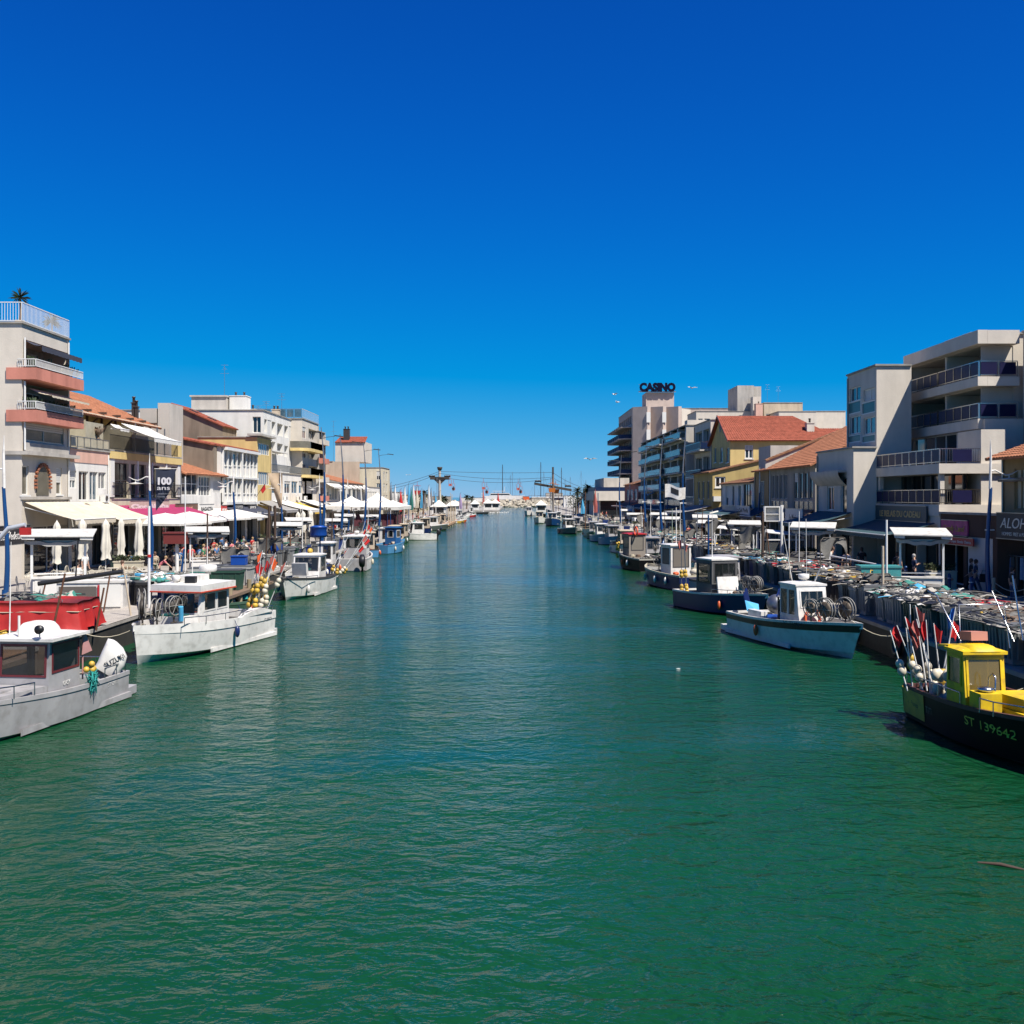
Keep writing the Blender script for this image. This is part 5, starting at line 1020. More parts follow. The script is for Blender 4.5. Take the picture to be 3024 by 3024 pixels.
# C5 dark boat with red roof
t = boat('fishing_boat', 'dark hulled fishing boat with a red roofed grey wheelhouse and black outboard', (10.6, 87.5), 104); C5 = t
hull(t, 7.6, 2.6, 1.05, 1.5, (HBLACK, mat('pale_gunwale', (.4,.38,.34), .5)), deckz=.5, rake=.7, bandh=.12, full=2.6, flare=.2)
cabin(t, -.3, 1.2, 1.5, .9, 2.9, .0, mat('taupe_cabin', (.27,.235,.20), .6), REDP, .1, back=((.15,.85,.35,.92),), gm=mat('curtained_pane', (.22,.2,.17), .4)); outboard(t, -3.9, -.6, .9, .4, M_BLACK, None, 1.3); lifebelt(t, (-.5,.2,3.2), .35, 'y')
mb = MB(); [mb.ball((1.2+rnd.gauss(0,.2), 1.2, 1.6+rnd.gauss(0,.4)), .12, n=8, m=5) for _ in range(14)]; mb.build('float_string', BUOYY, t)
small_boat('small grey boat with a white wheelhouse beside the quay corner', 9.6, 170, -75, 6.6, 2.6, mat('slate_hull', (.13,.14,.15), .5), GEL, GEL, cx=-.6)
small_boat('blue hulled cabin cruiser with cream double windowed wheelhouse and masthead', 8.6, 217, -95, 8.6, 3.3, mat('bright_navy_hull', (.008,.045,.16), .3), GEL, GEL, cx=.6, zs=1.2, zb=1.9, mast=2.5)
small_boat('cream cabin boat standing behind the blue hulled cruiser', 6.4, 238, -95, 7.5, 2.8, GEL, GEL, mat('cream_cabin', (.6,.55,.42), .5), zs=1.1, zb=1.6)
small_boat('white cabin boat with open back and canopy, first boat before the breakwater', 5.6, 335, -100, 9.0, 3.2, GEL, GEL, GEL, zs=1.2, zb=1.8, cx=0)
small_boat('dark day boat in the shade behind the open backed white boat', 9.2, 318, -95, 7.0, 2.6, HBLACK, GEL, None)
small_boat('light blue boat with cabin lying under the long quay wall', 12.2, 140, -85, 6.8, 2.4, SKYB, GEL, GEL)
small_boat('white fishing boat with beige cabin, half hidden in the row under the bins', 12.4, 112, -84, 6.8, 2.4, GEL, RUBD, W_BEIGE, motor=M_BLACK)
small_boat('small navy boat in the row, past the red roofed wheelhouse', 12.6, 101, -88, 6.0, 2.2, NAVY, GEL, None)
small_boat('green rowing boat lying by the jetty posts behind the large white boat', -14.8, 53.5, -95, 6.0, 1.9, mat('green_boat_paint', (.03,.085,.05), .6, var=.2, dirt=.2), mat('dull_green', (.06,.12,.08), .7), None, zs=.6, zb=.8)
small_boat('green boat with grey crates, second of the two by the jetty posts', -14.6, 47.6, -100, 5.0, 1.8, MATS['green_boat_paint'], MATS['dull_green'], None, zs=.65, zb=.85)
small_boat('white cabin boat with many marker poles, between grey boat and blue boat', -14.9, 99.5, 85, 6.4, 2.3, GEL, RUBD, GEL, motor=M_BLACK)
small_boat('white boat with grey gunwale behind the green net heap, before the grey cabin boat', -15.0, 77, 92, 6.4, 2.2, GEL, GPLAS, None, motor=M_BLACK)
small_boat('weathered beige boat at the foot of the tent pavilion', -15.0, 131, 88, 6.4, 2.3, GEL, W_BEIGE, W_BEIGE)

XB = random.Random(77); HC = [(GEL,'white'), (NAVY,'navy'), (GEL,'white'), (HBLACK,'black'), (SKYB,'sky blue'), (GEL_G,'grey'), (GEL,'white'), (mat('faded_green_hull', (.05,.13,.09), .5, var=.25, dirt=.3),'faded green')]
for i, (x, y) in enumerate(((12.9,121), (12.6,131), (11.9,151), (12.6,160), (11.6,182), (12.0,197), (11.8,209), (11.6,256), (11.2,272), (11.6,290), (12.9,92.5), (13.2,79), (13.3,63))):
    h, n_ = HC[(i*3+1) % 8]; small_boat(f'{n_} boat of the inner row on the casino side, {["first","second","third","fourth","fifth","sixth","seventh","eighth","ninth","tenth","eleventh","twelfth","thirteenth"][i]} by build order seaward'.replace(' by build order seaward', ' counted toward the breakwater' if i < 10 else ' lying nearer the bridge'), x+XB.uniform(-.3,.2), y, -86+XB.uniform(-8,8), XB.uniform(5,6.8), XB.uniform(2.0,2.5), h, XB.choice([GEL, RUBD, None]) or h, XB.choice([GEL, W_BEIGE, None, None, GEL_G]), mast=XB.choice([0,2.4,3.2]))
for i, (x, y) in enumerate(((-14.9,121), (-14.8,138.5), (-15,156), (-14.9,176), (-15,203), (-14.7,216), (-14.6,268), (-14.5,284), (-14.6,345), (-14.4,362), (-14.9,106), (-14.9,82.5), (-14.9,73.2))):
    h, n_ = HC[(i*5+2) % 8]; small_boat(f'{n_} boat of the inner row on the terrace side, {["first","second","third","fourth","fifth","sixth","seventh","eighth","ninth","tenth","eleventh","twelfth","thirteenth"][i]}{" counted toward the breakwater" if i < 10 else " lying nearer the bridge"}', x, y, 90+XB.uniform(-10,10), XB.uniform(4.8,6.4), XB.uniform(1.9,2.3), h, XB.choice([GEL, RUBD]), XB.choice([GEL, None, GEL, W_BEIGE]), mast=XB.choice([0,2.4,3.2]))
# ================= quay furniture =================
LBL = {}
NTH = ['first','second','third','fourth','fifth','sixth','seventh','eighth','ninth','tenth','eleventh','twelfth','thirteenth','fourteenth','fifteenth','sixteenth','seventeenth','eighteenth','nineteenth','twentieth']
NTH += ['twenty-'+w for w in NTH[:9]]+['thirtieth']+['thirty-'+w for w in NTH[:9]]+['fortieth']+['forty-'+w for w in NTH[:9]]+['fiftieth']+['fifty-'+w for w in NTH[:9]]+['sixtieth']+['sixty-'+w for w in NTH[:9]]+['seventieth']
LQ, RQ = 'the terrace side quay', 'the casino side quay'
class Row:
    """numbers copies of one prototype seaward along a quay"""
    def __init__(s, proto, what, where, group): s.p = proto; s.w = what; s.where = where; s.g = group; s.n = 0
    def __call__(s, x, y, rz=0, z=ZQ+.02, label=None, **k):
        lab = label or f'{NTH[s.n]} {s.w} counted seaward, {s.where}'; s.n += 1
        if s.n == 1 and not s.p.get('_used'):
            s.p['_used'] = 1; s.p.location = (x, y, z); s.p.rotation_euler = (0, 0, rz); s.p['label'] = lab; s.p['group'] = s.g
            KIDS.setdefault(s.p.name, [(c, [g for g in c.children]) for c in s.p.children])
            if k.get('scale'): s.p.scale = (k['scale'],)*3 if not isinstance(k['scale'], tuple) else k['scale']
            return s.p
        return dup(s.p, (x, y, z), rz, lab, s.g, **k)
M_BLUE = mat('blue_lamp_paint', (.006, .055, .19), .35, var=.12); M_CANV = mat('cream_parasol_canvas', (.70, .66, .57), .9, var=.1, scale=4)
# tall curved blue masts
def mast_proto():
    t = thing('light_mast', 'm', 'lamp'); C_ = lambda z: (.35*math.sin(z/11.6*math.pi*1.0)*(-1), 0, z)
    mb = MB(); mb.tube([C_(i*.45) for i in range(17)], [.17-.006*i for i in range(17)], 10); mb.lathe([(.3,0),(.3,.08),(.2,.12),(.18,.5)], n=10); mb.build('lower_pole', M_BLUE, t)
    mb = MB(); mb.tube([C_(7.2+i*.5) for i in range(9)], [.075-.005*i for i in range(9)], 8); mb.build('upper_pole', M_GMETAL, t)
    mb = MB(); mb.tube([C_(10.2), (-.5,0,10.3), (-1.25,0,10.38)], [.03,.025,.02], 6); mb.cbox((-1.6,0,10.4), (.75,.28,.09), ry=-.12); mb.build('lamp_arm', M_DFRAME, t)
    mb = MB(); mb.box((-.45,-.06,4.4), (.0,.06,4.46)); mb.box((-.62,-.12,4.36), (-.35,.12,4.5)); mb.build('low_lamp', GEL, t); return t
mp = mast_proto()
r = Row(mp, 'tall curved blue light mast', 'on '+LQ, 'tall light masts on the terrace side')
for px in (947, 1003, 1072, 1116): y = DX(px, -17.0); r(-17.0, y, math.pi)
r2 = Row(mp, 'tall curved blue light mast', 'on '+RQ, 'tall light masts on the casino side')
r2.n = 0; mp['_used'] = 1
for px in (2027, 1958, 1911, 1836): y = DX(px, 16.2); r2(16.2, y, 0)
# street lamps with gull wing arms
def lamp_proto():
    t = thing('street_lamp', 's', 'lamp'); mb = MB(); mb.tube([(-.10*math.sin(i/12*math.pi*1.2), 0, i*.42) for i in range(14)], [.13-.004*i for i in range(14)], 10); mb.lathe([(.26,0),(.26,.1),(.16,.2),(.15,.6)], n=10); mb.build('lower_pole', M_BLUE, t)
    mb = MB(); mb.tube([(.05,0,5.4), (.08,0,7.0), (.06,0,7.9)], [.075,.06,.01], 8); mb.build('upper_pole', GEL, t)
    mb = MB(); pts = [(.08,0,6.3), (.3,0,6.33), (.55,0,6.2), (.85,0,6.08), (1.15,0,6.15), (1.45,0,6.32)]; mb.tube(pts, [.05,.045,.04,.04,.03,.015], 6)
    mb.build('wave_arm', GEL, t)
    mb = MB(); mb.lathe([(0,.0),(.25,.02),(.55,.06),(.25,.1),(0,.14)], (1.0,0,5.82), 16, sy=.45); mb.tube([(1.0,0,5.9), (1.0,0,6.1)], .03, 5); mb.build('lamp_shade', GEL, t)
    mb = MB(); mb.box((-.2,-.05,3.3), (.25,.05,3.36)); mb.build('clamp', GEL, t); return t
lp = lamp_proto()
r = Row(lp, 'gull wing street lamp', 'on '+RQ, 'gull wing street lamps, casino side')
for y in (51.5, 76.5, 99.5, 123.5, 148, 172, 196): r(24.0, y, 0) if y < 130 else r(22.5, y, 0)
r = Row(lp, 'gull wing street lamp', 'on '+LQ, 'gull wing street lamps, terrace side'); lp['_used'] = 1
for y in (48.5, 68, 88.5, 106.5, 128, 150): r(-24.0, y, math.pi)
# banners
BAN = mat('navy_banner_cloth', (.022, .03, .06), .85, var=.3, scale=2); BANW = mat('banner_white_print', (.7, .68, .72), .8)
t = thing('banner', 'navy hundred years banner hanging from a lamp on the terrace side quay', 'banner', (-23.75, 68, 5.2))
mb = MB(); N_ = 14
def bz(a, b):
    z = 2.75*(1-b); w = 1.32*(1-b**1.7)+.02; return Vector((.1+w*a, .10*math.sin(a*4+b*6)*a, z))
mb.grid(bz, 8, N_); mb.grid(lambda a, b: bz(a, b)+Vector((0,.015,0)), 8, N_); mb.build('cloth', BAN, t); mb = MB(); mb.tube([(0,0,2.78), (1.5,0,2.78)], .025, 6); mb.build('banner_pole', GEL, t)
lettering('100', .62, frameM((.28,-.14,1.75), (1,0,0), (0,0,1)), BANW, t, False, width=.9, bold=.03); lettering('ans', .42, frameM((.22,-.12,1.38), (1,0,0), (0,0,1)), BANW, t, False, width=.85, depth=.01)
lettering('station', .16, frameM((.3,-.12,1.08), (1,0,0), (0,0,1)), mat('banner_grey_print', (.2,.21,.26), .8), t, False, width=.6); lettering('classée', .16, frameM((.24,-.12,.88), (1,0,0), (0,0,1)), MATS['banner_grey_print'], t, False, width=.5)
t = thing('banner', 'navy banner with white printing curling in the wind on the casino side', 'banner', (24.1, 76.2, 4.9))
def bz2(a, b): return Vector((.1+(1.45*(.35+.65*b**.7))*a, .18*math.sin(a*5+b*4), 2.9-2.9*b+.25*a*math.sin(b*3)))
mb = MB(); mb.grid(bz2, 8, 12); mb.grid(lambda a, b: bz2(a, b)+Vector((0,.015,0)), 8, 12); mb.build('cloth', BAN, t)
mb = MB()
for (a, b, w) in ((.5,.32,.3),(.45,.42,.35),(.4,.5,.45),(.75,.5,.15),(.35,.57,.5),(.3,.8,.3),(.7,.77,.5),(.3,.87,.35),(.68,.84,.4)): p = bz2(a, b); mb.cbox((p.x, p.y-.17, p.z), (w*.6, .01, .09), ry=-.1)
mb.build('print', BANW, t)
t = thing('banner', 'tan banner on a lamp beside the white terrace wing', 'banner', (-23.8, 106.5, 5.0))
mb = MB(); mb.grid(lambda a, b: Vector((-.1-1.5*a*(1-.75*b), .15*math.sin(a*4+b*5), 3.6*(1-b))), 8, 12); mb.grid(lambda a, b: Vector((-.1-1.5*a*(1-.75*b), .02+.15*math.sin(a*4+b*5), 3.6*(1-b))), 8, 12); mb.build('cloth', mat('tan_banner_cloth', (.46,.35,.24), .85, var=.25), t)
# bins: the long row on the quay edges
def bin_proto(w=.85, d=.8, h=1.08, m=None, name='fish_bin', lab='b'):
    t = thing(name, lab, 'bin'); mb = MB(); tp = .07
    for (z0, z1, e0, e1) in ((0, .12, tp, tp), (.12, h-.12, tp, 0), (h-.12, h, -.035, -.035)):
        a = [(-w/2+e0, -d/2+e0, z0), (w/2-e0, -d/2+e0, z0), (w/2-e0, d/2-e0, z0), (-w/2+e0, d/2-e0, z0)]; b = [(-w/2+e1, -d/2+e1, z1), (w/2-e1, -d/2+e1, z1), (w/2-e1, d/2-e1, z1), (-w/2+e1, d/2-e1, z1)]
        mb.add(a+b, [(0,3,2,1),(4,5,6,7)]+[(i,(i+1)%4,(i+1)%4+4,i+4) for i in range(4)])
    for k in range(3): x = -w/2+.2+k*(w-.4)/2; mb.box((x-.025, -d/2-.015, .15), (x+.025, -d/2+.05, h-.13)); mb.box((-w/2-.012, x*d/w-.025, .15), (-w/2+.05, x*d/w+.025, h-.13))
    mb.build('bin_body', m or GPLAS, t); mb = MB(); mb.box((-w/2-.04, -d/2-.04, h+.003), (w/2+.04, d/2+.04, h+.045)); mb.box((-w/2+.1, -d/2+.1, h+.046), (w/2-.1, d/2-.1, h+.07)); mb.build('lid', mat('dark_grey_lid', (.10,.105,.11), .55, var=.2, rndv=.5, dirt=.3), t); return t
bp_ = bin_proto(); BINC = {n: mat(n, c, .55, var=.15, rndv=.2, dirt=.25, streak=.2) for n, c in (('blue_bin', (.012,.05,.25)), ('green_bin', (.025,.09,.06)), ('white_bin', (.6,.6,.57)), ('black_bin', (.03,.03,.032)), ('pale_bin', (.42,.42,.40)))}
def nets(x, y, z, w, d, h, cols, label, seed=0, dens=1.0, name='net_heap'):
    """a heap of netting, ropes and floats over the lids: nobody could count its strands"""
    R_ = random.Random(seed); mb = MB()
    nu, nv = max(3, int(w*7)), max(3, int(d*7)); ph = [R_.uniform(0, 6) for _ in range(8)]
    def f(a, b):
        e = min(1, 5*min(a, 1-a, b, 1-b)+.05); q = .5+.25*math.sin(a*w*3+ph[0])*math.sin(b*d*2.2+ph[1])+.25*math.sin(a*w*7+ph[2]+b*3)*math.sin(b*d*6+ph[3])
        return Vector((x-w/2+w*a, y-d/2+d*b, z+h*e*q+R_.uniform(-.03,.03)*e))
    o0 = len(mb.f); mb.grid(f, nu, nv, 0)
    for q in range(o0, len(mb.f)):      # patches of the heap take turns at the given colours
        cv = mb.v[mb.f[q][0]]; mb.m[q] = int((math.sin(cv[0]*1.7+ph[4])+math.sin(cv[1]*1.1+ph[5])+2)*1.1+R_.random()*.7) % min(6, len(cols))
    n = int(w*d*9*dens)
    for i in range(n):
        a, b = R_.random(), R_.random(); p = f(a, b); k = R_.random()
        if k < .60:
            ang = R_.uniform(0, 6.28); L_ = R_.uniform(.3, 1.5); mi = R_.randrange(len(cols)); cu_ = R_.uniform(-.3,.3)
            mb.tube([p+Vector((math.cos(ang)*L_*q/4-math.sin(ang)*cu_*math.sin(q*.785), math.sin(ang)*L_*q/4+math.cos(ang)*cu_*math.sin(q*.785), .02+.05*math.sin(q*.785)+R_.uniform(-.01,.03))) for q in range(5)], R_.uniform(.008,.028), 4, mi)
        elif k < .93:
            s = R_.uniform(.05, .17); mi = R_.randrange(len(cols))
            for q in range(R_.randrange(1,4)): mb.ball(p+Vector((R_.gauss(0,.15), R_.gauss(0,.15), .03)), s, (1, R_.uniform(.7,1.1), R_.uniform(.5,.8)), 7, 4, mi)
        elif k < .975:
            s = R_.uniform(.2,.4); mi = R_.randrange(len(cols)); pz = R_.uniform(0,6)
            mb.grid(lambda u, v: p+Vector(((u-.5)*s*2, (v-.5)*s*1.6, .05+.10*math.sin(u*5+pz)*math.sin(v*4+pz)+R_.uniform(0,.03))), 5, 5, mi)
        else: mb.cbox(p+Vector((0,0,.06)), (R_.uniform(.3,.6), R_.uniform(.2,.4), R_.uniform(.08,.2)), R_.uniform(0,3), R_.randrange(len(cols)), R_.uniform(-.15,.15), R_.uniform(-.15,.15))
    o = mb.build(name, cols, None); return tag(o, label, 'nets', 'heaps of nets on the quay bins', 'stuff')
NETW = mat('pale_net', (.42,.395,.35), .95, var=.3, scale=6); NETT = mat('teal_net', (.04,.22,.18), .95, var=.4, scale=6); NETG = mat('grey_net', (.15,.145,.135), .95, var=.35, scale=6); NETB = mat('brown_net', (.15,.10,.07), .95, var=.4, scale=6); NETR = mat('red_cloth', (.50,.02,.03), .8, var=.2)
r = Row(bp_, 'front row fish bin', 'on '+RQ, 'fish bins along the casino side edge')
y = 27.0; k = 0
while y < 112 and k < 68:
    q = rnd.random(); rc = {} if q > .30 else dict(recolor={'grey_plastic': BINC[rnd.choice(['blue_bin','green_bin','pale_bin','black_bin','black_bin','pale_bin'])]})
    x = 15.25+rnd.uniform(-.08,.08)+(.25 if k % 7 == 0 else 0)
    s = rnd.uniform(.94, 1.1); r(x, y, rnd.uniform(-.06,.06), scale=(s, s, s*rnd.uniform(.92,1.1)), **({} if k == 0 else rc)); y += rnd.uniform(.92, 1.05) if rnd.random() > .12 else rnd.uniform(1.5, 2.4); k += 1
k = 0; y = 27.5; rr_ = Row(bp_, 'back row fish bin', 'on '+RQ, 'second row of fish bins, casino side'); bp_['_used'] = 1
while y < 90: rr_(16.7+rnd.uniform(-.1,.2), y, rnd.uniform(-.1,.1), scale=rnd.uniform(.85,1.0), recolor={'grey_plastic': rnd.choice([GPLAS, BINC['pale_bin'], BINC['black_bin']])}); y += rnd.choice([1.0, 1.05, 1.1, 2.2, 3.5]); k += 1
cs = [[NETW, NETG, M_BLACK, NETW, NETG, NETB, M_BLACK, NETG, NETT, NETG], [NETG, NETW, NETB, NETG, M_BLACK, NETW, NETG, BUOYY, NETB, GEL], [NETW, NETG, M_BLACK, NETG, NETB, NETG, NETW, NETR, NETG, GEL], [NETG, NETT, GEL, NETG, NETW, M_BLACK, NETG, NETW, LBLUE]]  # pale and black patches paint highlights and shaded gaps among the nets
for i, (y, d, w, h, x) in enumerate(((28.5,3.4,3.0,.32,16.0), (32.3,3.8,3.6,.34,16.4), (36.4,3.6,3.2,.30,16.2), (40.6,4.0,3.4,.34,16.4), (45,4.2,3.0,.30,16.3), (50.5,5,3.0,.30,16.4), (56.5,5,3,.30,16.3), (63,6,3,.32,16.2), (70,6.5,3,.30,16.2), (78,7,2.6,.3,16.1), (87,8,2.6,.3,16.0), (98,9,2.2,.3,15.7))):
    nets(x, y, ZQ+1.08, w, d, h, cs[i % 4], f'{NTH[i]} tangle of nets, floats and rope on the bins counted seaward, casino side', seed=i+3)
for i in range(26):
    y = 108+i*4.3; x = 15.3+rnd.uniform(-.1,.6); s = rnd.uniform(.9,1.15)
    if i % 2 == 0: nets(x+.3, y, ZQ+1.0*(i % 4 == 0), 1.8, 3.2, .45, cs[i % 4], f'{NTH[i//2]} far clump of nets and gear counted seaward past the red roofed wheelhouse', seed=50+i, dens=.7)
    else: dup(bp_, (x, y, ZQ+.02), rnd.uniform(-.2,.2), f'{NTH[i//2]} far fish bin counted seaward past the last big net tangle', 'far bins on the casino side', scale=s, recolor={'grey_plastic': rnd.choice([GPLAS, GEL, BINC['blue_bin']])})
r = Row(bp_, 'lidded fish bin', 'along the edge of '+LQ, 'fish bins along the terrace side edge'); bp_['_used'] = 1
y = 54.5
for k in range(42):
    r(-16.7+rnd.uniform(-.1,.1), y, rnd.uniform(-.1,.1), scale=rnd.uniform(.9,1.1), recolor={'grey_plastic': rnd.choice([GPLAS, GPLAS, BINC['green_bin'], BINC['pale_bin'], BINC['blue_bin'], BINC['black_bin']])}); y += rnd.choice([1.05, 1.1, 1.6, 2.6])
for i, (y, d) in enumerate(((58,4), (66,5), (73,4), (81,6), (90,6), (101,8), (113,9), (127,10))):
    nets(-17.5, y, ZQ+1.02*(i % 2), 2.4, d, .45, cs[(i+1) % 4], f'{NTH[i]} pile of nets and poles counted seaward on the terrace side edge', seed=80+i)
for i in range(22):
    y = 140+i*5.2; nets(-16.8, y, ZQ+.3*(i % 3), 2.0, 3.6, .8, cs[i % 4], f'{NTH[i]} far heap of quay gear counted seaward past the tent pavilion', seed=100+i, dens=.6)
# canopied fish stalls: white frames with a tray roof
def stall_proto():
    t = thing('fish_stall', 'f', 'market stall')
    for x in (-1.3, 1.3): mb = MB(); mb.box((x-.06, -.06, 0), (x+.06, .06, 2.45)); mb.build('post', M_WMETAL, t)
    mb = MB(); mb.box((-1.36, -.05, 2.451), (1.36, .05, 2.56)); mb.box((-1.2,.07,1.0), (1.2,.12,1.06)); mb.build('crossbar', M_WMETAL, t)
    mb = MB(); mb.slab([(-1.75,-.6,2.74), (1.75,-.6,2.70), (1.75,1.5,2.98), (-1.75,1.5,3.0)], (0,0,.05)); mb.slab([(-1.7,-.55,2.62), (-1.1,-.55,2.60), (-1.1,-.3,2.62), (-1.7,-.3,2.64)], (0,0,.11)); mb.slab([(1.1,-.55,2.58), (1.72,-.55,2.56), (1.72,-.3,2.60), (1.1,-.3,2.60)], (0,0,.11)); cn = mb.build('canopy', mat('stall_canopy_sheet', (.62,.61,.58), .6, var=.15, scale=1.5, dirt=.35), t)
    mb = MB(); mb.box((-1.7,-.5,2.64), (1.7,-.42,2.70)); mb.build('gutter_and_gap', M_DFRAME, cn)  # dark bar painted for the shaded gap under the canopy edge, no real gutter
    mb = MB(); mb.grid(lambda a, b: Vector((-1.6+3.2*a, -.35+1.7*b, 2.60+.28*b-.24*math.sin(math.pi*a)*(.6+.4*math.sin(b*3))-.03*math.sin(a*22))), 20, 6); mb.grid(lambda a, b: Vector((-1.6+3.2*a, -.36, 2.60-.24*math.sin(math.pi*a)*.6-.03*math.sin(a*22)-.16*b)), 20, 2); mb.build('fabric_liner', mat('grey_stall_fabric', (.40,.39,.37), .9, var=.2, dirt=.3), cn)
    mb = MB(); mb.box((-1.2, -.35, .0), (1.2, .55, .82)); mb.box((-1.28, -.42, .822), (1.28, .62, .88)); c = mb.build('counter', GEL, t); mb = MB(); mb.box((-1.1,-.372,.08), (-.06,-.352,.75)); mb.box((.06,-.372,.08), (1.1,-.352,.75)); mb.build('door', M_TRIM, c); return t
sp_ = stall_proto()
r = Row(sp_, 'white canopied fish stall', 'on '+RQ, 'white fish stalls on the casino side')
for x, y, rz, s in ((20.6,51.5,-.25,(.78,1,1.12)), (19.4,66,-.35,(.8,1,1.1)), (18.6,82,-.2,(.75,.9,1.02)), (18.0,93,-.3,(.7,.9,.95)), (19.6,104,-.15,(.72,.9,1.05)), (17.4,114,-.25,(.7,.9,.92)), (18.6,129,-.2,(.7,.8,1.0)), (17.6,146,-.1,(.7,.8,.9)), (18.6,166,-.1,(.7,.8,1.0))): r(x, y, rz, scale=s)
r = Row(sp_, 'white canopied fish stall', 'on '+LQ, 'white fish stalls on the terrace side'); sp_['_used'] = 1
for x, y, rz, s in ((-22.8,51.5,.3,(.95,1,1.1)), (-19.8,66.5,.3,(.8,.9,1.0)), (-18.6,85,.2,(.7,.9,.95)), (-20.2,97,.3,(.7,.9,1.0)), (-18.4,107,.2,(.7,.9,.9)), (-19.4,119,.2,(.7,.9,1.0)), (-18.2,131,.2,(.7,.8,.9))): r(x, y, rz, scale=s)
def glass_stall(x, y, label):
    t = thing('display_cabinet', label, 'display case', (x, y, ZQ+.02)); mb = MB()
    for a in (-1.6, 0, 1.6):
        for b in (-.5, .5): mb.box((a-.05,b-.05,.0), (a+.05,b+.05,1.9+(.5 if a <= 0 else 0)))
    for z in (.85, 1.85): mb.box((-1.6,-.55,z), (1.6,-.45,z+.08)); mb.box((-1.6,.45,z), (1.6,.55,z+.08))
    mb.build('frame', M_WMETAL, t); mb = MB(); mb.slab([(-1.7,-.6,2.45), (1.7,-.6,2.1), (1.7,.7,2.3), (-1.7,.7,2.65)], (0,0,.06)); mb.build('roof', M_WMETAL, t)
    mb = MB(); mb.box((-1.55,-.48,.1), (1.55,-.46,.84)); mb.box((-1.55,-.48,.94), (1.55,-.46,1.84)); mb.build('pane', mat('display_glass', (.12,.13,.13), .08, alpha=.5), t)
    mb = MB(); [mb.ball((rnd.uniform(-1.3,1.3), rnd.uniform(-.3,.3), 1.0), rnd.uniform(.08,.18), (1,1,.5), 7, 4, rnd.randrange(3)) for _ in range(16)]; mb.build('fish_trays', [NETW, NETT, NETR], t); return t
glass_stall(19.6, 74.5, 'white framed glass display cabinet with trays between two fish stalls'); glass_stall(18.2, 84.5, 'white framed glass cabinet standing in front of the sign with blue lettering')
# white counters and fridge boxes on the near terrace side
t = thing('counter', 'long white counter unit with a basin beside the green bins', 'counter', (-21.2, 50.5, ZQ+.02), .18); mb = MB(); mb.box((-1.8,-.5,0), (1.6,.5,1.0)); mb.box((-1.9,-.6,1.002), (1.7,.6,1.08)); c = mb.build('cabinet', GEL, t)
for k in range(3): mb = MB(); mb.box((-1.7+k*1.1,-.525,.1), (-.75+k*1.1,-.503,.92)); mb.build('door', M_TRIM, c)
t = thing('fridge', 'white freezer chest with a panelled door at the quay edge', 'freezer', (-18.4, 46.2, ZQ+.02), .12); mb = MB(); mb.box((-1.9,-.5,0), (.95,.5,1.15)); mb.box((-2.0,-.55,1.152), (1.0,.55,1.25)); c = mb.build('cabinet', GEL, t)
mb = MB(); mb.box((-.05,-.55,.08), (.85,-.503,1.08)); mb.build('door', M_TRIM, c); mb = MB(); mb.box((-1.8,-.52,.06), (-.2,-.503,1.0)); mb.build('dark_opening', mat('dark_taupe', (.12,.105,.095), .8), c); mb = MB(); mb.box((-.14,-.57,.05), (-.07,-.50,1.05)); mb.build('red_strap', NETR, c)  # flat dark panel painted as the shaded inside of an opening
# red tarpaulin over a pallet of gear
t = thing('covered_gear', 'gear pallet under a bright red tarpaulin near the grey boat', 'covered pallet', (-17.75, 38.6, ZQ+.02), .05)
mb = MB(); Rr = random.Random(5)
def tarp(a, b):
    x = -1.75+3.5*a; ang = 2*math.pi*b; return None
W2_, D2_, H2_ = 1.75, 1.2, 1.12
per = []
for i in range(64):
    u = i/64*4; k = int(u); f_ = u-k; c4 = [(-W2_,-D2_), (W2_,-D2_), (W2_,D2_), (-W2_,D2_)]; a, b = c4[k], c4[(k+1)%4]; per.append((a[0]+(b[0]-a[0])*f_, a[1]+(b[1]-a[1])*f_))
vs = []
for j in range(7):
    for i, (x, y) in enumerate(per):
        s = 1+.02*j+(.045*math.sin(i*1.1)+.03*math.sin(i*2.3+1))*(j/6)**.7; vs.append((x*s, y*s, H2_*(1-j/6)+.02*math.sin(i*.7)*(j < 3)+ (.14*abs(math.sin(i*.35)) if j == 6 else 0)))
mb.add(vs, [(j*64+i, j*64+(i+1)%64, (j+1)*64+(i+1)%64, (j+1)*64+i) for j in range(6) for i in range(64)]+[tuple(range(64))], 0, True)
mb.build('tarpaulin', mat('red_tarpaulin', (.42,.015,.012), .65, var=.25, scale=1.5, bump=.5, bscale=3), t); mb = MB(); mb.tube([(x*1.035, y*1.035, .78+.01*math.sin(i)) for i, (x, y) in enumerate(per)]+[(per[0][0]*1.035, per[0][1]*1.035, .78)], .018, 4); mb.build('rope', ROPE, t)
nets(-18.4, 38.8, ZQ+1.14, 1.8, 1.6, .22, [NETG, M_BLACK, NETT, NETG], 'black trays and green netting lying on the red tarpaulin', 200)
nets(-19.6, 44.0, ZQ+.2, 2.2, 1.6, .9, [NETG, NETT, NETT, NETW], 'low heap of green netting behind the red tarpaulin', 201)
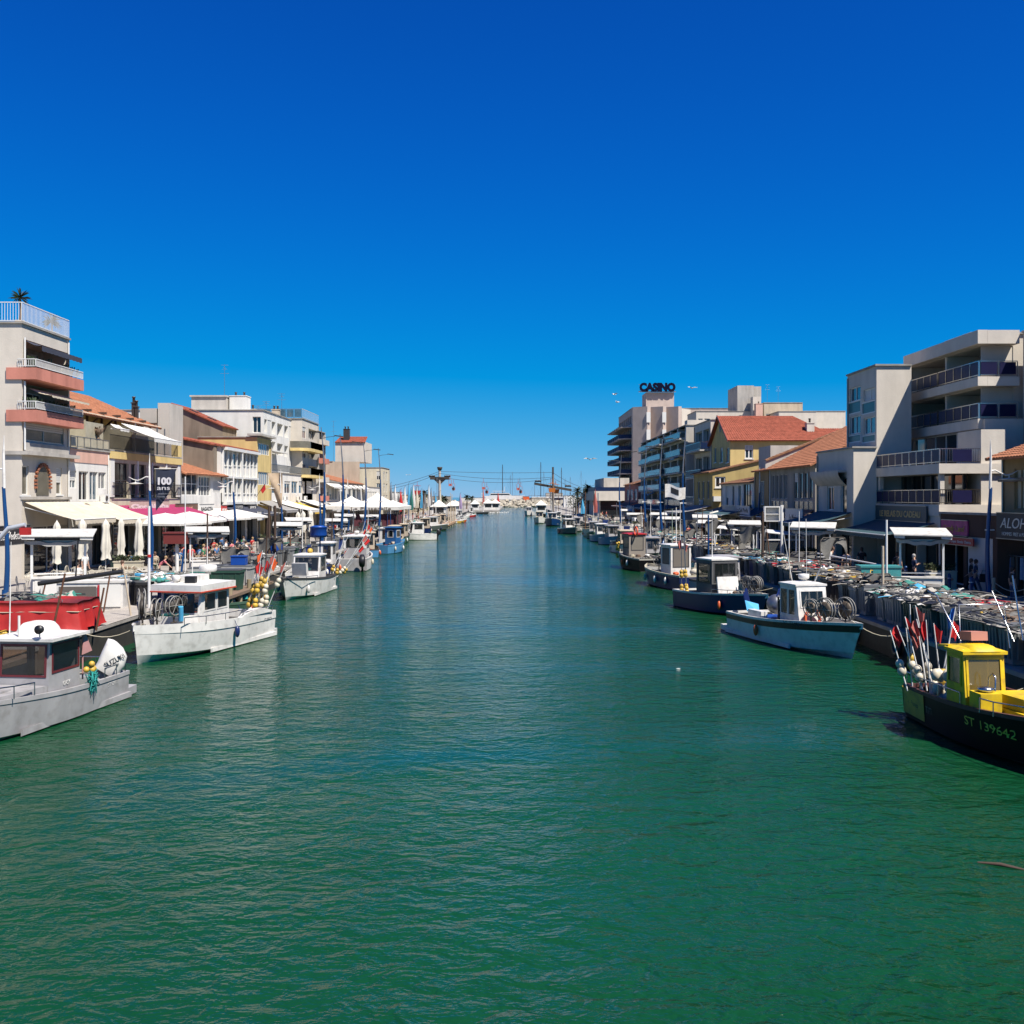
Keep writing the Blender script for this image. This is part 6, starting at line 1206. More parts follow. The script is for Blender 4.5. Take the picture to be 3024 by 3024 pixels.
# timber pontoons and deck
tag(MB().box((-19, 25, ZQ+.004), (QL+.3, 33.4, ZQ+.03)).build('timber_deck', mat('brown_timber_deck', (.30,.17,.08), .8, var=.35, scale=3, streak=.3)), 'brown timber decking at the near edge of the terrace side', kind='structure')
m_ = MB()
for k in range(40): m_.box((-20.5, 40.2+k*.25, ZQ+.004), (QL+.2, 40.43+k*.25, ZQ+.03))
tag(m_.build('timber_deck', M_DECK), 'pale grey boarded deck behind the big white boat', kind='structure')
m_ = MB(); m_.box((-17, 34.2, 0.2), (QL+.9, 35, ZQ)); m_.box((-16.5, 25, .4), (-15.3, 33, ZQ-.05)); tag(m_.build('timber_edge', M_WOOD), 'weathered timber edge beam of the deck', 'beam', kind='structure')
# a jetty on piles
t = thing('jetty', 'timber jetty on round piles carrying bins, behind the large white boat', 'jetty', (-15.2, 55, 0)); mb = MB()
for k in range(44): mb.box((-.9, -5+k*.25, ZQ-.14), (1.0, -4.78+k*.25, ZQ+.01))
mb.build('deck_boards', M_WOOD, t)
for k in range(6):
    for x in (-.6,.8): mb = MB(); mb.tube([(x, -4.6+k*1.9, -.5), (x, -4.6+k*1.9, ZQ-.15 if x < 0 else ZQ+.5*(k % 2))], .13, 8); mb.build('pile', mat('pale_pile', (.36,.29,.18), .85, var=.35, streak=.3), t)
r = Row(bin_proto(1.7, 1.1, 1.05, BINC['pale_bin'], 'crate_bin', 'c'), 'big pale lidded crate', 'on the timber jetty', 'crates on the jetty')
r(-15.6, 58.2, 0); r(-15.4, 55.2, 0, recolor={'pale_bin': BINC['green_bin']})
t = thing('storage_box', 'blue plastic box standing on the big pale crate', 'box', (-15.5, 58.2, ZQ+1.16)); mb = MB(); mb.box((-.4,-.3,0), (.4,.3,.45)); mb.build('box_body', BLUEP, t); mb = MB(); mb.box((-.43,-.33,.452), (.43,.33,.52)); mb.build('lid', BLUEP, t)
# teal and other boxes on the casino side
t = thing('cabinet', 'teal plastic cabinet standing among nets on the casino side', 'cabinet', (17.9, 51.0, ZQ+.02), -.1); mb = MB(); mb.box((-.6,-.5,0), (1.3,.6,1.5)); mb.box((-.65,-.55,1.502), (1.35,.65,1.58)); c = mb.build('cabinet_body', mat('teal_plastic', (.04,.26,.27), .5, var=.15, dirt=.2), t)
for k in range(2): mb = MB(); mb.box((-.05+k*.68,-.53,.1), (.58+k*.68,-.503,1.4)); mb.build('door', MATS['teal_plastic'], c)
for i, (x, z, m_) in enumerate(((18.9, 0, BLUEP), (18.9, .34, MATS['teal_plastic']), (18.9, .68, GEL))): t = thing('crate', ('blue slatted crate, lowest of the stack beside the teal cabinet', 'teal crate in the middle of the stack beside the teal cabinet', 'white crate topping the stack beside the teal cabinet')[i], 'crate', (x, 49.9, ZQ+.02+z)); mb = MB(); mb.box((-.4,-.3,0), (.4,.3,.30)); [mb.box((-.42,-.32,.05+k*.08), (.42,.32,.09+k*.08)) for k in range(3)]; mb.build('crate_body', m_, t)
# planters
PLN = mat('cream_planter', (.62, .56, .42), .7, var=.1, streak=.2); LEAFG = mat('planter_leaves', (.05, .065, .022), .8, var=.5, scale=6)
def planter(x, y, rz, label, w=1.6, art=0):
    t = thing('planter', label, 'planter', (x, y, ZQ+.02), rz); mb = MB(); mb.slab([(-w/2,-.35,0), (w/2,-.35,0), (w/2,.35,0), (-w/2,.35,0)], (0,0,1.05)); mb.box((-w/2-.04,-.39,1.052), (w/2+.04,.39,1.12)); c = mb.build('planter_box', PLN, t)
    mb = MB(); A_ = mat('planter_relief_paint', (.26,.17,.11), .8, var=.3); B_ = mat('planter_pink_relief', (.5,.2,.13), .8)
    for (a, b, rx_, rz_) in ((-.5,.65,.2,.09), (-.05,.72,.26,.08), (.45,.68,.16,.09), (.1,.35,.3,.1)): mb.ball((a*w/1.6, -.355, b), 1, (rx_, .02, rz_), 12, 6)
    mb.slab([(.2,-.36,.7), (.42,-.36,.85), (.42,-.36,.6)], (0,-.01,0)); mb.build('relief', B_ if art else A_, c)
    mb = MB()
    for i in range(260):
        p = Vector((rnd.uniform(-w/2,w/2), rnd.uniform(-.35,.35), 1.1+rnd.uniform(0,.3))); d = Vector((rnd.gauss(0,.12), rnd.gauss(0,.12), rnd.uniform(.02,.2))); q = Vector((rnd.gauss(0,.05), rnd.gauss(0,.05), .0)); mb.add([p-q, p+q, p+d], [(0,1,2)])
    mb.build('plants', LEAFG, t)['kind'] = 'stuff'
for a in ((-23.2, 62, .1, 'cream planter with painted fish relief beside the closed parasols'), (-22.8, 96, .1, 'cream planter near the yellow shop awning'), (22.6, 54.0, -.1, 'cream planter with a shrimp painted on it, beside the blue bollards', 1.4, 1), (20.4, 71.5, -.15, 'cream planter with fish relief under the broad fish stall'),
          (19.0, 93, -.1, 'cream planter with drooping plants inside a white stall frame'), (19.2, 120, -.1, 'small looking cream planter past the white flag'), (18.4, 150, -.1, 'cream planter at the foot of a tall blue mast'), (18.2, 163, -.1, 'pale planter before the quay corner post')): planter(*a)
# bollards
def bollard_proto():
    t = thing('bollard', 'b', 'bollard'); mb = MB(); mb.lathe([(.19,0),(.19,.06),(.12,.2),(.085,.35),(.08,.75),(.1,.78),(.1,.84),(.075,.86),(.085,.92),(.09,.98),(.05,1.04),(0,1.06)], n=14); mb.build('post', M_BLUE, t)
    mb = MB(); mb.lathe([(.103,.79),(.106,.81),(.103,.83)], n=14); mb.build('white_band', GEL, t); return t
r = Row(bollard_proto(), 'blue bollard', 'by the lane, casino side', 'blue bollards by the lane')
for y in (45.5, 50.2, 52.7, 55.5, 58.5, 62, 66, 70, 75, 80, 86, 92): r(24.0 if y < 47 else 22.5+ .0*y, y, 0)

t = thing('barrier_post', 'pale timber post holding slack ropes beside the first lamp', 'post', (23.0, 48.9, ZQ)); MB().tube([(0,0,0),(0,0,1.15)], .09, 8).build('post', mat('pale_timber_post', (.48,.40,.28), .8, var=.25), t)
t = thing('barrier_post', 'pale timber post holding slack ropes nearer the frame edge', 'post', (22.9, 45.6, ZQ)); MB().tube([(0,0,0),(0,0,1.15)], .09, 8).build('post', MATS['pale_timber_post'], t)
for k in range(2): mb = MB(); tag(mb.tube([(23.0, 48.9-i*.33, ZQ+.95-.3*k+ -.28*math.sin(math.pi*i/10)) for i in range(11)], .02, 5).build('barrier_rope', ROPE), ('upper', 'lower')[k]+' slack rope strung between the two pale posts', 'rope')
def bench(x, y, rz, label):
    t = thing('bench', label, 'bench', (x, y, ZQ), rz); mb = MB(); mb.box((-.8,-.25,.42), (.8,.25,.48)); mb.build('seat', GEL, t); mb = MB(); mb.slab([(-.8,.22,.5), (.8,.22,.5), (.85,.36,.95), (-.85,.36,.95)], (0,.04,0)); mb.build('backrest', GEL, t)
    for a in (-.7,.7): mb = MB(); mb.box((a-.04,-.22,0), (a+.04,.22,.418)); mb.build('leg', M_DFRAME, t)
bench(24.2, 44.6, -.2, 'white bench by the roped posts at the frame edge')
# parasols
def parasol(x, y, label, closed=True, r_=1.9, h=2.7, m=None, square=True, grp=None):
    t = thing('parasol', label, 'parasol', (x, y, ZQ), rnd.uniform(-.2,.2), grp); MB().tube([(0,0,0),(0,0,h+.35)], .03, 6).build('pole', M_WMETAL, t); MB().lathe([(0,.0),(.32,.02),(.32,.08),(0,.1)], n=12).build('base', M_CONC, t)
    mb = MB()
    if closed:
        n = 24; prof = [(.03,h+.3),(.13,h+.15),(.2,h-.05),(.17,h-.3),(.22,h-.9),(.27,h-1.5),(.2,h-1.75),(.26,h-2.1)]
        sh = rnd.uniform(0,6); wx = rnd.uniform(.8,1.35); vs = []
        for q, (rad, z) in enumerate(prof):
            for k in range(n): a = 2*math.pi*k/n; f_ = 1+.22*math.sin(a*5+sh+q*.25)*min(1, q/2); vs.append((rad*f_*math.cos(a)*wx, rad*f_*math.sin(a)*wx, z+(.06*math.sin(a*3+sh) if q == len(prof)-1 else 0)))
        mb.add(vs, [(i*n+k, i*n+(k+1)%n, (i+1)*n+(k+1)%n, (i+1)*n+k) for i in range(len(prof)-1) for k in range(n)], 0, True)
    else:
        n = 4 if square else 8; P = [(r_*math.cos(2*math.pi*(k+.5)/n)*(1.35 if square else 1), r_*math.sin(2*math.pi*(k+.5)/n)*(1.35 if square else 1)) for k in range(n)]
        for k in range(n):
            a, b = P[k], P[(k+1)%n]; mb.grid(lambda u, v: Vector(((a[0]+(b[0]-a[0])*v)*u, (a[1]+(b[1]-a[1])*v)*u, h+.32-.72*u**1.15-.05*math.sin(math.pi*v)*u*0)), 6, 4, 0, False)
            mb.quad((a[0],a[1],h-.40), (b[0],b[1],h-.40), (b[0],b[1],h-.56), (a[0],a[1],h-.56))
    mb.build('canopy', m or M_CANV, t)
    if not closed:
        rb = MB(); [rb.tube([(0,0,h+.25), (p[0],p[1],h-.42)], .015, 4) for p in P]; rb.build('rib_frame', M_WMETAL, t)
    return t
for i, (px, y) in enumerate(((168,58), (243,63), (312,62), (357,66), (410,64))): parasol(XP(px, y), y, f'{NTH[i]} closed cream parasol counted seaward by the magenta awning', grp='closed parasols by the magenta awning', h=3.35 if i != 4 else 3.4)
for i, (px, y) in enumerate(((880,104), (895,109), (917,116))): parasol(XP(px, y), y, f'{NTH[i]} closed parasol counted seaward before the blue mast bases', grp='closed parasols beyond the white marquees', h=3.2)
for i, (px, y) in enumerate(((500,76), (570,84), (640,92), (705,100))): parasol(XP(px, y)-.3, y, f'{NTH[i]} big open white parasol counted seaward on the terrace side', False, 2.6, 3.5, AW_WHITE, grp='open white parasols of the restaurants')
parasol(XP(2130, 112), 112, 'open cream parasol alone between white stalls on the casino side', False, 2.4, 3.3, M_CANV)
for i in range(5): parasol(19.5+rnd.uniform(-.3,.3), 165+i*2.2, f'{NTH[i]} closed pale parasol counted seaward in the far cluster by the casino', grp='far closed parasols', h=3.3)
# chairs and tables
def chair_proto():
    t = thing('bistro_chair', 'c', 'chair'); W = mat('cream_chair_paint', (.62,.57,.46), .5, var=.1)
    mb = MB(); mb.lathe([(0,.44),(.21,.44),(.22,.46),(.2,.48),(0,.48)], n=12); mb.build('seat', W, t)
    for a, b in ((-.17,-.17), (.17,-.17), (-.17,.17), (.17,.17)): mb = MB(); mb.tube([(a*.9,b*.9,.44), (a*1.15,b*1.2,0)], .016, 5); mb.build('leg', W, t)
    mb = MB(); mb.tube([(-.19,.17,.46)]+[(-.21*math.cos(k*math.pi/8), .22, .62+.24*math.sin(k*math.pi/8)+.0) for k in range(9)]+[(.19,.17,.46)], .016, 5); mb.tube([(-.1,.2,.47), (-.09,.22,.78), (0,.22,.84), (.09,.22,.78), (.1,.2,.47)], .012, 4); mb.build('backrest', W, t); return t
def table_proto():
    t = thing('cafe_table', 't', 'table'); W = mat('table_top_paint', (.5,.46,.38), .5); MB().box((-.35,-.35,.72), (.35,.35,.75)).build('table_top', W, t); MB().tube([(0,0,.72),(0,0,.04)], .03, 6).build('stem', M_DFRAME, t); MB().box((-.22,-.22,0), (.22,.22,.03)).build('base', M_DFRAME, t); return t
cp = chair_proto(); tp_ = table_proto(); rc = Row(cp, 'cream bistro chair', 'by the first fish stall', 'cream bistro chairs of the first terrace'); rt = Row(tp_, 'small cafe table', 'among the bistro chairs', 'cafe tables of the first terrace')
rc(-25.6, 53.4, 2.2)
for i, (x, y) in enumerate([(-26.0+c*2.0, 56+r_*2.6) for r_ in range(3) for c in range(3)]):
    x += rnd.uniform(-.2,.2); y += rnd.uniform(-.2,.2); rt(x, y, rnd.uniform(0,.4))
    for a in ((0,1,2) if i % 3 else (0,2)): w = a*2.09+rnd.uniform(-.3,.3); rc(x+.62*math.sin(w), y-.62*math.cos(w), w+math.pi+rnd.uniform(-.3,.3))

rc.n = 40; rc2 = Row(cp, 'bistro chair', 'under the awnings past the first parasols', 'chairs under the far awnings'); rt2 = Row(tp_, 'terrace table', 'under the awnings past the first parasols', 'tables under the far awnings'); DINERS = []
cp['_used'] = 1; tp_['_used'] = 1
for i, (x, y) in enumerate([(-26.6+c*2.3, 70+r_*4.2) for r_ in range(8) for c in range(2)]):
    x += rnd.uniform(-.3,.3); y += rnd.uniform(-.5,.5); rt2(x, y, rnd.uniform(0,.4))
    for a in (0, 1): w = a*math.pi+rnd.uniform(-.4,.4)+.8; rc2(x+.66*math.sin(w), y-.66*math.cos(w), w+math.pi); DINERS.append((x+.66*math.sin(w), y-.66*math.cos(w), w+math.pi))
# ================= awnings, signs =================
def bd_u(b, px): return abs(DX(px, b.X)-b.d0)
b = L1; b.awning(.2, b.W-.1, 4.75, 3.2, 1.1, AW_CREAM, .28)
b = BD('pink fronted'); b.awning(0, b.W, 4.7, 3.4, 1.2, AW_CREAM, .28)
b = BD('yellow and white house with four'); b.awning(.3, b.W-.5, 4.4, 4.6, 1.2, AW_PINK, .3)
b = BD('low house with glazed veranda'); b.awning(.5, b.W-.4, 3.9, 3.0, .8, AW_WHITE, .25)
b = BD('white two storey house with panelled'); b.awning(.5, b.W-.5, 4.1, 2.6, .9, AW_STR, .25)
b = BD('narrow pale yellow'); b.awning(.2, b.W-.2, 4.6, 3.4, 1.1, AW_GREY, .3)
b = BD('white two storey wing'); b.awning(.5, 9, 4.6, 4.5, 1.2, AW_WHITE, .3); b.awning(9.6, 17, 4.3, 3.6, 1.2, AW_YEL, .3); b.awning(17.5, 27, 4.6, 4.2, 1.2, AW_WHITE, .3)
for n_, m_, o in (('cream corner block', AW_WHITE, 3.5), ('coral edged', AW_GREY, 3), ('long band of windows', AW_WHITE, 4), ('striped blinds', AW_GREY, 4), ('near the white marquee', AW_CREAM, 3.5), ('pinkish cream three', AW_BROWN, 3), ('past the pink block', AW_WHITE, 3)):
    b = BD(n_); b.awning(.4, b.W-.4, 4.2, o, 1.1, m_, .3)
b = BD('long low'.replace('long low','lowest far')) ; b.awning(2, 20, 3.6, 3, .8, AW_WHITE, .2)
def rawn(root, X, y0, y1, z, out, drop, m, name='awning'):
    q = Bld.__new__(Bld); q.X = X; q.sg = 1; q.d0 = y0; q.z0 = 0; q.root = root; q.awning(0, y1-y0, z, out, drop, m, .22)
rawn(BIG.root, TX-.1, TD0+.3, TD1-.1, 4.6, 3.0, .7, AW_TEAL)
for n_, m_, o in (('plain sunlit gable', AW_TEAL, 3.0), ('weathered grey', AW_BROWN, 1.4), ('narrow tan', AW_STR, 1.6), ('slim windows', AW_TEAL, 3.2), ('low ochre annex', AW_GREY, 4.0), ('long grey apartment', AW_STR, 3.6), ('brown roof past', AW_BROWN, 3)):
    b = BD(n_); b.awning(.3, b.W-.3, 4.0, o, .8, m_, .25)
def sign(label, X, y0, z0, w, h, txt, bg_, fg, size=None, sub=None, name='shop_sign', side=None, tw=.8, bold=0, shear=0, rz=0):
    side = side or (1 if X < 0 else -1); U = Vector((0, side, 0)); O = Vector((X, y0, z0))
    t = thing(name, label, 'sign', O); mb = MB(); a = Vector((0,0,0)); U2 = U*w; mb.slab([a, a+U2, a+U2+Vector((0,0,h)), a+Vector((0,0,h))], (-.08*side,0,0)); mb.build('board', bg_, t)
    fr = MB(); e = .04
    for r_ in ((0,w,-e,-.002),(0,w,h+.002,h+e)): bar(fr, a, U, UPV, Vector((side,0,0)), *r_, -.06, .03)
    fr.build('frame', M_GMETAL, t)
    n = Vector((side*.012,0,0)); sz = size or h*.6; base = h*.26 if not sub else h*.42
    if txt: lettering(txt, sz, frameM(a+n+U*(w*(1-tw)/2)+Vector((0,0,base)), U, (0,0,1)), fg, t, False, width=w*tw, depth=.01, bold=bold, shear=shear)
    if sub: lettering(sub, h*.2, frameM(a+n+U*(w*.15)+Vector((0,0,h*.12)), U, (0,0,1)), fg, t, False, width=w*.7, depth=.008)
    return t
PK = mat('pale_pink_letters', (.80,.66,.66), .6); INK = mat('black_sign_ink', (.02,.02,.02), .6); WHS = mat('white_sign_board', (.72,.71,.68), .6, dirt=.08); DKS = mat('dark_sign_board', (.025,.022,.022), .6); BRS = mat('brown_wood_sign', (.15,.075,.045), .7, var=.3); RDS = mat('red_sign', (.45,.04,.03), .5); GLD = mat('gold_letters', (.75,.48,.16), .5)
sign('dark sign reading Les Vedettes under the cream canopy at the frame edge', -26.9, 53.0, 3.55, 4.2, 1.0, 'Les Vedettes', DKS, GEL, shear=.2, tw=.62)
t = sign('pale bubble letters Cloc Alaska on a board above the magenta awning', -29.2, DX(385,-29.2), 4.95, DX(500,-29.2)-DX(385,-29.2), .85, 'Cloc Alaska', mat('pinkish_wood_board', (.55,.42,.36), .7), PK, bold=.03, tw=.96)
sign('brown restaurant sign with a red plate reading NEPTUNE', -29.2, DX(520,-29.2), 4.65, 6.2, .85, 'NEPTUNE', BRS, mat('pale_red_letters', (.7,.3,.22), .6), tw=.5)
sign('white sign reading RAGAZZA above the open parasols', -29.2, DX(590,-29.2), 4.6, 4.6, .8, 'RAGAZZA', WHS, INK, bold=.01)
sign('small red framed menu sign next to the gull wing lamp', -29.2, DX(655,-29.2), 4.35, 1.9, .9, 'MENU', RDS, GEL)
sign('dark sign reading LE GALION beside the small red framed sign', -29.2, DX(692,-29.2), 4.4, 3.6, .95, 'LE GALION', DKS, mat('grey_letters', (.4,.4,.4), .6), sub='BAR BRASSERIE')
sign('dark sign with two white plates below the pale yellow house', -29.2, DX(736,-29.2), 4.3, 3.4, .95, 'ARMOR', DKS, GEL, sub='CREPERIE')
sign('white and red shop sign beneath the grey awning of the pale yellow house', -26.3, DX(762,-26.3), 3.7, 2.6, .9, 'GLACES', WHS, RDS)
sign('black sign with a yellow emblem over the yellow awning', -28.4, DX(850,-28.4), 4.2, 4.5, .8, 'LE COQ', DKS, BUOYY)
sign('white banner sign above the far grey awnings', -27.5, DX(940,-27.5), 4.0, 5.0, .9, 'LA MARINE', WHS, INK)
sign('magenta sign on the low shop row past the second blue mast', -27.0, DX(1030,-27.0), 3.8, 6, 1.0, 'BAZAR', AW_PINK, GEL)
sign('dark teal shop board with gold lettering reading LE RELAIS DU CADEAU', 24.35, 68.6, 4.62, 8.4, .92, 'LE RELAIS DU CADEAU', mat('dark_teal_board', (.015,.05,.065), .5, var=.2), GLD, tw=.8, bold=.008)
sign('big black sign with silver letters ALOHA at the frame edge', TX-.12, 51.75, 4.05, 4.1, 1.25, 'ALOHA', DKS, mat('silver_letters', (.62,.62,.58), .45), size=.72, shear=.25, tw=.8, sub='HOMMES  PRET A PORTER')
sw = Bld('sweet_shop', 'added shopfront block, dark for shade, with a white roller shutter under the pink sign', TX, 0, 0, 5.15, plaster('shop_brown_render', (.12,.07,.05)), deep=1.34, d0=51.9, d1=58.8); sw.Fm(3.9, 6.6, .1, 2.75, d=.8, n=2, gl=G_DARK, fr=M_TRIM, name='shop_window'); sw.Fm(.5, 3.5, .1, 2.9, d=.15, n=1, gl=M_SHUT, shutter=1.0, name='shop_window'); sw.flat()  # block added ahead of the shops; its dark brown stands in for shade
sign('pink sweet shop sign reading Candy Land between two dark fronts', TX-.1, 58.5, 4.0, 3.4, .8, 'Candy Land', mat('pink_sign_board', (.50,.05,.20), .6, var=.5, scale=3), BUOYY, shear=.2)
sign('narrow red strip sign with small white words under the pink sign', TX-.25, 58.7, 3.5, 4.6, .38, 'Glaces  Gaufres  Crepes  Granita  Churros', RDS, GEL, tw=.9)
sign('cream double board with a pink ribbon drawing, above dark shop windows', 23.0, 112, 4.15, 6.3, 1.05, '', mat('cream_sign_board', (.50,.45,.40), .7, var=.2), INK)
sign('pale blue grey sign reading La Sel Perla with small lines below', 23.0, 105.4, 4.15, 6.2, 1.05, 'La Sel Perla', mat('pale_blue_sign', (.42,.45,.52), .6), INK, sub='Restaurant Bar Terrasse')
sign('brown awning sign beside the white shelf frame', 22.6, 92, 4.0, 4.6, 1.0, 'LE PHARE', mat('brown_sign', (.20,.10,.06), .7), GEL, tw=.5)
sign('large white hanging sign with bottle drawings reading La Marine', 21.4, 80.2, 3.95, 4.6, 1.25, 'La Marine', WHS, mat('grey_ink', (.16,.15,.15), .6), shear=.2, tw=.5)
sign('white upright sign with blue lettering beside the grey shopfront', 24.2, 178, 3.2, 5, 2.0, 'BAR', WHS, M_BLUE)
# white shelf frame on a pole (px 2265-2300)
t = thing('shelf_unit', 'white open box with two shelves, mounted by the white square post', 'shelf', (XP(2283,84), 84, 4.1)); mb = MB()
for r_ in ((-.75,-.05,-.2,1.25),): pass
mb.box((-.75,-.2,0), (-.65,.2,1.25)); mb.box((.45,-.2,0), (.55,.2,1.25)); mb.box((-.65,-.2,1.15), (.45,.2,1.25)); mb.box((-.65,-.2,0), (.45,.2,.08)); mb.box((-.65,-.15,.58), (.45,.2,.64)); mb.box((-.65,.202,0), (.55,.24,1.25)); mb.build('frame', M_WMETAL, t)
mb = MB(); mb.box((.62,-.1,-3.0), (.85,.1,1.35)); mb.build('post', M_WMETAL, t)
# hanging clothes rail at the Aloha shop
t = thing('clothes_rail', 'dark rail of hanging clothes with a pale blue shirt outside the black fronted shop', 'clothes rail', (25.2, 50.6, ZQ)); MB().tube([(0,-2.4,2.05),(0,2.2,2.05)], .025, 6).build('rail', M_GMETAL, t)
for k in range(9):
    y = -2.1+k*.5; c = [M_BLACK, M_BLUE, mat('pale_blue_shirt', (.25,.36,.5), .85), NAVY, mat('grey_cloth', (.2,.19,.18), .9), M_BLACK][k % 6 if k != 4 else 2]; L_ = rnd.uniform(.9,1.5)
    mb = MB(); mb.grid(lambda a, b: Vector((.0+.09*math.sin(a*9+k), y-.24*(.65+.35*b**.5)+.48*(.65+.35*b**.5)*a, 2.0-L_*b)), 10, 8); mb.build('garment', c, t)
# satellite dishes and air conditioners on the fronts
dish(BD('pink fronted').root, (-29.5, 71, 5.2), .45, 1.2); dish(BD('yellow and white house').root, (-29.5, 80, 5.4), .45, 1.2)
for n_, u, v in (('white two storey wing', 7, 4.9), ('white two storey wing', 15, 4.9), ('white two storey wing', 20, 4.9), ('pink fronted', 5.4, 4.95), ('low ochre annex', 6, 4.4), ('long grey apartment', 12, 3.4)):
    b = BD(n_); mb = MB(); x = b.X-b.sg*.25; mb.cbox((x, b.d0+u, b.z0+v), (.35,.85,.6)); o = mb.build('air_conditioner', M_WMETAL, b.root, True); f = MB(); f.lathe([(.0,0),(.2,0),(.22,.02),(.2,.03)], (x-b.sg*.18, b.d0+u-.12, b.z0+v), 12, M=Matrix.Rotation(math.pi/2*(-b.sg), 3, 'Y')); f.build('fan', M_DFRAME, o, True)
# ================= people =================
SKIN = mat('skin', (.52,.31,.22), .6, var=.08); HAIRS = [mat('dark_hair', (.03,.02,.015), .7), mat('brown_hair', (.11,.055,.03), .7), mat('fair_hair', (.36,.24,.12), .7), mat('grey_hair', (.34,.33,.32), .7)]
def skinmesh(J, E, name, m, parent, sub=1, root=0):
    me = bpy.data.meshes.new(name); me.from_pydata([j[0] for j in J], E, []); o = bpy.data.objects.new(name, me); COL.objects.link(o)
    sk = o.modifiers.new('s', 'SKIN'); sk.use_smooth_shade = True; sk.branch_smoothing = .4
    if not me.skin_vertices: me.attributes.new('skin_vertex', 'FLOAT_VECTOR', 'POINT') if False else bpy.context.view_layer.update()
    sv = me.skin_vertices[0].data if len(me.skin_vertices) else None
    if sv is None:
        bpy.context.view_layer.objects.active = o; bpy.ops.object.mode_set(mode='OBJECT'); sv = me.skin_vertices[0].data
    for i, j in enumerate(J): sv[i].radius = j[1] if isinstance(j[1], tuple) else (j[1], j[1])
    sv[root].use_root = True
    if sub: sb = o.modifiers.new('b', 'SUBSURF'); sb.levels = sub; sb.render_levels = sub
    bpy.context.view_layer.update(); dg = bpy.context.evaluated_depsgraph_get(); m2 = bpy.data.meshes.new_from_object(o.evaluated_get(dg)); bpy.data.objects.remove(o)
    m2.materials.clear(); m2.materials.append(m); q = bpy.data.objects.new(name, m2); COL.objects.link(q); q.parent = parent; return q
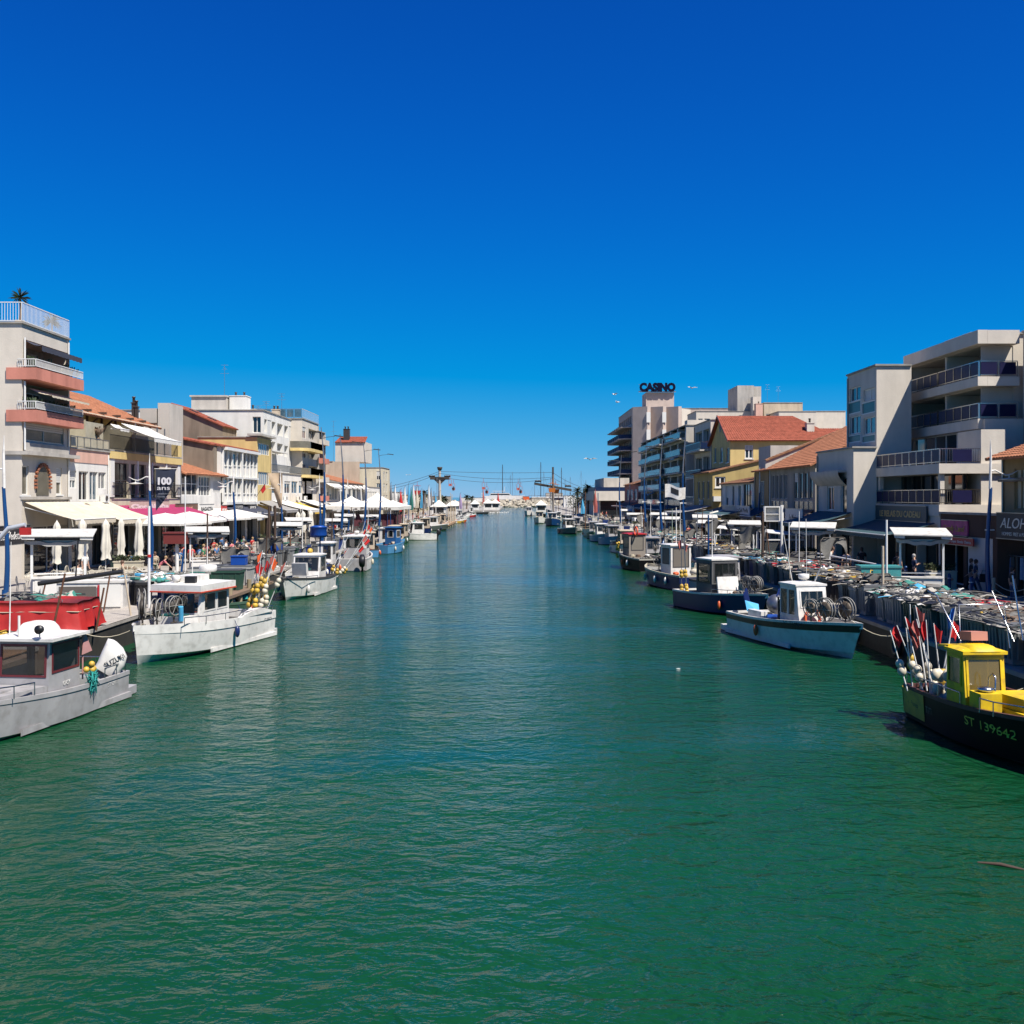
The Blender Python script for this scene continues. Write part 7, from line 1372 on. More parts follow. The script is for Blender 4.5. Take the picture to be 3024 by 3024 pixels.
def person_proto(pose):
    """faces -y; pose gives hip height, joints of arms and legs"""
    t = thing('person', 'p', 'person'); V = lambda x, y, z: (x, y, z)
    sit = pose == 'sit'; hz = .47 if sit else .93; lean = {'stand': 0, 'walk': -.04, 'sit': .03, 'bend': -.42, 'cross': .02, 'wait': 0}[pose]
    ch = (0, lean*.8, hz+.45-(.1 if pose == 'bend' else 0)); nk = (0, lean*1.05, ch[2]+.12); hd = (0, lean*1.1-.015, nk[2]+.12); tp = (0, lean*1.1-.01, nk[2]+.235)
    J = [(V(0,0,hz+.02), (.15,.11)), (V(0,lean*.3,hz+.2), (.125,.095)), (V(*ch), (.155,.11)), (V(*nk), .052), (V(*hd), (.074,.09)), (V(*tp), (.06,.07))]; E = [(0,1),(1,2),(2,3),(3,4),(4,5)]
    J.append((V(hd[0], hd[1]-.105, hd[2]-.005), .012)); E.append((4,6))       # nose
    arms = {'stand': ((.25,.03,-.3),(.27,-.03,-.55)), 'walk': ((.24,.10,-.28),(.25,.06,-.53)), 'sit': ((.25,-.05,-.28),(.16,-.30,-.30)), 'bend': ((.24,-.22,-.22),(.2,-.42,-.4)), 'cross': ((.27,-.02,-.28),(.03,-.22,-.22)), 'wait': ((.26,-.02,-.28),(.2,-.25,-.2))}[pose]
    TJ, TE = [(V(0,0,hz+.0), (.165,.125)), (V(0,lean*.3,hz+.2), (.145,.115)), (V(*ch), (.175,.13)), (V(nk[0],nk[1],nk[2]-.03), .07)], [(0,1),(1,2),(2,3)]
    PJ, PE = [(V(0,0,hz+.08), (.155,.12)), (V(0,0,hz-.01), (.165,.13))], [(0,1)]
    for s in (-1, 1):
        sw = s if pose == 'walk' else 0; k = len(J); cz = ch[2]+.03; cy = ch[1]
        e_, w_ = arms; ey = e_[1]*(1 if not sw else sw*1.3); wy = w_[1]-(.14*sw if sw else 0)
        sh = (s*.185, cy, cz); el = (s*e_[0], cy+ey, cz+e_[2]); wr = (s*w_[0] if pose != 'cross' else s*w_[0], cy+wy, cz+w_[2]); dv = (Vector(wr)-Vector(el)).normalized(); pm_ = tuple(Vector(wr)+dv*.07)
        J += [(sh, .062), (el, .042), (wr, .028), (pm_, (.036,.018))]; E += [(2,k),(k,k+1),(k+1,k+2),(k+2,k+3)]
        ax = dv.cross(Vector((0,1,0))) if abs(dv.y) < .9 else Vector((1,0,0)); ax.normalize()
        for f_, (o_, L_) in enumerate(((-.03,.06),(-.01,.075),(.01,.07),(.03,.055))):
            b0 = Vector(pm_)+ax*o_+dv*.02; J += [(tuple(b0), .009), (tuple(b0+dv*L_+Vector((0,-.01,0))), .008)]; E += [(k+3, len(J)-2), (len(J)-2, len(J)-1)]
        th = Vector(wr)+dv*.03-ax*.045; J += [(tuple(th), .010), (tuple(th+dv*.04-ax*.01), .009)]; E += [(k+2, len(J)-2), (len(J)-2, len(J)-1)]
        q = len(TJ); TJ += [(sh, .078), (tuple(Vector(sh).lerp(Vector(el), .8)), .062)]; TE += [(2,q),(q,q+1)]
        k = len(J); hp = (s*.09, 0, hz-.04)
        if sit: kn = (s*.13,-.45,hz+.02); an = (s*.13,-.46,.09); to = (s*.14,-.62,.04)
        elif pose == 'walk': kn = (s*.09,-.12*sw-.04,.50); an = (s*.09,.26*(-sw)-.02,.10 if sw > 0 else .14); to = (an[0], an[1]-.16, .04)
        else: kn = (s*.10,-.02,.50); an = (s*.105,.02,.09); to = (s*.13,-.14,.04)
        J += [(hp, .092), (kn, .058), (an, .038), (to, (.042,.028))]; E += [(0,k),(k,k+1),(k+1,k+2),(k+2,k+3)]
        q = len(PJ); PJ += [(hp, .102), (kn, .07), (tuple(Vector(an)+Vector((0,0,.02))), .055)]; PE += [(1,q),(q,q+1),(q+1,q+2)]
        mb = MB(); mb.cbox((to[0], to[1]+.06, .04), (.1,.26,.08)); mb.build('shoe', M_DFRAME, t)
    skinmesh(J, E, 'body', SKIN, t); skinmesh(TJ, TE, 'shirt', mat('shirt_cloth', (.7,.7,.7), .9), t); skinmesh(PJ, PE, 'trousers', mat('trouser_cloth', (.05,.06,.1), .9), t)
    mb = MB(); mb.ball((tp[0], tp[1]+.018, hd[2]+.045), .108, (.88,1.0,1.05), 12, 8); mb.ball((tp[0], tp[1]+.06, hd[2]-.03), .08, (1,.7,1.2), 10, 6); mb.build('hair', HAIRS[0], t)
    return t
CL = {n: mat('cloth_'+n, c, .9, var=.15) for n, c in dict(white=(.7,.69,.66), black=(.02,.02,.022), navy=(.02,.035,.09), red=(.5,.03,.03), pink=(.62,.17,.20), beige=(.45,.36,.26), grey=(.2,.2,.21), blue=(.06,.16,.36), green=(.03,.2,.09), khaki=(.18,.16,.09), denim=(.05,.09,.18)).items()}
PP = {}
try:
    for ps in ('stand', 'walk', 'sit', 'bend', 'cross', 'wait'): PP[ps] = person_proto(ps)
except Exception as e: print('PERSON FAIL', e)
USED = set()
def person(pose, x, y, rz, shirt, trousers, hair, label, group=None, s=1.0, z=ZQ+.02):
    p = PP[pose]; rc_ = {'shirt_cloth': CL[shirt], 'trouser_cloth': CL[trousers], 'dark_hair': HAIRS[hair]}
    return dup(p, (x, y, z), rz, label, group, scale=s, recolor=rc_)
TS, CS = 'on the terrace side', 'on the casino side'
person('bend', XP(470,62), 62, 1.9, 'pink', 'black', 2, 'child in a pink checked top leaning beside the closed parasols', s=.85)
person('stand', XP(252,60.5), 60.5, 1.2, 'white', 'black', 1, 'person in a white top and black skirt among the cream chairs')
person('stand', XP(372/2+60,63), 63, 3.0, 'white', 'grey', 0, 'waiter in white shirt under the cream awning')
for i, (px, d, ps, sh, tr, h, lab) in enumerate(((640,72,'sit','beige','beige',1,'seated person in a beige dress in front of the open parasols'), (668,78,'cross','white','black',0,'person in white with crossed arms by the red menu sign'), (700,80,'stand','black','black',0,'person in a dark dress standing next to the blue lamp post'),
    (745,75,'sit','red','khaki',1,'seated person in a red top beside the blue barrel'), (765,74,'sit','blue','navy',3,'seated person in blue beside the dark haired group'), (780,76,'stand','white','navy',0,'person in a white shirt by the dark double posts'), (620,73,'sit','black','black',0,'seated person in black at the restaurant table'),
    (858,90,'stand','white','beige',3,'person in white with beige trousers past the dark double posts'), (880,92,'walk','black','navy',0,'walking person in black beneath the closed parasols'), (655,74,'sit','khaki','khaki',0,'seated person in khaki behind the beige dress'), (600,70,'walk','green','black',2,'person in green beneath the first open parasol'))):
    person(ps, XP(px,d), d, rnd.uniform(1.0,2.2), sh, tr, h, lab, 'people on the terraces')
person('walk', XP(2432,66.5)+.6, 66.5, .3, 'white', 'black', 1, 'person in white top with shoulder straps walking by the blue lamp on the casino side')
person('stand', XP(2650,60), 60, 2.5, 'black', 'black', 1, 'person in black looking into the gift shop under the teal awning')
person('cross', XP(2700,58), 58, 1.6, 'navy', 'black', 3, 'grey haired person in navy standing below the gold lettered board')
person('stand', XP(2990,47.5), 47.5, 1.6, 'black', 'denim', 0, 'person in black beside the hanging clothes')
person('stand', XP(2507,62), 62.5, 3.0, 'navy', 'grey', 0, 'person in a dark top and grey shorts right behind the blue lamp')
person('walk', XP(2545,64), 64, 2.8, 'black', 'black', 0, 'person in black with bare arms beside the dark shop door', s=1.05)
person('walk', XP(2880,53), 53, 1.0, 'navy', 'denim', 0, 'person in a navy jacket and jeans carrying a dark bag by the shutter')
person('walk', XP(2866,53.7), 53.7, 1.0, 'black', 'black', 1, 'person in black walking beyond the navy jacket')
t = thing('handbag', 'dark handbag held by the navy jacketed person', 'bag', (XP(2880,53)+.32, 52.75, ZQ+.62)); mb = MB(); mb.slab([(-.22,-.06,0), (.22,-.06,0), (.18,-.06,.42), (-.18,-.06,.42)], (0,.12,0)); mb.build('bag_body', CL['black'], t); MB().tube([(-.12,0,.42), (-.06,0,.6), (.06,0,.6), (.12,0,.42)], .012, 5).build('strap', CL['black'], t)
R2 = random.Random(11)
CN = list(CL); k = 0
for i in range(46):
    left = i % 2 == 0; d = 96+(i//2)*6.5+R2.uniform(-2,2); x = -R2.uniform(18.5,25) if left else R2.uniform(18.2,24)
    sh, tr = R2.choice(CN), R2.choice(CN); person(R2.choice(['stand','walk','walk','sit','cross','wait']), x, d, R2.uniform(0,6.28), sh, tr, R2.randrange(4), f'{NTH[i//2]} distant stroller counted seaward {TS if left else CS}, {sh} top and {tr} trousers', 'distant strollers on the quays')
for i, (x, y, rz, ps, sh, tr, h) in enumerate(((-24.4,57.6,1.2,'sit','white','denim',0), (-26.3,58.4,-1.0,'sit','navy','black',3), (-22.6,59.5,2.0,'sit','beige','khaki',1), (-23.5,64.5,.5,'sit','grey','black',0), (-22.2,66.6,2.4,'stand','black','black',0), (-20.5,71,1,'walk','blue','beige',2), (-21.6,69,3,'stand','red','denim',1), (-19.8,76,2,'walk','white','denim',0), (-21.2,82,1,'sit','pink','grey',2), (-20.2,86,4,'walk','grey','navy',3))):
    person(ps, x, y, rz, sh, tr, h, f'{"seated" if ps == "sit" else "standing"} visitor in {sh} top and {tr} trousers, {NTH[i]} counted seaward on the terraces', 'visitors on the near terraces')
for i, (x, y, rz) in enumerate(DINERS):
    if i % 5 == 4: continue
    sh, tr = R2.choice(CN), R2.choice(CN); person('sit', x, y, rz, sh, tr, R2.randrange(4), f'{NTH[i]} seated diner counted seaward under the terrace awnings, in {sh} top', 'diners under the terrace awnings')
for p in PP.values():
    for c in list(p.children): bpy.data.objects.remove(c)
    bpy.data.objects.remove(p)
# ================= marker poles, masts, far structures =================
def marker_pole(base, lean, L_, label, grp, flag=None, floats=(), fm=BUOYW, pole=None, z0=0):
    t = thing('marker_pole', label, 'marker pole', base, 0, grp); D = Vector(lean).normalized(); MB().tube([D*0, D*L_], [.022,.014], 6).build('pole', pole or M_WMETAL, t)
    for q in floats:
        mb = MB(); mb.ball(D*q, .125, (1,1,1.15), 10, 7); mb.ball(D*(q+.2), .115, (1,1,1.1), 10, 7); mb.build('float', fm, t)
    if flag:
        a = D*L_*.98; s = 1 if rnd.random() < .6 else -1; mb = MB(); mb.grid(lambda u, v: a-D*(.40*v)+Vector((s*.24*u*(1-.5*v), .08*math.sin(u*6), -.18*u+.04*math.sin(u*7+v*3))), 6, 5); mb.build('flag', flag, t)
    return t
FR = mat('red_flag_cloth', (.55,.015,.015), .8, var=.3); FO = mat('orange_flag_cloth', (.75,.12,.02), .8, var=.2); FB = mat('blue_flag_cloth', (.02,.15,.5), .8); FP = mat('faded_red_flag', (.45,.12,.1), .8, var=.3)
G1, G2, G3, G4 = 'marker poles at the stern of the large white boat', 'marker poles at the stern of the yellow cabined boat', 'marker poles past the dark strake boat', 'marker poles between the navy boats'
for i in range(11):
    marker_pole((-11.2+rnd.uniform(-.45,.35), 45.0+rnd.uniform(-.5,.5), .9), (.22+rnd.uniform(-.12,.20), rnd.uniform(-.05,.1), 1), rnd.uniform(2.3,3.1), f'{NTH[i]} marker pole in the bundle at the stern of the large white boat', G1, [FO, None, FR, None, FP, FR][i % 6], ((rnd.uniform(.55,1.5),) if i % 4 else (.5,1.15)), [BUOYY, BUOYW, BUOYY][i % 3], [M_WMETAL, M_GMETAL][i % 2])
for i in range(13):
    marker_pole((10.95+rnd.uniform(-.25,.9), 27.75+rnd.uniform(-.35,.35), .85), (-.42+rnd.uniform(0,.62), rnd.uniform(-.05,.15), 1), rnd.uniform(1.6,2.5), f'{NTH[i]} marker pole in the bundle at the stern of the yellow cabined boat', G2, [FR, None, FR, FP, None, FB if i == 5 else FP, FR][i % 7], ((rnd.uniform(.3,.9),) if i % 2 else ()), [BUOYW, BUOYW, BUOYY][i % 3])
for i in range(8):
    marker_pole((-12.1+rnd.uniform(-.4,.5), 69.3+rnd.uniform(-.4,.4), .7), (.4+rnd.uniform(-.25,.4), .1, 1), rnd.uniform(2.2,3.4), f'{NTH[i]} marker pole in the bundle past the dark strake boat', G3, [None, FP, None, FR][i % 4], (rnd.uniform(.2,.6),), [BUOYY, BUOYW][i % 2])
for i in range(5):
    marker_pole((9.7+rnd.uniform(-.2,.2), 57.6+rnd.uniform(-.3,.3), .5), (-.08+rnd.uniform(-.04,.08), .05, 1), rnd.uniform(3.0,3.8), f'{NTH[i]} marker pole in the bundle between the navy boats', G4, [None, FP][i % 2], ((.4, 1.2) if i % 2 else (.3,)), BUOYY, M_GMETAL)
for i in range(7):
    marker_pole((-14.4+rnd.uniform(-.4,.5), 97+rnd.uniform(-3,3), .8), (.2+rnd.uniform(-.25,.3), .1, 1), rnd.uniform(2.2,3.6), f'{NTH[i]} marker pole of the loose group before the sky blue boat', 'marker poles before the sky blue boat', [None, FR, None, FO][i % 4], (.5,), BUOYW)
# mooring and scaffold poles
def pole(x, y, z0, h, r, m, label, lean=(0,0), name='mooring_pole', cap=None):
    t = thing(name, label, 'pole', (x, y, z0)); MB().tube([(0,0,0), (lean[0],lean[1],h)], [r, r*.8], 8).build('shaft', m, t)
    if cap: MB().tube([(lean[0]*.5-.0, lean[1]*.5, h*.5), (lean[0]*.5, lean[1]*.5, h*.5+.12)], r*1.25, 8).build('band', cap, t)
    return t
pole(-16.3, 46.0, ZQ, 4.6, .07, M_WMETAL, 'white pole with red tape bands in front of the cream planter', cap=REDP)
pole(XP(547,60), 60, ZQ, 6.2, .04, M_WMETAL, 'slim white flagpole before the RAGAZZA sign'); pole(XP(795,72), 72, ZQ, 4.4, .11, M_DWOOD, 'first dark timber post of the tall pair by the jetty'); pole(XP(811,72), 72.1, ZQ-.6, 5.0, .11, M_DWOOD, 'second dark timber post of the tall pair by the jetty')
pole(XP(2252,62), 62, .2, 5.0, .10, M_DWOOD, 'tall dark timber post in front of the glass cabinets'); pole(XP(2308,73), 73, ZQ, 4.3, .1, M_WMETAL, 'white square looking post beside the shelf frame'); pole(XP(2330,57), 57, ZQ, 3.6, .04, M_WMETAL, 'slim white pole behind the white wheelhouse')
pole(XP(2360,58), 58, ZQ, 4.2, .03, M_WMETAL, 'thin pale pole beside the broad fish stall'); pole(XP(2092,75), 75, .5, 4.3, .07, M_BLUE, 'dark blue pole rising behind the navy boats'); pole(XP(1985,88), 88, .5, 4.6, .04, mat('greenish_pole', (.30,.38,.32), .6), 'pale green pole beside the white flag')
pole(XP(2607,44), 44, .9, 3.1, .07, W_BEIGE, 'beige upright post at the stern side of the net tables'); pole(XP(2618,45), 45, ZQ, 4.0, .06, M_WMETAL, 'white upright of the near stall frame beside the beige post'); pole(XP(945,74), 74, .5, 4.8, .06, M_BLUE, 'dark blue pole carrying a blue drum by the terrace side edge')
t = thing('drum_container', 'blue plastic drum hung on the dark blue pole', 'drum', (XP(941,74), 73.9, 3.2)); MB().lathe([(.0,0),(.55,0),(.62,.2),(.6,.7),(.66,.75),(.3,.85),(0,.85)], n=18).build('drum_body', BLUEP, t)
t = thing('drum_container', 'big blue barrel with a black lid beside the open parasol', 'drum', (XP(803,73), 73, ZQ+1.0)); MB().lathe([(0,0),(.7,0),(.8,.3),(.78,.75)], n=18).build('drum_body', BLUEP, t); MB().lathe([(.82,.75),(.82,.85),(.5,1.1),(0,1.15)], n=18).build('lid', M_BLACK, t)
t = thing('flag', 'white flag with a black device on a thin pole, casino side', 'flag', (XP(1962,95), 95, ZQ)); MB().tube([(0,0,0),(.05,0,6.3)], [.035,.02], 6).build('flagpole', M_DFRAME, t)
def fl(u, v): return Vector((.06+1.9*u, .22*math.sin(u*6+v), 6.2-1.25*v*(1-.15*u)-.35*u+.1*math.sin(u*7)))
mb = MB(); mb.grid(fl, 14, 8); f_ = mb.build('cloth', GEL, t); mb = MB(); mb.grid(lambda u, v: fl(.3+.35*u, .2+.45*v)+Vector((0,-.02,0)), 5, 5); mb.build('device', INK, f_)
t = thing('flag', 'small red and yellow flag on the white two storey house', 'flag', (-29.3, 117.2, 6.6)); MB().tube([(0,0,-.5),(1.0,0,1.0)], .03, 5).build('flagpole', M_DWOOD, t); mb = MB(); mb.slab([(.5,0,.3), (1.0,.02,1.0), (1.1,.05,.4), (.75,.05,-.1)], (0,.02,0)); mb.build('cloth', FR, t)
t = thing('davit', 'grey jib crane arm with a red block at the frame edge', 'crane', (XP(-40,46), 46, ZQ)); MB().tube([(0,0,0),(0,0,2.6)], .12, 8).build('column', M_GMETAL, t); MB().tube([(0,0,2.5),(1.0,0,3.6),(1.75,0,3.75)], .11, 8).build('jib', mat('pale_grey_paint', (.42,.45,.5), .5), t); MB().box((1.55,-.15,3.3), (1.95,.15,3.62)).build('block', REDP, t)
t = thing('gear_locker', 'dark red box on a white column amid the terrace side gear', 'locker', (XP(523,66), 66, ZQ)); MB().tube([(0,0,0),(0,0,2.0)], .12, 8).build('column', M_WMETAL, t); MB().box((-.75,-.4,2.0), (.75,.4,2.65)).build('box_body', mat('dark_red_box', (.17,.025,.02), .6), t); MB().box((-.8,-.45,2.652), (.8,.45,2.75)).build('lid', MATS['dark_red_box'], t)
R3 = random.Random(21); kinds = [(M_WMETAL, 'white'), (M_DWOOD, 'dark timber'), (M_GMETAL, 'grey metal'), (RUST, 'rusty'), (W_BEIGE, 'pale timber'), (M_BLUE, 'blue')]
for i in range(34):
    left = i % 2 == 0; d = 52+(i//2)*6.2+R3.uniform(-2,2); x = (-R3.uniform(15.3,17.2) if left else R3.uniform(14.2,16.8)); m_, nm = R3.choice(kinds)
    pole(x, d, .2, R3.uniform(2.6,5.2), R3.uniform(.03,.07), m_, f'{nm} pole, {NTH[i//2]} of the scattered poles counted seaward {TS if left else CS}', (R3.uniform(-.4,.4), R3.uniform(-.2,.2)))
for i in range(30):
    left = i % 2 == 0; d = 160+(i//2)*15+R3.uniform(-4,4); x = (-R3.uniform(15.6,19) if left else R3.uniform(11,16)); m_, nm = R3.choice(kinds)
    pole(x, d, .2, R3.uniform(3.5,7.5), R3.uniform(.05,.09), m_, f'{nm} far pole, {NTH[i//2]} counted seaward past the scattered poles {TS if left else CS}')
# tall cross bars lying over the net tables
t = thing('boathook', 'long dark pole leaning across the bins toward the planter', 'pole', (XP(2250,60), 60, ZQ+1.4)); MB().tube([(0,0,.3),(3.9,-4,.0)], .05, 6).build('shaft', M_DFRAME, t)
t = thing('boathook', 'long pale pole lying over the nets below the lamp', 'pole', (XP(2414,60), 60, ZQ+1.5)); MB().tube([(0,0,.2),(1.6,-7,-.1)], .045, 6).build('shaft', M_WMETAL, t)
# tent pavilion
t = thing('marquee', 'white peaked marquee reading La Passerelle on dark posts', 'marquee', (-18.0, 137, ZQ))
mb = MB()
for cx, cy, s, h in ((0,0,3.2,5.6), (-4.6,7,3.0,5.2), (1.0,9,2.4,4.6)):
    for k in range(4):
        a = [(s,-s),(s,s),(-s,s),(-s,-s)]; p, q = a[k], a[(k+1)%4]; mb.grid(lambda u, v: Vector((cx+(p[0]+(q[0]-p[0])*v)*u, cy+(p[1]+(q[1]-p[1])*v)*u, h-(h-3.75)*u**.75)), 6, 3, 0, False); mb.quad((cx+p[0],cy+p[1],3.75), (cx+q[0],cy+q[1],3.75), (cx+q[0],cy+q[1],3.3), (cx+p[0],cy+p[1],3.3))
mb.build('canopy', AW_WHITE, t)
for x in (-3,3):
    for y in (-3,3): MB().box((x-.08,y-.08,0), (x+.08,y+.08,3.7)).build('post', M_DFRAME, t)
MB().box((-2.9,-2.6,.0), (2.9,2.9,2.7)).build('maroon_wall', mat('maroon_wall_paint', (.10,.02,.03), .7), t)
lettering('La Passerelle', .6, frameM((-3.0,-3.23,3.3), (1,0,0), (0,0,1)), mat('grey_brown_letters', (.2,.16,.12), .7), t, False, width=5.2)
# kiosks far on
kt = thing('kiosk', 'k', 'kiosk'); mb = MB(); mb.box((-1.6,-1.6,0), (1.6,1.6,2.4)); mb.build('cabin_wall', GEL, kt); mb = MB(); P4 = [(2,-2),(2,2),(-2,2),(-2,-2)]
for k in range(4): a, b = P4[k], P4[(k+1)%4]; mb.add([(a[0],a[1],2.41), (b[0],b[1],2.41), (0,0,4.0)], [(0,1,2)])
mb.build('roof', AW_WHITE, kt); mb = MB(); mb.box((-1.2,-1.63,.9), (1.2,-1.605,2.1)); mb.build('hatch', G_DARK, kt)
r = Row(kt, 'small white pyramid roofed kiosk', 'on the terrace side near the breakwater', 'pyramid roofed kiosks'); r(-17.5, 300)
for x, y in ((-19,345), (-14.5,402), (-9.4,405), (-6.6,408), (-21,385), (-18.5,260)): r(x, y, 0, scale=rnd.uniform(.9,1.15))
dup(kt, (XP(1598,330), 330, ZQ), 0, 'white pyramid roofed canopy on the casino side near the breakwater', 'pyramid roofed kiosks')
tag(MB().box((QL-.1, 396, -2), (-5.2, 600, ZQ-.3)).build('quay_pavement', M_CONC), 'far landing stage pushing out from the terrace side', kind='structure')
tag(MB().box((-16.9, 205, .35), (-12.6, 232, .75)).build('pontoon', mat('orange_brown_deck', (.42,.26,.15), .8, var=.2)), 'floating orange brown pontoon', kind='structure')
for i in range(5): pole(-12.8, 206+i*6, -.5, 4.3, .14, W_BEIGE, f'{NTH[i]} pontoon pile counted seaward beside the orange brown pontoon')
# breakwater rocks
def rocks(x0, x1, y, n, hmax, label, seed, y_sp=8):
    Q = random.Random(seed); mb = MB()
    for i in range(n):
        c = Vector((Q.uniform(x0, x1), y+Q.uniform(0, y_sp), 0)); c.z = Q.uniform(-.3, 1)*hmax*min(1, .3+(c.y-y)/y_sp); s = Q.uniform(.7, 1.7); o = len(mb.v); mb.ball(c, s, (Q.uniform(.8,1.4), Q.uniform(.8,1.3), Q.uniform(.6,1)), 6, 4)
        for k in range(o, len(mb.v)): v = mb.v[k]; mb.v[k] = (v[0]+Q.gauss(0,.16), v[1]+Q.gauss(0,.16), v[2]+Q.gauss(0,.16))
    mb.sm = [False]*len(mb.sm); tag(mb.build('breakwater_rocks', mat('breakwater_stone', (.46,.41,.33), .9, var=.45, scale=.6)), label, 'rocks', kind='stuff')
rocks(-12, 34, 612, 620, 4.0, 'pale boulders of the breakwater closing the canal', 1); rocks(-45, -8, 612, 260, 3.2, 'pale boulders behind the kiosks', 2)
tag(MB().box((-160, 619, -2), (160, 700, 3.3)).build('breakwater_ground', M_PAVE), 'raised hard standing behind the breakwater', kind='structure')
tag(MB().box((-220, 600.1, -2), (-20, 618, 2.5)).build('terrain', M_PAVE), 'far shore ground on the terrace side', kind='structure'); tag(MB().box((30, 600.1, -2), (220, 618, 2.5)).build('terrain', M_PAVE), 'far shore ground on the casino side', kind='structure')
# sail boats standing beyond the rocks
def yacht(x, y, h, label, hl=11, hm=GEL, z=3.4, thick=.17):
    t = thing('sailing_yacht', label, 'yacht', (x, y, z), rnd.uniform(-.3,.3)); mb = MB(); sec = []
    n = 8; 
    for i in range(n+1):
        u = i/n; b = 1.7*math.sin(math.pi*min(1,(u*.85+.12)))**.7; xx = -hl/2+hl*u; sec += [(xx,-b,2.2),(xx,-b*.6,.9),(xx,0,.4),(xx,b*.6,.9),(xx,b,2.2)]
    mb.add(sec, [(i*5+k, (i+1)*5+k, (i+1)*5+k+1, i*5+k+1) for i in range(n) for k in range(4)]+[tuple(i*5 for i in range(n+1))+tuple(i*5+4 for i in range(n,-1,-1))], 0, True); mb.build('hull', hm, t)
    MB().box((-2,-.9,2.25), (2,.9,2.9)).build('coachroof', GEL, t); MB().tube([(0,0,2.2),(0,0,h)], [thick, thick*.7], 6).build('mast', M_DFRAME if thick > .16 else M_GMETAL, t); MB().tube([(0,0,3.6),(-4,0,3.7)], .1, 5).build('boom', M_DFRAME, t)
    mb = MB(); mb.tube([(0,0,h*.95),(hl*.48,0,2.3)], .03, 3); mb.tube([(0,0,h*.95),(-hl*.48,0,2.3)], .03, 3); mb.tube([(0,0,h*.9),(0,1.5,2.3)], .03, 3); mb.tube([(0,-1.2,h*.6),(0,1.2,h*.6)], .05, 4); mb.build('rigging', M_GMETAL, t)
for i, (px, top, d) in enumerate(((1484,1372,645), (1513,1393,650), (1507,1401,660), (1597,1365,650), (1606,1393,640), (1658,1381,640), (1535,1410,655), (1669,1412,650), (1716,1391,660), (1640,1420,655), (1684,1408,645), (1579,1422,662), (1730,1418,650), (1756,1426,655), (1625,1430,648))):
    yacht(XP(px,d), d, ZP(top,d)-3.4, f'{NTH[i]} masted yacht of the hard standing behind the breakwater rocks', thick=.28 if i in (0,3,5) else .15, hm=[GEL, NAVY, GEL, GEL_G][i % 4], hl=9 if i not in (0,3) else 13)
t = thing('motor_yacht', 'big white motor yacht propped up behind the rocks', 'yacht', (-5, 636, 3.4)); mb = MB(); mb.slab([(-11,-2,1.2), (10,-2,1.2), (13,-2,3.6), (-12,-2,3.4)], (0,4,0)); mb.build('hull', GEL, t); mb = MB(); mb.slab([(-9,-1.8,3.6), (5,-1.8,3.6), (3,-1.8,5.2), (-8,-1.8,5.2)], (0,3.6,0)); mb.build('upper_deck', GEL, t); mb = MB(); mb.slab([(-8.5,-1.84,4.0), (4,-1.84,4.0), (3,-1.84,4.8), (-8,-1.84,4.8)], (0,.03,0)); mb.build('window_band', G_DARK, t); mb = MB(); mb.box((-7,-1.6,6.3), (1,1.6,6.5)); mb.tube([(-6,0,5.2),(-6,0,6.3)], .1, 5); mb.tube([(0,0,5.2),(.6,0,9.5)], .12, 5); mb.build('flybridge', GEL, t)
for i, (px0, px1, py, d, m_, lab) in enumerate(((1570,1612,1470,628,W_DGREY,'grey flat shed by the hard standing, beside the orange hut'), (1545,1563,1466,626,ORANGE,'orange hut on the rocks end'), (1612,1662,1456,660,W_GREY,'long dark roofed boat hall between masts'), (1362,1440,1470,640,W_WHITE,'low white hall behind the kiosks'), (1225,1330,1466,560,W_DGREY,'low dark building on the far terrace side'), (1665,1700,1464,500,W_WHITE,'white boat shed before the palms'))):
    Bld('harbour_shed', lab, XP(px0,d), 0, 0, ZP(py,d), m_, deep=XP(px1,d)-XP(px0,d), d0=d, d1=d+8).flat() if px0 > 1512 else Bld('harbour_shed', lab, XP(px1,d), 0, 0, ZP(py,d), m_, deep=XP(px1,d)-XP(px0,d), d0=d, d1=d+8).flat()
# chair lift
def lift_pylon(x, y, h, label, wide, mm):
    t = thing('lift_pylon', label, 'pylon', (x, y, ZQ)); MB().tube([(0,0,0),(0,0,h)], [.55,.4] if not wide else [.45,.35], 12).build('column', mm, t)
    mb = MB(); a = 3.2 if not wide else 6.2
    if wide: mb.slab([(-a,0,h-2.6), (a,0,h-4.8), (a,0,h-5.6), (-a,0,h-3.4)], (0,1.0,0)); mb.box((-.3,.2,h), (.3,.8,h+2.5))
    else: mb.box((-a,-.5,h-3.2), (a,.5,h-2.3)); mb.slab([(-a*.6,-.3,h-3.2), (a*.6,-.3,h-3.2), (.4,-.3,h-4.6), (-.4,-.3,h-4.6)], (0,.6,0)); mb.lathe([(0,0),(.6,0),(.9,.9),(.8,1.1),(0,1.1)], (0,0,h-.1), 10)
    mb.build('crossarm', OILY, t); mb = MB()
    for s in (-1,1):
        for k in range(4): mb.lathe([(0,-.1),(.35,-.1),(.35,.1),(0,.1)], (s*a*.8+k*.5-.75, -.1, h-2.1 if not wide else h-3.0-(s*.8)-.0), 8, M=Matrix.Rotation(math.pi/2,3,'X'))
    mb.build('sheaves', M_BLACK, t); mb = MB(); mb.box((-.9,-1.0,h*.1), (-.75,-.9,h*.9)); mb.build('ladder', M_GMETAL, t)
x1, x2, yl = XP(1298.5,340), XP(1633,340), 340
lift_pylon(x1, yl, 14.0, 'pale round chair lift pylon on the terrace side', False, W_GREY); lift_pylon(x2, yl, 12.5, 'chair lift pylon with a slanting crossarm on the casino side', True, mat('brown_grey_steel', (.17,.14,.12), .6))
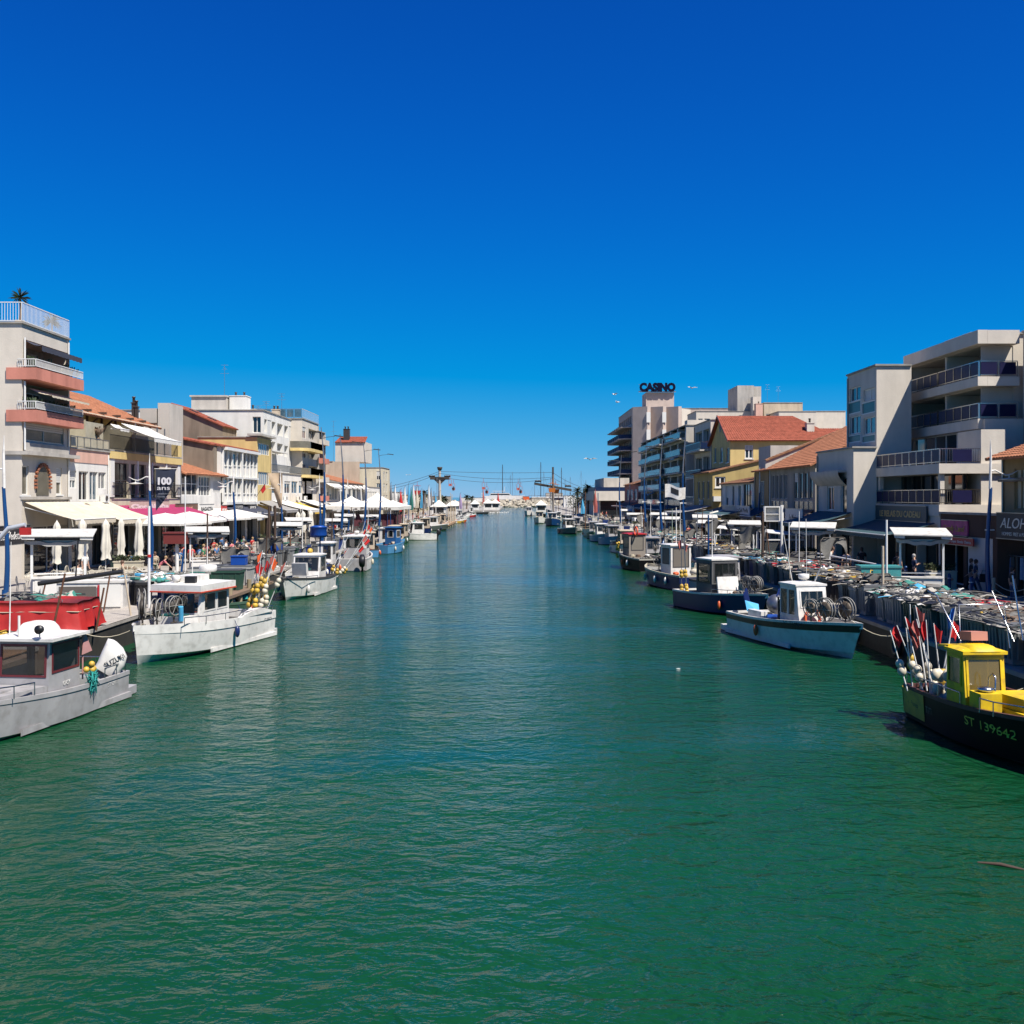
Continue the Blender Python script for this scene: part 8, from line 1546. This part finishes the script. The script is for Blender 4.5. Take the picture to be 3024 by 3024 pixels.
def cable(a, b, sag, label):
    a, b = Vector(a), Vector(b); tag(MB().tube([a.lerp(b, i/24)-Vector((0,0,sag*4*(i/24)*(1-i/24))) for i in range(25)], .055, 4).build('lift_cable', M_DFRAME), label, 'cable'); return lambda q: a.lerp(b, q)-Vector((0,0,sag*4*q*(1-q)))
zA, zB = ZP(1398,yl), ZP(1408,yl)
c1 = cable((x1, yl-1.2, zA), (x2, yl-1.2, ZP(1409,yl)), 1.2, 'carrying cable of the chair lift, facing the bridge'); c2 = cable((x1, yl+2.5, zB), (x2, yl+2.5, ZP(1413,yl)), 1.6, 'carrying cable of the chair lift, facing the sea'); cable((x1, yl, ZP(1392,yl)), (x2, yl, ZP(1395,yl)), .3, 'thin uppermost cable between the two lift pylons')
cable((x1, yl-1.2, zA), (XP(1150,345), 345, ZP(1444,345)), .5, 'lift cable running down toward the pink block'); cable((x1, yl+1.2, ZP(1391,yl)), (XP(1150,345), 347, ZP(1436,345)), .4, 'upper lift cable running down toward the pink block'); cable((x2, yl, ZP(1411,yl)), (XP(1712,350), 350, ZP(1444,350)), .5, 'lift cable running down toward the palms'); cable((x2, yl, ZP(1396,yl)), (XP(1712,350), 352, ZP(1436,350)), .4, 'upper lift cable running down toward the palms')
def lift_chair(p, label, rider, gond=None):
    t = thing('lift_chair', label, 'lift chair', p); c = gond or FP; mb = MB(); L_ = 3.6 if not gond else 3.0; mb.tube([(0,0,0),(0,0,-L_*.35),(-.45,0,-L_*.5),(-.45,0,-L_)], .06, 5); mb.tube([(0,0,-L_*.35),(.45,0,-L_*.5),(.45,0,-L_)], .06, 5); mb.build('hanger', c, t)
    mb = MB()
    if gond: mb.slab([(-.9,-.7,-L_-1.4), (.9,-.7,-L_-1.4), (1.15,-.8,-L_), (-1.15,-.8,-L_)], (0,1.5,0)); mb.box((-1.2,-.9,-L_*.5), (1.2,.9,-L_*.5+.12))
    else: mb.box((-.5,-.3,-L_-.12), (.5,.3,-L_)); mb.slab([(-.5,.25,-L_), (.5,.25,-L_), (.5,.35,-L_+.7), (-.5,.35,-L_+.7)], (0,.05,0))
    mb.build('seat', c, t)
    if rider:
        q = thing('person', rider, 'person', Vector(p)+Vector((0,-.1,-L_-.0))); mb = MB(); mb.tube([(0,.1,.1),(0,.15,.75),(0,.12,.95),(0,.08,1.1),(0,.08,1.25)], [.2,.24,.1,.14,.08], 8); mb.tube([(.12,0,.12),(.15,-.55,.1),(.15,-.6,-.4)], [.12,.09,.06], 6); mb.tube([(-.12,0,.12),(-.15,-.55,.1),(-.15,-.6,-.4)], [.12,.09,.06], 6); mb.tube([(.2,.12,.75),(.35,-.1,.6),(.3,-.35,.7)], [.08,.06,.05], 6); mb.tube([(-.2,.12,.75),(-.35,-.1,.6),(-.3,-.35,.7)], [.08,.06,.05], 6); mb.build('body', CL['black'], q)
for i, (px, cf, rd) in enumerate(((1330,c1,''), (1338,c2,'rider in dark clothes on the lift, closest to the round pylon'), (1428,c1,''), (1437,c2,'rider in dark clothes at the middle of the lift'), (1530,c1,''), (1538,c2,'rider in dark clothes above the breakwater rocks'))):
    q = (XP(px,yl)-x1)/(x2-x1); lift_chair(cf(q), f'{NTH[i]} hanging lift chair counted from the round pylon', rd or None)
RG = mat('red_gondola', (.40,.03,.03), .5); OG = mat('orange_gondola', (.55,.17,.03), .5)
lift_chair((XP(1232,342), 342, ZP(1422,342)), 'red tub gondola of the lift near the pink block', None, RG); lift_chair((XP(1629,341), 338, ZP(1415,341)), 'orange lift gondola on the canal side of the slanting crossarm pylon', None, OG); lift_chair((XP(1642,341), 342, ZP(1418,341)), 'orange lift gondola on the town side of the slanting crossarm pylon', None, OG)
# feather flags, poles with flags
def feather(x, y, h, m, label, z=ZQ, txt=None):
    t = thing('feather_flag', label, 'flag', (x, y, z)); MB().tube([(0,0,0),(0,0,h*.7),(.25,0,h*.95),(.6,0,h)], .04, 5).build('flagpole', M_DFRAME, t); mb = MB(); mb.grid(lambda u, v: Vector((.03+(.25+.9*(1-v)*u)*(.5+.5*math.sin(math.pi*(.15+.85*v)))*u+.5*(v**3)*(1-.3*u), .1*math.sin(u*5+v*3), h*(.25+.74*v))), 5, 12); c = mb.build('cloth', m, t)
    if txt: lettering(txt, .9, frameM((.25,-.14,h*.35), (0,0,1), (-1,0,0)), GEL, c, False, width=h*.4)
feather(XP(1356,300), 300, 6.4, mat('lilac_flag', (.4,.3,.5), .8), 'lilac feather flag near the kiosks'); feather(XP(1424,405), 405, 9.0, FP, 'tall red and white feather flag above the kiosks', txt='GO'); feather(XP(1468,408), 408, 7.2, FR, 'shorter red feather flag at the end of the kiosks'); feather(XP(1178,230), 230, 7.0, FR, 'red feather flag behind the marquee'); feather(XP(1210,250), 250, 7.5, mat('green_flag', (.02,.16,.14), .8), 'dark green feather flag past the marquee'); feather(XP(1752,215), 215, 7.0, FP, 'red feather flag in front of the casino podium'); feather(XP(1715,230), 230, 5.0, LBLUE, 'light blue flag before the dark bushes')
for i in range(14):
    px = 1150+i*11+R3.uniform(-3,3); d = 255+i*4; y_ = 1440+R3.uniform(-18,16); feather(XP(px,d), d, max(3.5, ZP(y_,d)-ZQ), R3.choice([GEL, BUOYW, CL['grey'], LBLUE, GEL]), f'{NTH[i]} thin pale flag pole of the cluster behind the marquee')
# trees and bushes
LEAVES = [mat('tree_leaves_dark', (.020,.035,.012), .7, var=.5, scale=.8), mat('tree_leaves_mid', (.04,.06,.02), .7, var=.5, scale=.8)]
def bush(x, y, r_, h, label, n=700, z=ZQ, name='tree'):
    t = thing(name, label, 'tree', (x, y, z)); Q = random.Random(int(x*7+y)); mb = MB(); mb.tube([(0,0,0),(.1,0,h*.4),(0,.1,h*.6)], [.3,.22,.12], 7)
    for k in range(4): a = k*1.6; mb.tube([(0,0,h*.35),(math.cos(a)*r_*.5,math.sin(a)*r_*.5,h*.7)], [.12,.04], 5)
    mb.build('trunk', M_DWOOD, t); mb = MB(); cl = [(Q.uniform(-r_,r_)*.6, Q.uniform(-r_,r_)*.6, h*Q.uniform(.45,.85), Q.uniform(.35,.6)*r_) for _ in range(9)]
    for i in range(n):
        c = Q.choice(cl); d = Vector((Q.gauss(0,1), Q.gauss(0,1), Q.gauss(0,.8))).normalized()*c[3]*Q.uniform(.5,1.1); p = Vector(c[:3])+d; s = Q.uniform(.12,.3); u = Vector((Q.gauss(0,1),Q.gauss(0,1),Q.gauss(0,1))).normalized()*s; v = Vector((Q.gauss(0,1),Q.gauss(0,1),Q.gauss(0,1))).normalized()*s; mb.add([p, p+u, p+u+v, p+v], [(0,1,2,3)], Q.random() < .4)
    mb.build('crown', LEAVES, t)
def palm(x, y, h, label, z=ZQ):
    t = thing('palm_tree', label, 'tree', (x, y, z)); Q = random.Random(int(x*5+y)); MB().tube([(0,0,0),(.15,0,h*.5),(.1,0,h)], [.32,.24,.2], 8).build('trunk', M_WOOD, t); mb = MB()
    for k in range(38):
        a = Q.uniform(0,6.28); e = Q.uniform(-.5,1.2); L_ = Q.uniform(1.8,2.6)
        pr = None
        for s in range(7):
            q = s/6; p = Vector((.1+math.cos(a)*L_*q*math.cos(e*(1-q*.3)), math.sin(a)*L_*q*math.cos(e*(1-q*.3)), h+L_*q*math.sin(e)-.9*q*q)); w = .32*math.sin(math.pi*min(.97,q+.08)); sd = Vector((-math.sin(a), math.cos(a), -.3))
            if pr: mb.add([pr[0], p, p+sd*w, pr[0]+sd*pr[1]], [(0,1,2,3)]); mb.add([pr[0], p, p+Vector((math.sin(a),-math.cos(a),-.3))*w, pr[0]+Vector((math.sin(a),-math.cos(a),-.3))*pr[1]], [(0,1,2,3)])
            pr = (p, w)
    mb.build('crown', LEAVES[0], t)
for i, (px, d, r_, h) in enumerate(((1700,300,4,5.5), (1722,290,4,6.0), (1742,300,4.5,6), (1760,285,4,6.5), (1776,292,4,5.5), (1790,270,4,6))): bush(XP(px,d), d, r_, h, f'{NTH[i]} dark leafy tree counted toward the casino podium')
palm(XP(1736,280), 280, 7.5, 'palm with bushy crown before the dark trees'); palm(XP(1705,310), 310, 7.0, 'palm nearest the lift cable end on the casino side'); palm(XP(1309,330), 330, 4.6, 'palm right beside the round lift pylon', 1.1); palm(XP(1378,430), 430, 5.0, 'palm standing behind the kiosks'); palm(XP(1392,440), 440, 4.6, 'second palm behind the kiosks'); palm(XP(1250,300), 300, 6.0, 'palm amid the pale flags behind the marquee')
for i, (px, d, r_, h) in enumerate(((1195,300,3.5,4.5), (1235,310,3.5,4.2))): bush(XP(px,d), d, r_, h, f'{NTH[i]} low bushy tree behind the marquee flags')
# van and gulls
t = thing('parked_van', 'white van parked by the tall blue mast on the casino side', 'van', (19.0, 152, ZQ+.02), 0); mb = MB(); mb.slab([(-.95,-2.4,.35), (-.95,2.4,.35), (-.95,2.4,1.9), (-.95,-1.3,1.9), (-.95,-1.9,1.2), (-.95,-2.4,1.05)], (1.9,0,0)); mb.build('body', GEL, t)
mb = MB(); mb.slab([(-.85,-1.93,1.2), (.85,-1.93,1.2), (.8,-1.42,1.82), (-.8,-1.42,1.82)], (0,-.03,.02)); mb.build('windscreen', G_DARK, t)
for x in (-.9,.9):
    for y in (-1.6,1.6): MB().lathe([(0,-.1),(.32,-.1),(.32,.1),(0,.1)], (x,y,.33), 12, M=Matrix.Rotation(math.pi/2,3,'Y')).build('wheel', M_BLACK, t)
for x in (-.7,.7): MB().box((x-.15,-2.43,.75), (x+.15,-2.405,.95)).build('headlight', M_STEEL, t)
def gull(px, py, d, s, rz, label):
    t = thing('seagull', label, 'gull', (XP(px,d), d, ZP(py,d)), rz); mb = MB(); n = 8; vs = []
    prof = [(-.24,.01),(-.15,.05),(0,.075),(.12,.06),(.18,.04),(.24,.035),(.29,.005)]
    for y, r_ in prof:
        for k in range(n): a = 2*math.pi*k/n; vs.append((r_*math.cos(a)*s, y*s, r_*math.sin(a)*s))
    mb.add(vs, [(i*n+k, i*n+(k+1)%n, (i+1)*n+(k+1)%n, (i+1)*n+k) for i in range(len(prof)-1) for k in range(n)], 0, True)
    for q in (-1,1): mb.slab([(q*.05*s,.1*s,.03*s), (q*.05*s,-.08*s,.03*s), (q*.35*s,-.02*s,.16*s), (q*.7*s,-.12*s,.08*s), (q*.4*s,.12*s,.17*s)], (0,0,.01*s))
    mb.build('body', GEL, t)
for i, a in enumerate(((2044,1146,110,.9,.4,'gull flying high beyond the CASINO sign'), (1815,1165,120,.9,2,'upper gull of the pair flying toward the CASINO sign'), (1823,1188,120,.8,1,'lower gull of the pair flying toward the CASINO sign'), (1743,1357,160,1.6,.2,'gull gliding low above the yacht masts'), (1206,1403,150,.6,0,'tiny gull above the marquee flags'))): gull(*a)
for i in range(14):
    d = 395+rnd.uniform(-8,8); t = thing('floating_buoy', f'{NTH[i]} small white float bobbing in mid canal near the kiosks', 'buoy', (XP(1432+i*5.2, d), d, 0), 0, 'small white floats in mid canal'); MB().ball((0,0,.1), .28, (1,1,1), 8, 6).build('float_ball', GEL, t)
t = thing('driftwood', 'dark stick drifting on the water near the frame corner', 'driftwood', GP(2955,2558,0), -.5); MB().tube([(-.35,0,.0),(0,.02,.02),(.35,0,.0)], [.02,.035,.02], 6).build('stick', M_DWOOD, t)
t = thing('floating_bag', 'crumpled white plastic bag floating in mid canal', 'bag', GP(2003,1974,0)); MB().ball((0,0,-.01), .06, (1.8,.6,.3), 8, 5).build('film', GEL, t)

# gear, fenders and mooring lines on the boats
R4 = random.Random(33); GEARM = [GPLAS, BLUEP, GEL, NETG, BINC['green_bin'], ORANGE, NETB, W_BEIGE, M_BLACK]
for o in [q for q in bpy.data.objects if q.type == 'EMPTY' and q.get('category') == 'boat' and q.name in HULLS]:
    d = o.location.y
    if d > 260: continue
    L, B, zs, zb, bh = o['_h']; side = 1 if o.location.x > 0 else -1
    ca, sa = math.cos(o.rotation_euler.z), math.sin(o.rotation_euler.z)
    for k in range(6 if d < 120 else 2):
        x = R4.uniform(-L*.4, L*.2); y = R4.uniform(-B*.2, B*.2); m_ = R4.choice(GEARM); mb = MB(); q = R4.random(); zz = .45
        if q < .35: mb.cbox((x, y, zz+.2), (R4.uniform(.4,.8), R4.uniform(.3,.5), .42), R4.uniform(0,3)); nm = 'crate'
        elif q < .6:
            for r_ in range(4): mb.ring((x, y, zs+.02+r_*.05), .22-.02*r_, .03, 'z', 12, 4)
            nm = 'rope_coil'; m_ = R4.choice([ROPE, ROPET, NETB])
        elif q < .8: mb.lathe([(0,0),(.16,0),(.2,.36),(.17,.36),(0,.06)], (x, y, zs-.1), 10); nm = 'bucket'
        else:
            for r_ in range(6): mb.ball((x+R4.gauss(0,.16), y+R4.gauss(0,.16), zs-.1+R4.uniform(0,.25)), R4.uniform(.1,.2), (1,1,.7), 7, 5)
            nm = 'net_pile'; m_ = R4.choice([NETG, NETT, NETB, NETW])
        mb.build(nm, m_, o)
    for k in range(3 if d < 130 else 1):
        x = R4.uniform(-L*.35, L*.25); sg = R4.choice([-1, 1]) if d > 30 else (1 if o.location.x > 0 else -1); yy = sg*(hull_y(o, x, zs-.25)+.11); mb = MB(); mb.ball((x, yy, zs-.45), .11, (1,1,2.2), 8, 6); mb.tube([(x, yy, zs-.25), (x, yy-sg*.12, zs+.02)], .012, 4); mb.build('fender', R4.choice([GEL, GEL, ORANGE, BUOYW, NAVY]), o)
    for e in (-1, 1):      # lines to the quay edge
        p = Vector((e*L*.42, 0, zs+.05 if e < 0 else zb)); wx = o.location.x+ca*p.x; wy = o.location.y+sa*p.x; edge = QL+.1 if side < 0 else QR-.1; tx, ty = edge-wx, R4.uniform(-1.5, 1.5)
        if abs(tx) > 6.5: continue
        l_ = Vector((ca*tx+sa*ty, -sa*tx+ca*ty, 0)); e2 = Vector((p.x+l_.x, l_.y, ZQ+.1)); mb = MB(); mb.tube([p.lerp(e2, i/8)-Vector((0,0,.35*math.sin(math.pi*i/8))) for i in range(9)], .018, 4); mb.build('mooring_line', ROPE, o)
    del o['_h']
# more gear on the near terrace side
t = thing('boom', 'dark padded boom resting on thin legs beside the white freezer', 'boom', (-18.9, 44.3, ZQ)); MB().tube([(-1.6,0,1.25),(1.9,.4,1.75)], .10, 8).build('bar', M_BLACK, t)
for x, z in ((-1.3,1.2),(1.5,1.6)): MB().tube([(x,0,z),(x-.2,-.2,0)], .035, 6).build('leg', RUST, t)
t = thing('litter_bin', 'dark green litter bin beside the fish relief planter', 'bin', (-24.6, 64, ZQ)); MB().box((-.35,-.35,0), (.35,.35,1.15)).build('bin_body', mat('dark_green_bin', (.02,.04,.03), .6), t); MB().box((-.42,-.42,1.152), (.42,.42,1.3)).build('lid', M_BLACK, t)
r = Row(bp_, 'dark bin', 'behind the net drums of the large white boat', 'dark bins behind the large white boat')
for x, y in ((-17.2,47.5), (-16.5,49.0), (-18.3,49.6), (-17.0,50.6), (-16.6,52)): dup(bp_, (x, y, ZQ+.02), R4.uniform(-.2,.2), f'{NTH[r.n]} bin counted seaward behind the net drums of the large white boat', r.g, recolor={'grey_plastic': R4.choice([BINC['blue_bin'], BINC['black_bin'], BINC['green_bin']])}); r.n += 1
nets(-17.3, 49.5, ZQ+1.08, 2.6, 4.2, .3, cs[3], 'nets and a blue tarp over the bins behind the large white boat', 301)
nets(-17.4, 35.2, ZQ+.0, 1.6, 1.6, .5, cs[1], 'small mound of rope on the deck edge before the red tarpaulin', 302)
for i, (x, y, lx, h) in enumerate(((-16.3,36.2,.5,2.3), (-16.0,43.0,-.3,2.0), (-20.2,47.2,.2,3.0), (-15.6,38.4,.3,1.6))): pole(x, y, ZQ, h, .045, [RUST, W_BEIGE, M_BLACK, RUST][i], f'{NTH[i]} short leaning stake counted seaward between the red tarpaulin and the freezer', (lx, 0), 'stake')

# frames, tyres and stacked crates crowding both quay edges
R5 = random.Random(91)
fp = thing('net_dryer', 'f', 'net rack'); mb = MB(); mb.tube([(-.9,0,0),(-.9,0,1.7),(-.7,0,1.9),(.7,0,1.9),(.9,0,1.7),(.9,0,0)], .03, 6); mb.build('tube_frame', OILY, fp); mb = MB(); mb.grid(lambda a, b: Vector((-.85+1.7*a, .12*math.sin(a*9+b*3), 1.85-1.1*b*(.6+.4*math.sin(a*7))-.06*math.sin(a*12))), 16, 8); mb.build('hanging_net', NETG, fp)
rf_ = Row(fp, 'net drying hoop', 'on '+RQ, 'net drying frames, casino side')
for i in range(12): rf_(16.4+R5.uniform(-.6,.9), 46+i*7.5+R5.uniform(-2,2), R5.uniform(-.8,.8), z=ZQ+(1.0 if i % 2 else .02), scale=R5.uniform(.8,1.15))
fp['_used'] = 1; rf_ = Row(fp, 'net drying hoop', 'on '+LQ, 'net drying frames, terrace side')
for i in range(9): rf_(-17.4+R5.uniform(-.8,.6), 62+i*9+R5.uniform(-2,2), R5.uniform(-.8,.8), scale=R5.uniform(.8,1.15))
tp2 = thing('tyre_fender', 't', 'tyre'); MB().ring((0,0,0), .3, .11, 'x', 18, 8).build('tyre', M_BLACK, tp2); MB().tube([(0,0,.3),(.05,0,.85)], .015, 4).build('rope', ROPE, tp2)
rt_ = Row(tp2, 'black tyre fender', 'hung on the wall of '+RQ, 'tyre fenders on the casino side wall')
for i in range(16): rt_(QR-.32, 33+i*5.2+R5.uniform(-1,1), 0, z=.45+R5.uniform(-.1,.1))
cq = thing('fish_crate', 'c', 'crate'); mb = MB(); panel_ = [(-.38,-.26),(.38,-.26),(.38,.26),(-.38,.26)]
mb.box((-.38,-.26,0), (.38,.26,.03)); [mb.box(*b_) for b_ in (((-.38,-.26,.031),(.38,-.23,.27)), ((-.38,.23,.031),(.38,.26,.27)), ((-.38,-.229,.031),(-.35,.229,.27)), ((.35,-.229,.031),(.38,.229,.27)))]; mb.build('crate_body', BLUEP, cq)
mb = MB(); mb.box((-.41,-.29,.271), (.41,-.23,.30)); mb.box((-.41,.23,.271), (.41,.29,.30)); mb.build('rim', BLUEP, cq)
CC = [BLUEP, GEL, GPLAS, MATS['teal_plastic'], REDP, BINC['black_bin'], LBLUE]; n_ = [0, 0]
for i in range(26):
    left = i % 2; x = (-18.4 if left else 17.9)+R5.uniform(-.5,.6); y_ = 55+(i//2)*6.0+R5.uniform(-2,2); m_ = R5.choice(CC); hgt = R5.randrange(1,4); rz_ = R5.uniform(-.4,.4)
    for k in range(hgt): dup(cq, (x+R5.uniform(-.03,.03), y_, ZQ+.02+k*.305), rz_, f'fish crate at level {["one","two","three"][k]} of the {NTH[i//2]} crate stack counted seaward {TS if left else CS}', 'stacked fish crates', recolor={'blue_plastic': m_})
for o in (cq,):
    for c in list(o.children): bpy.data.objects.remove(c)
    bpy.data.objects.remove(o)
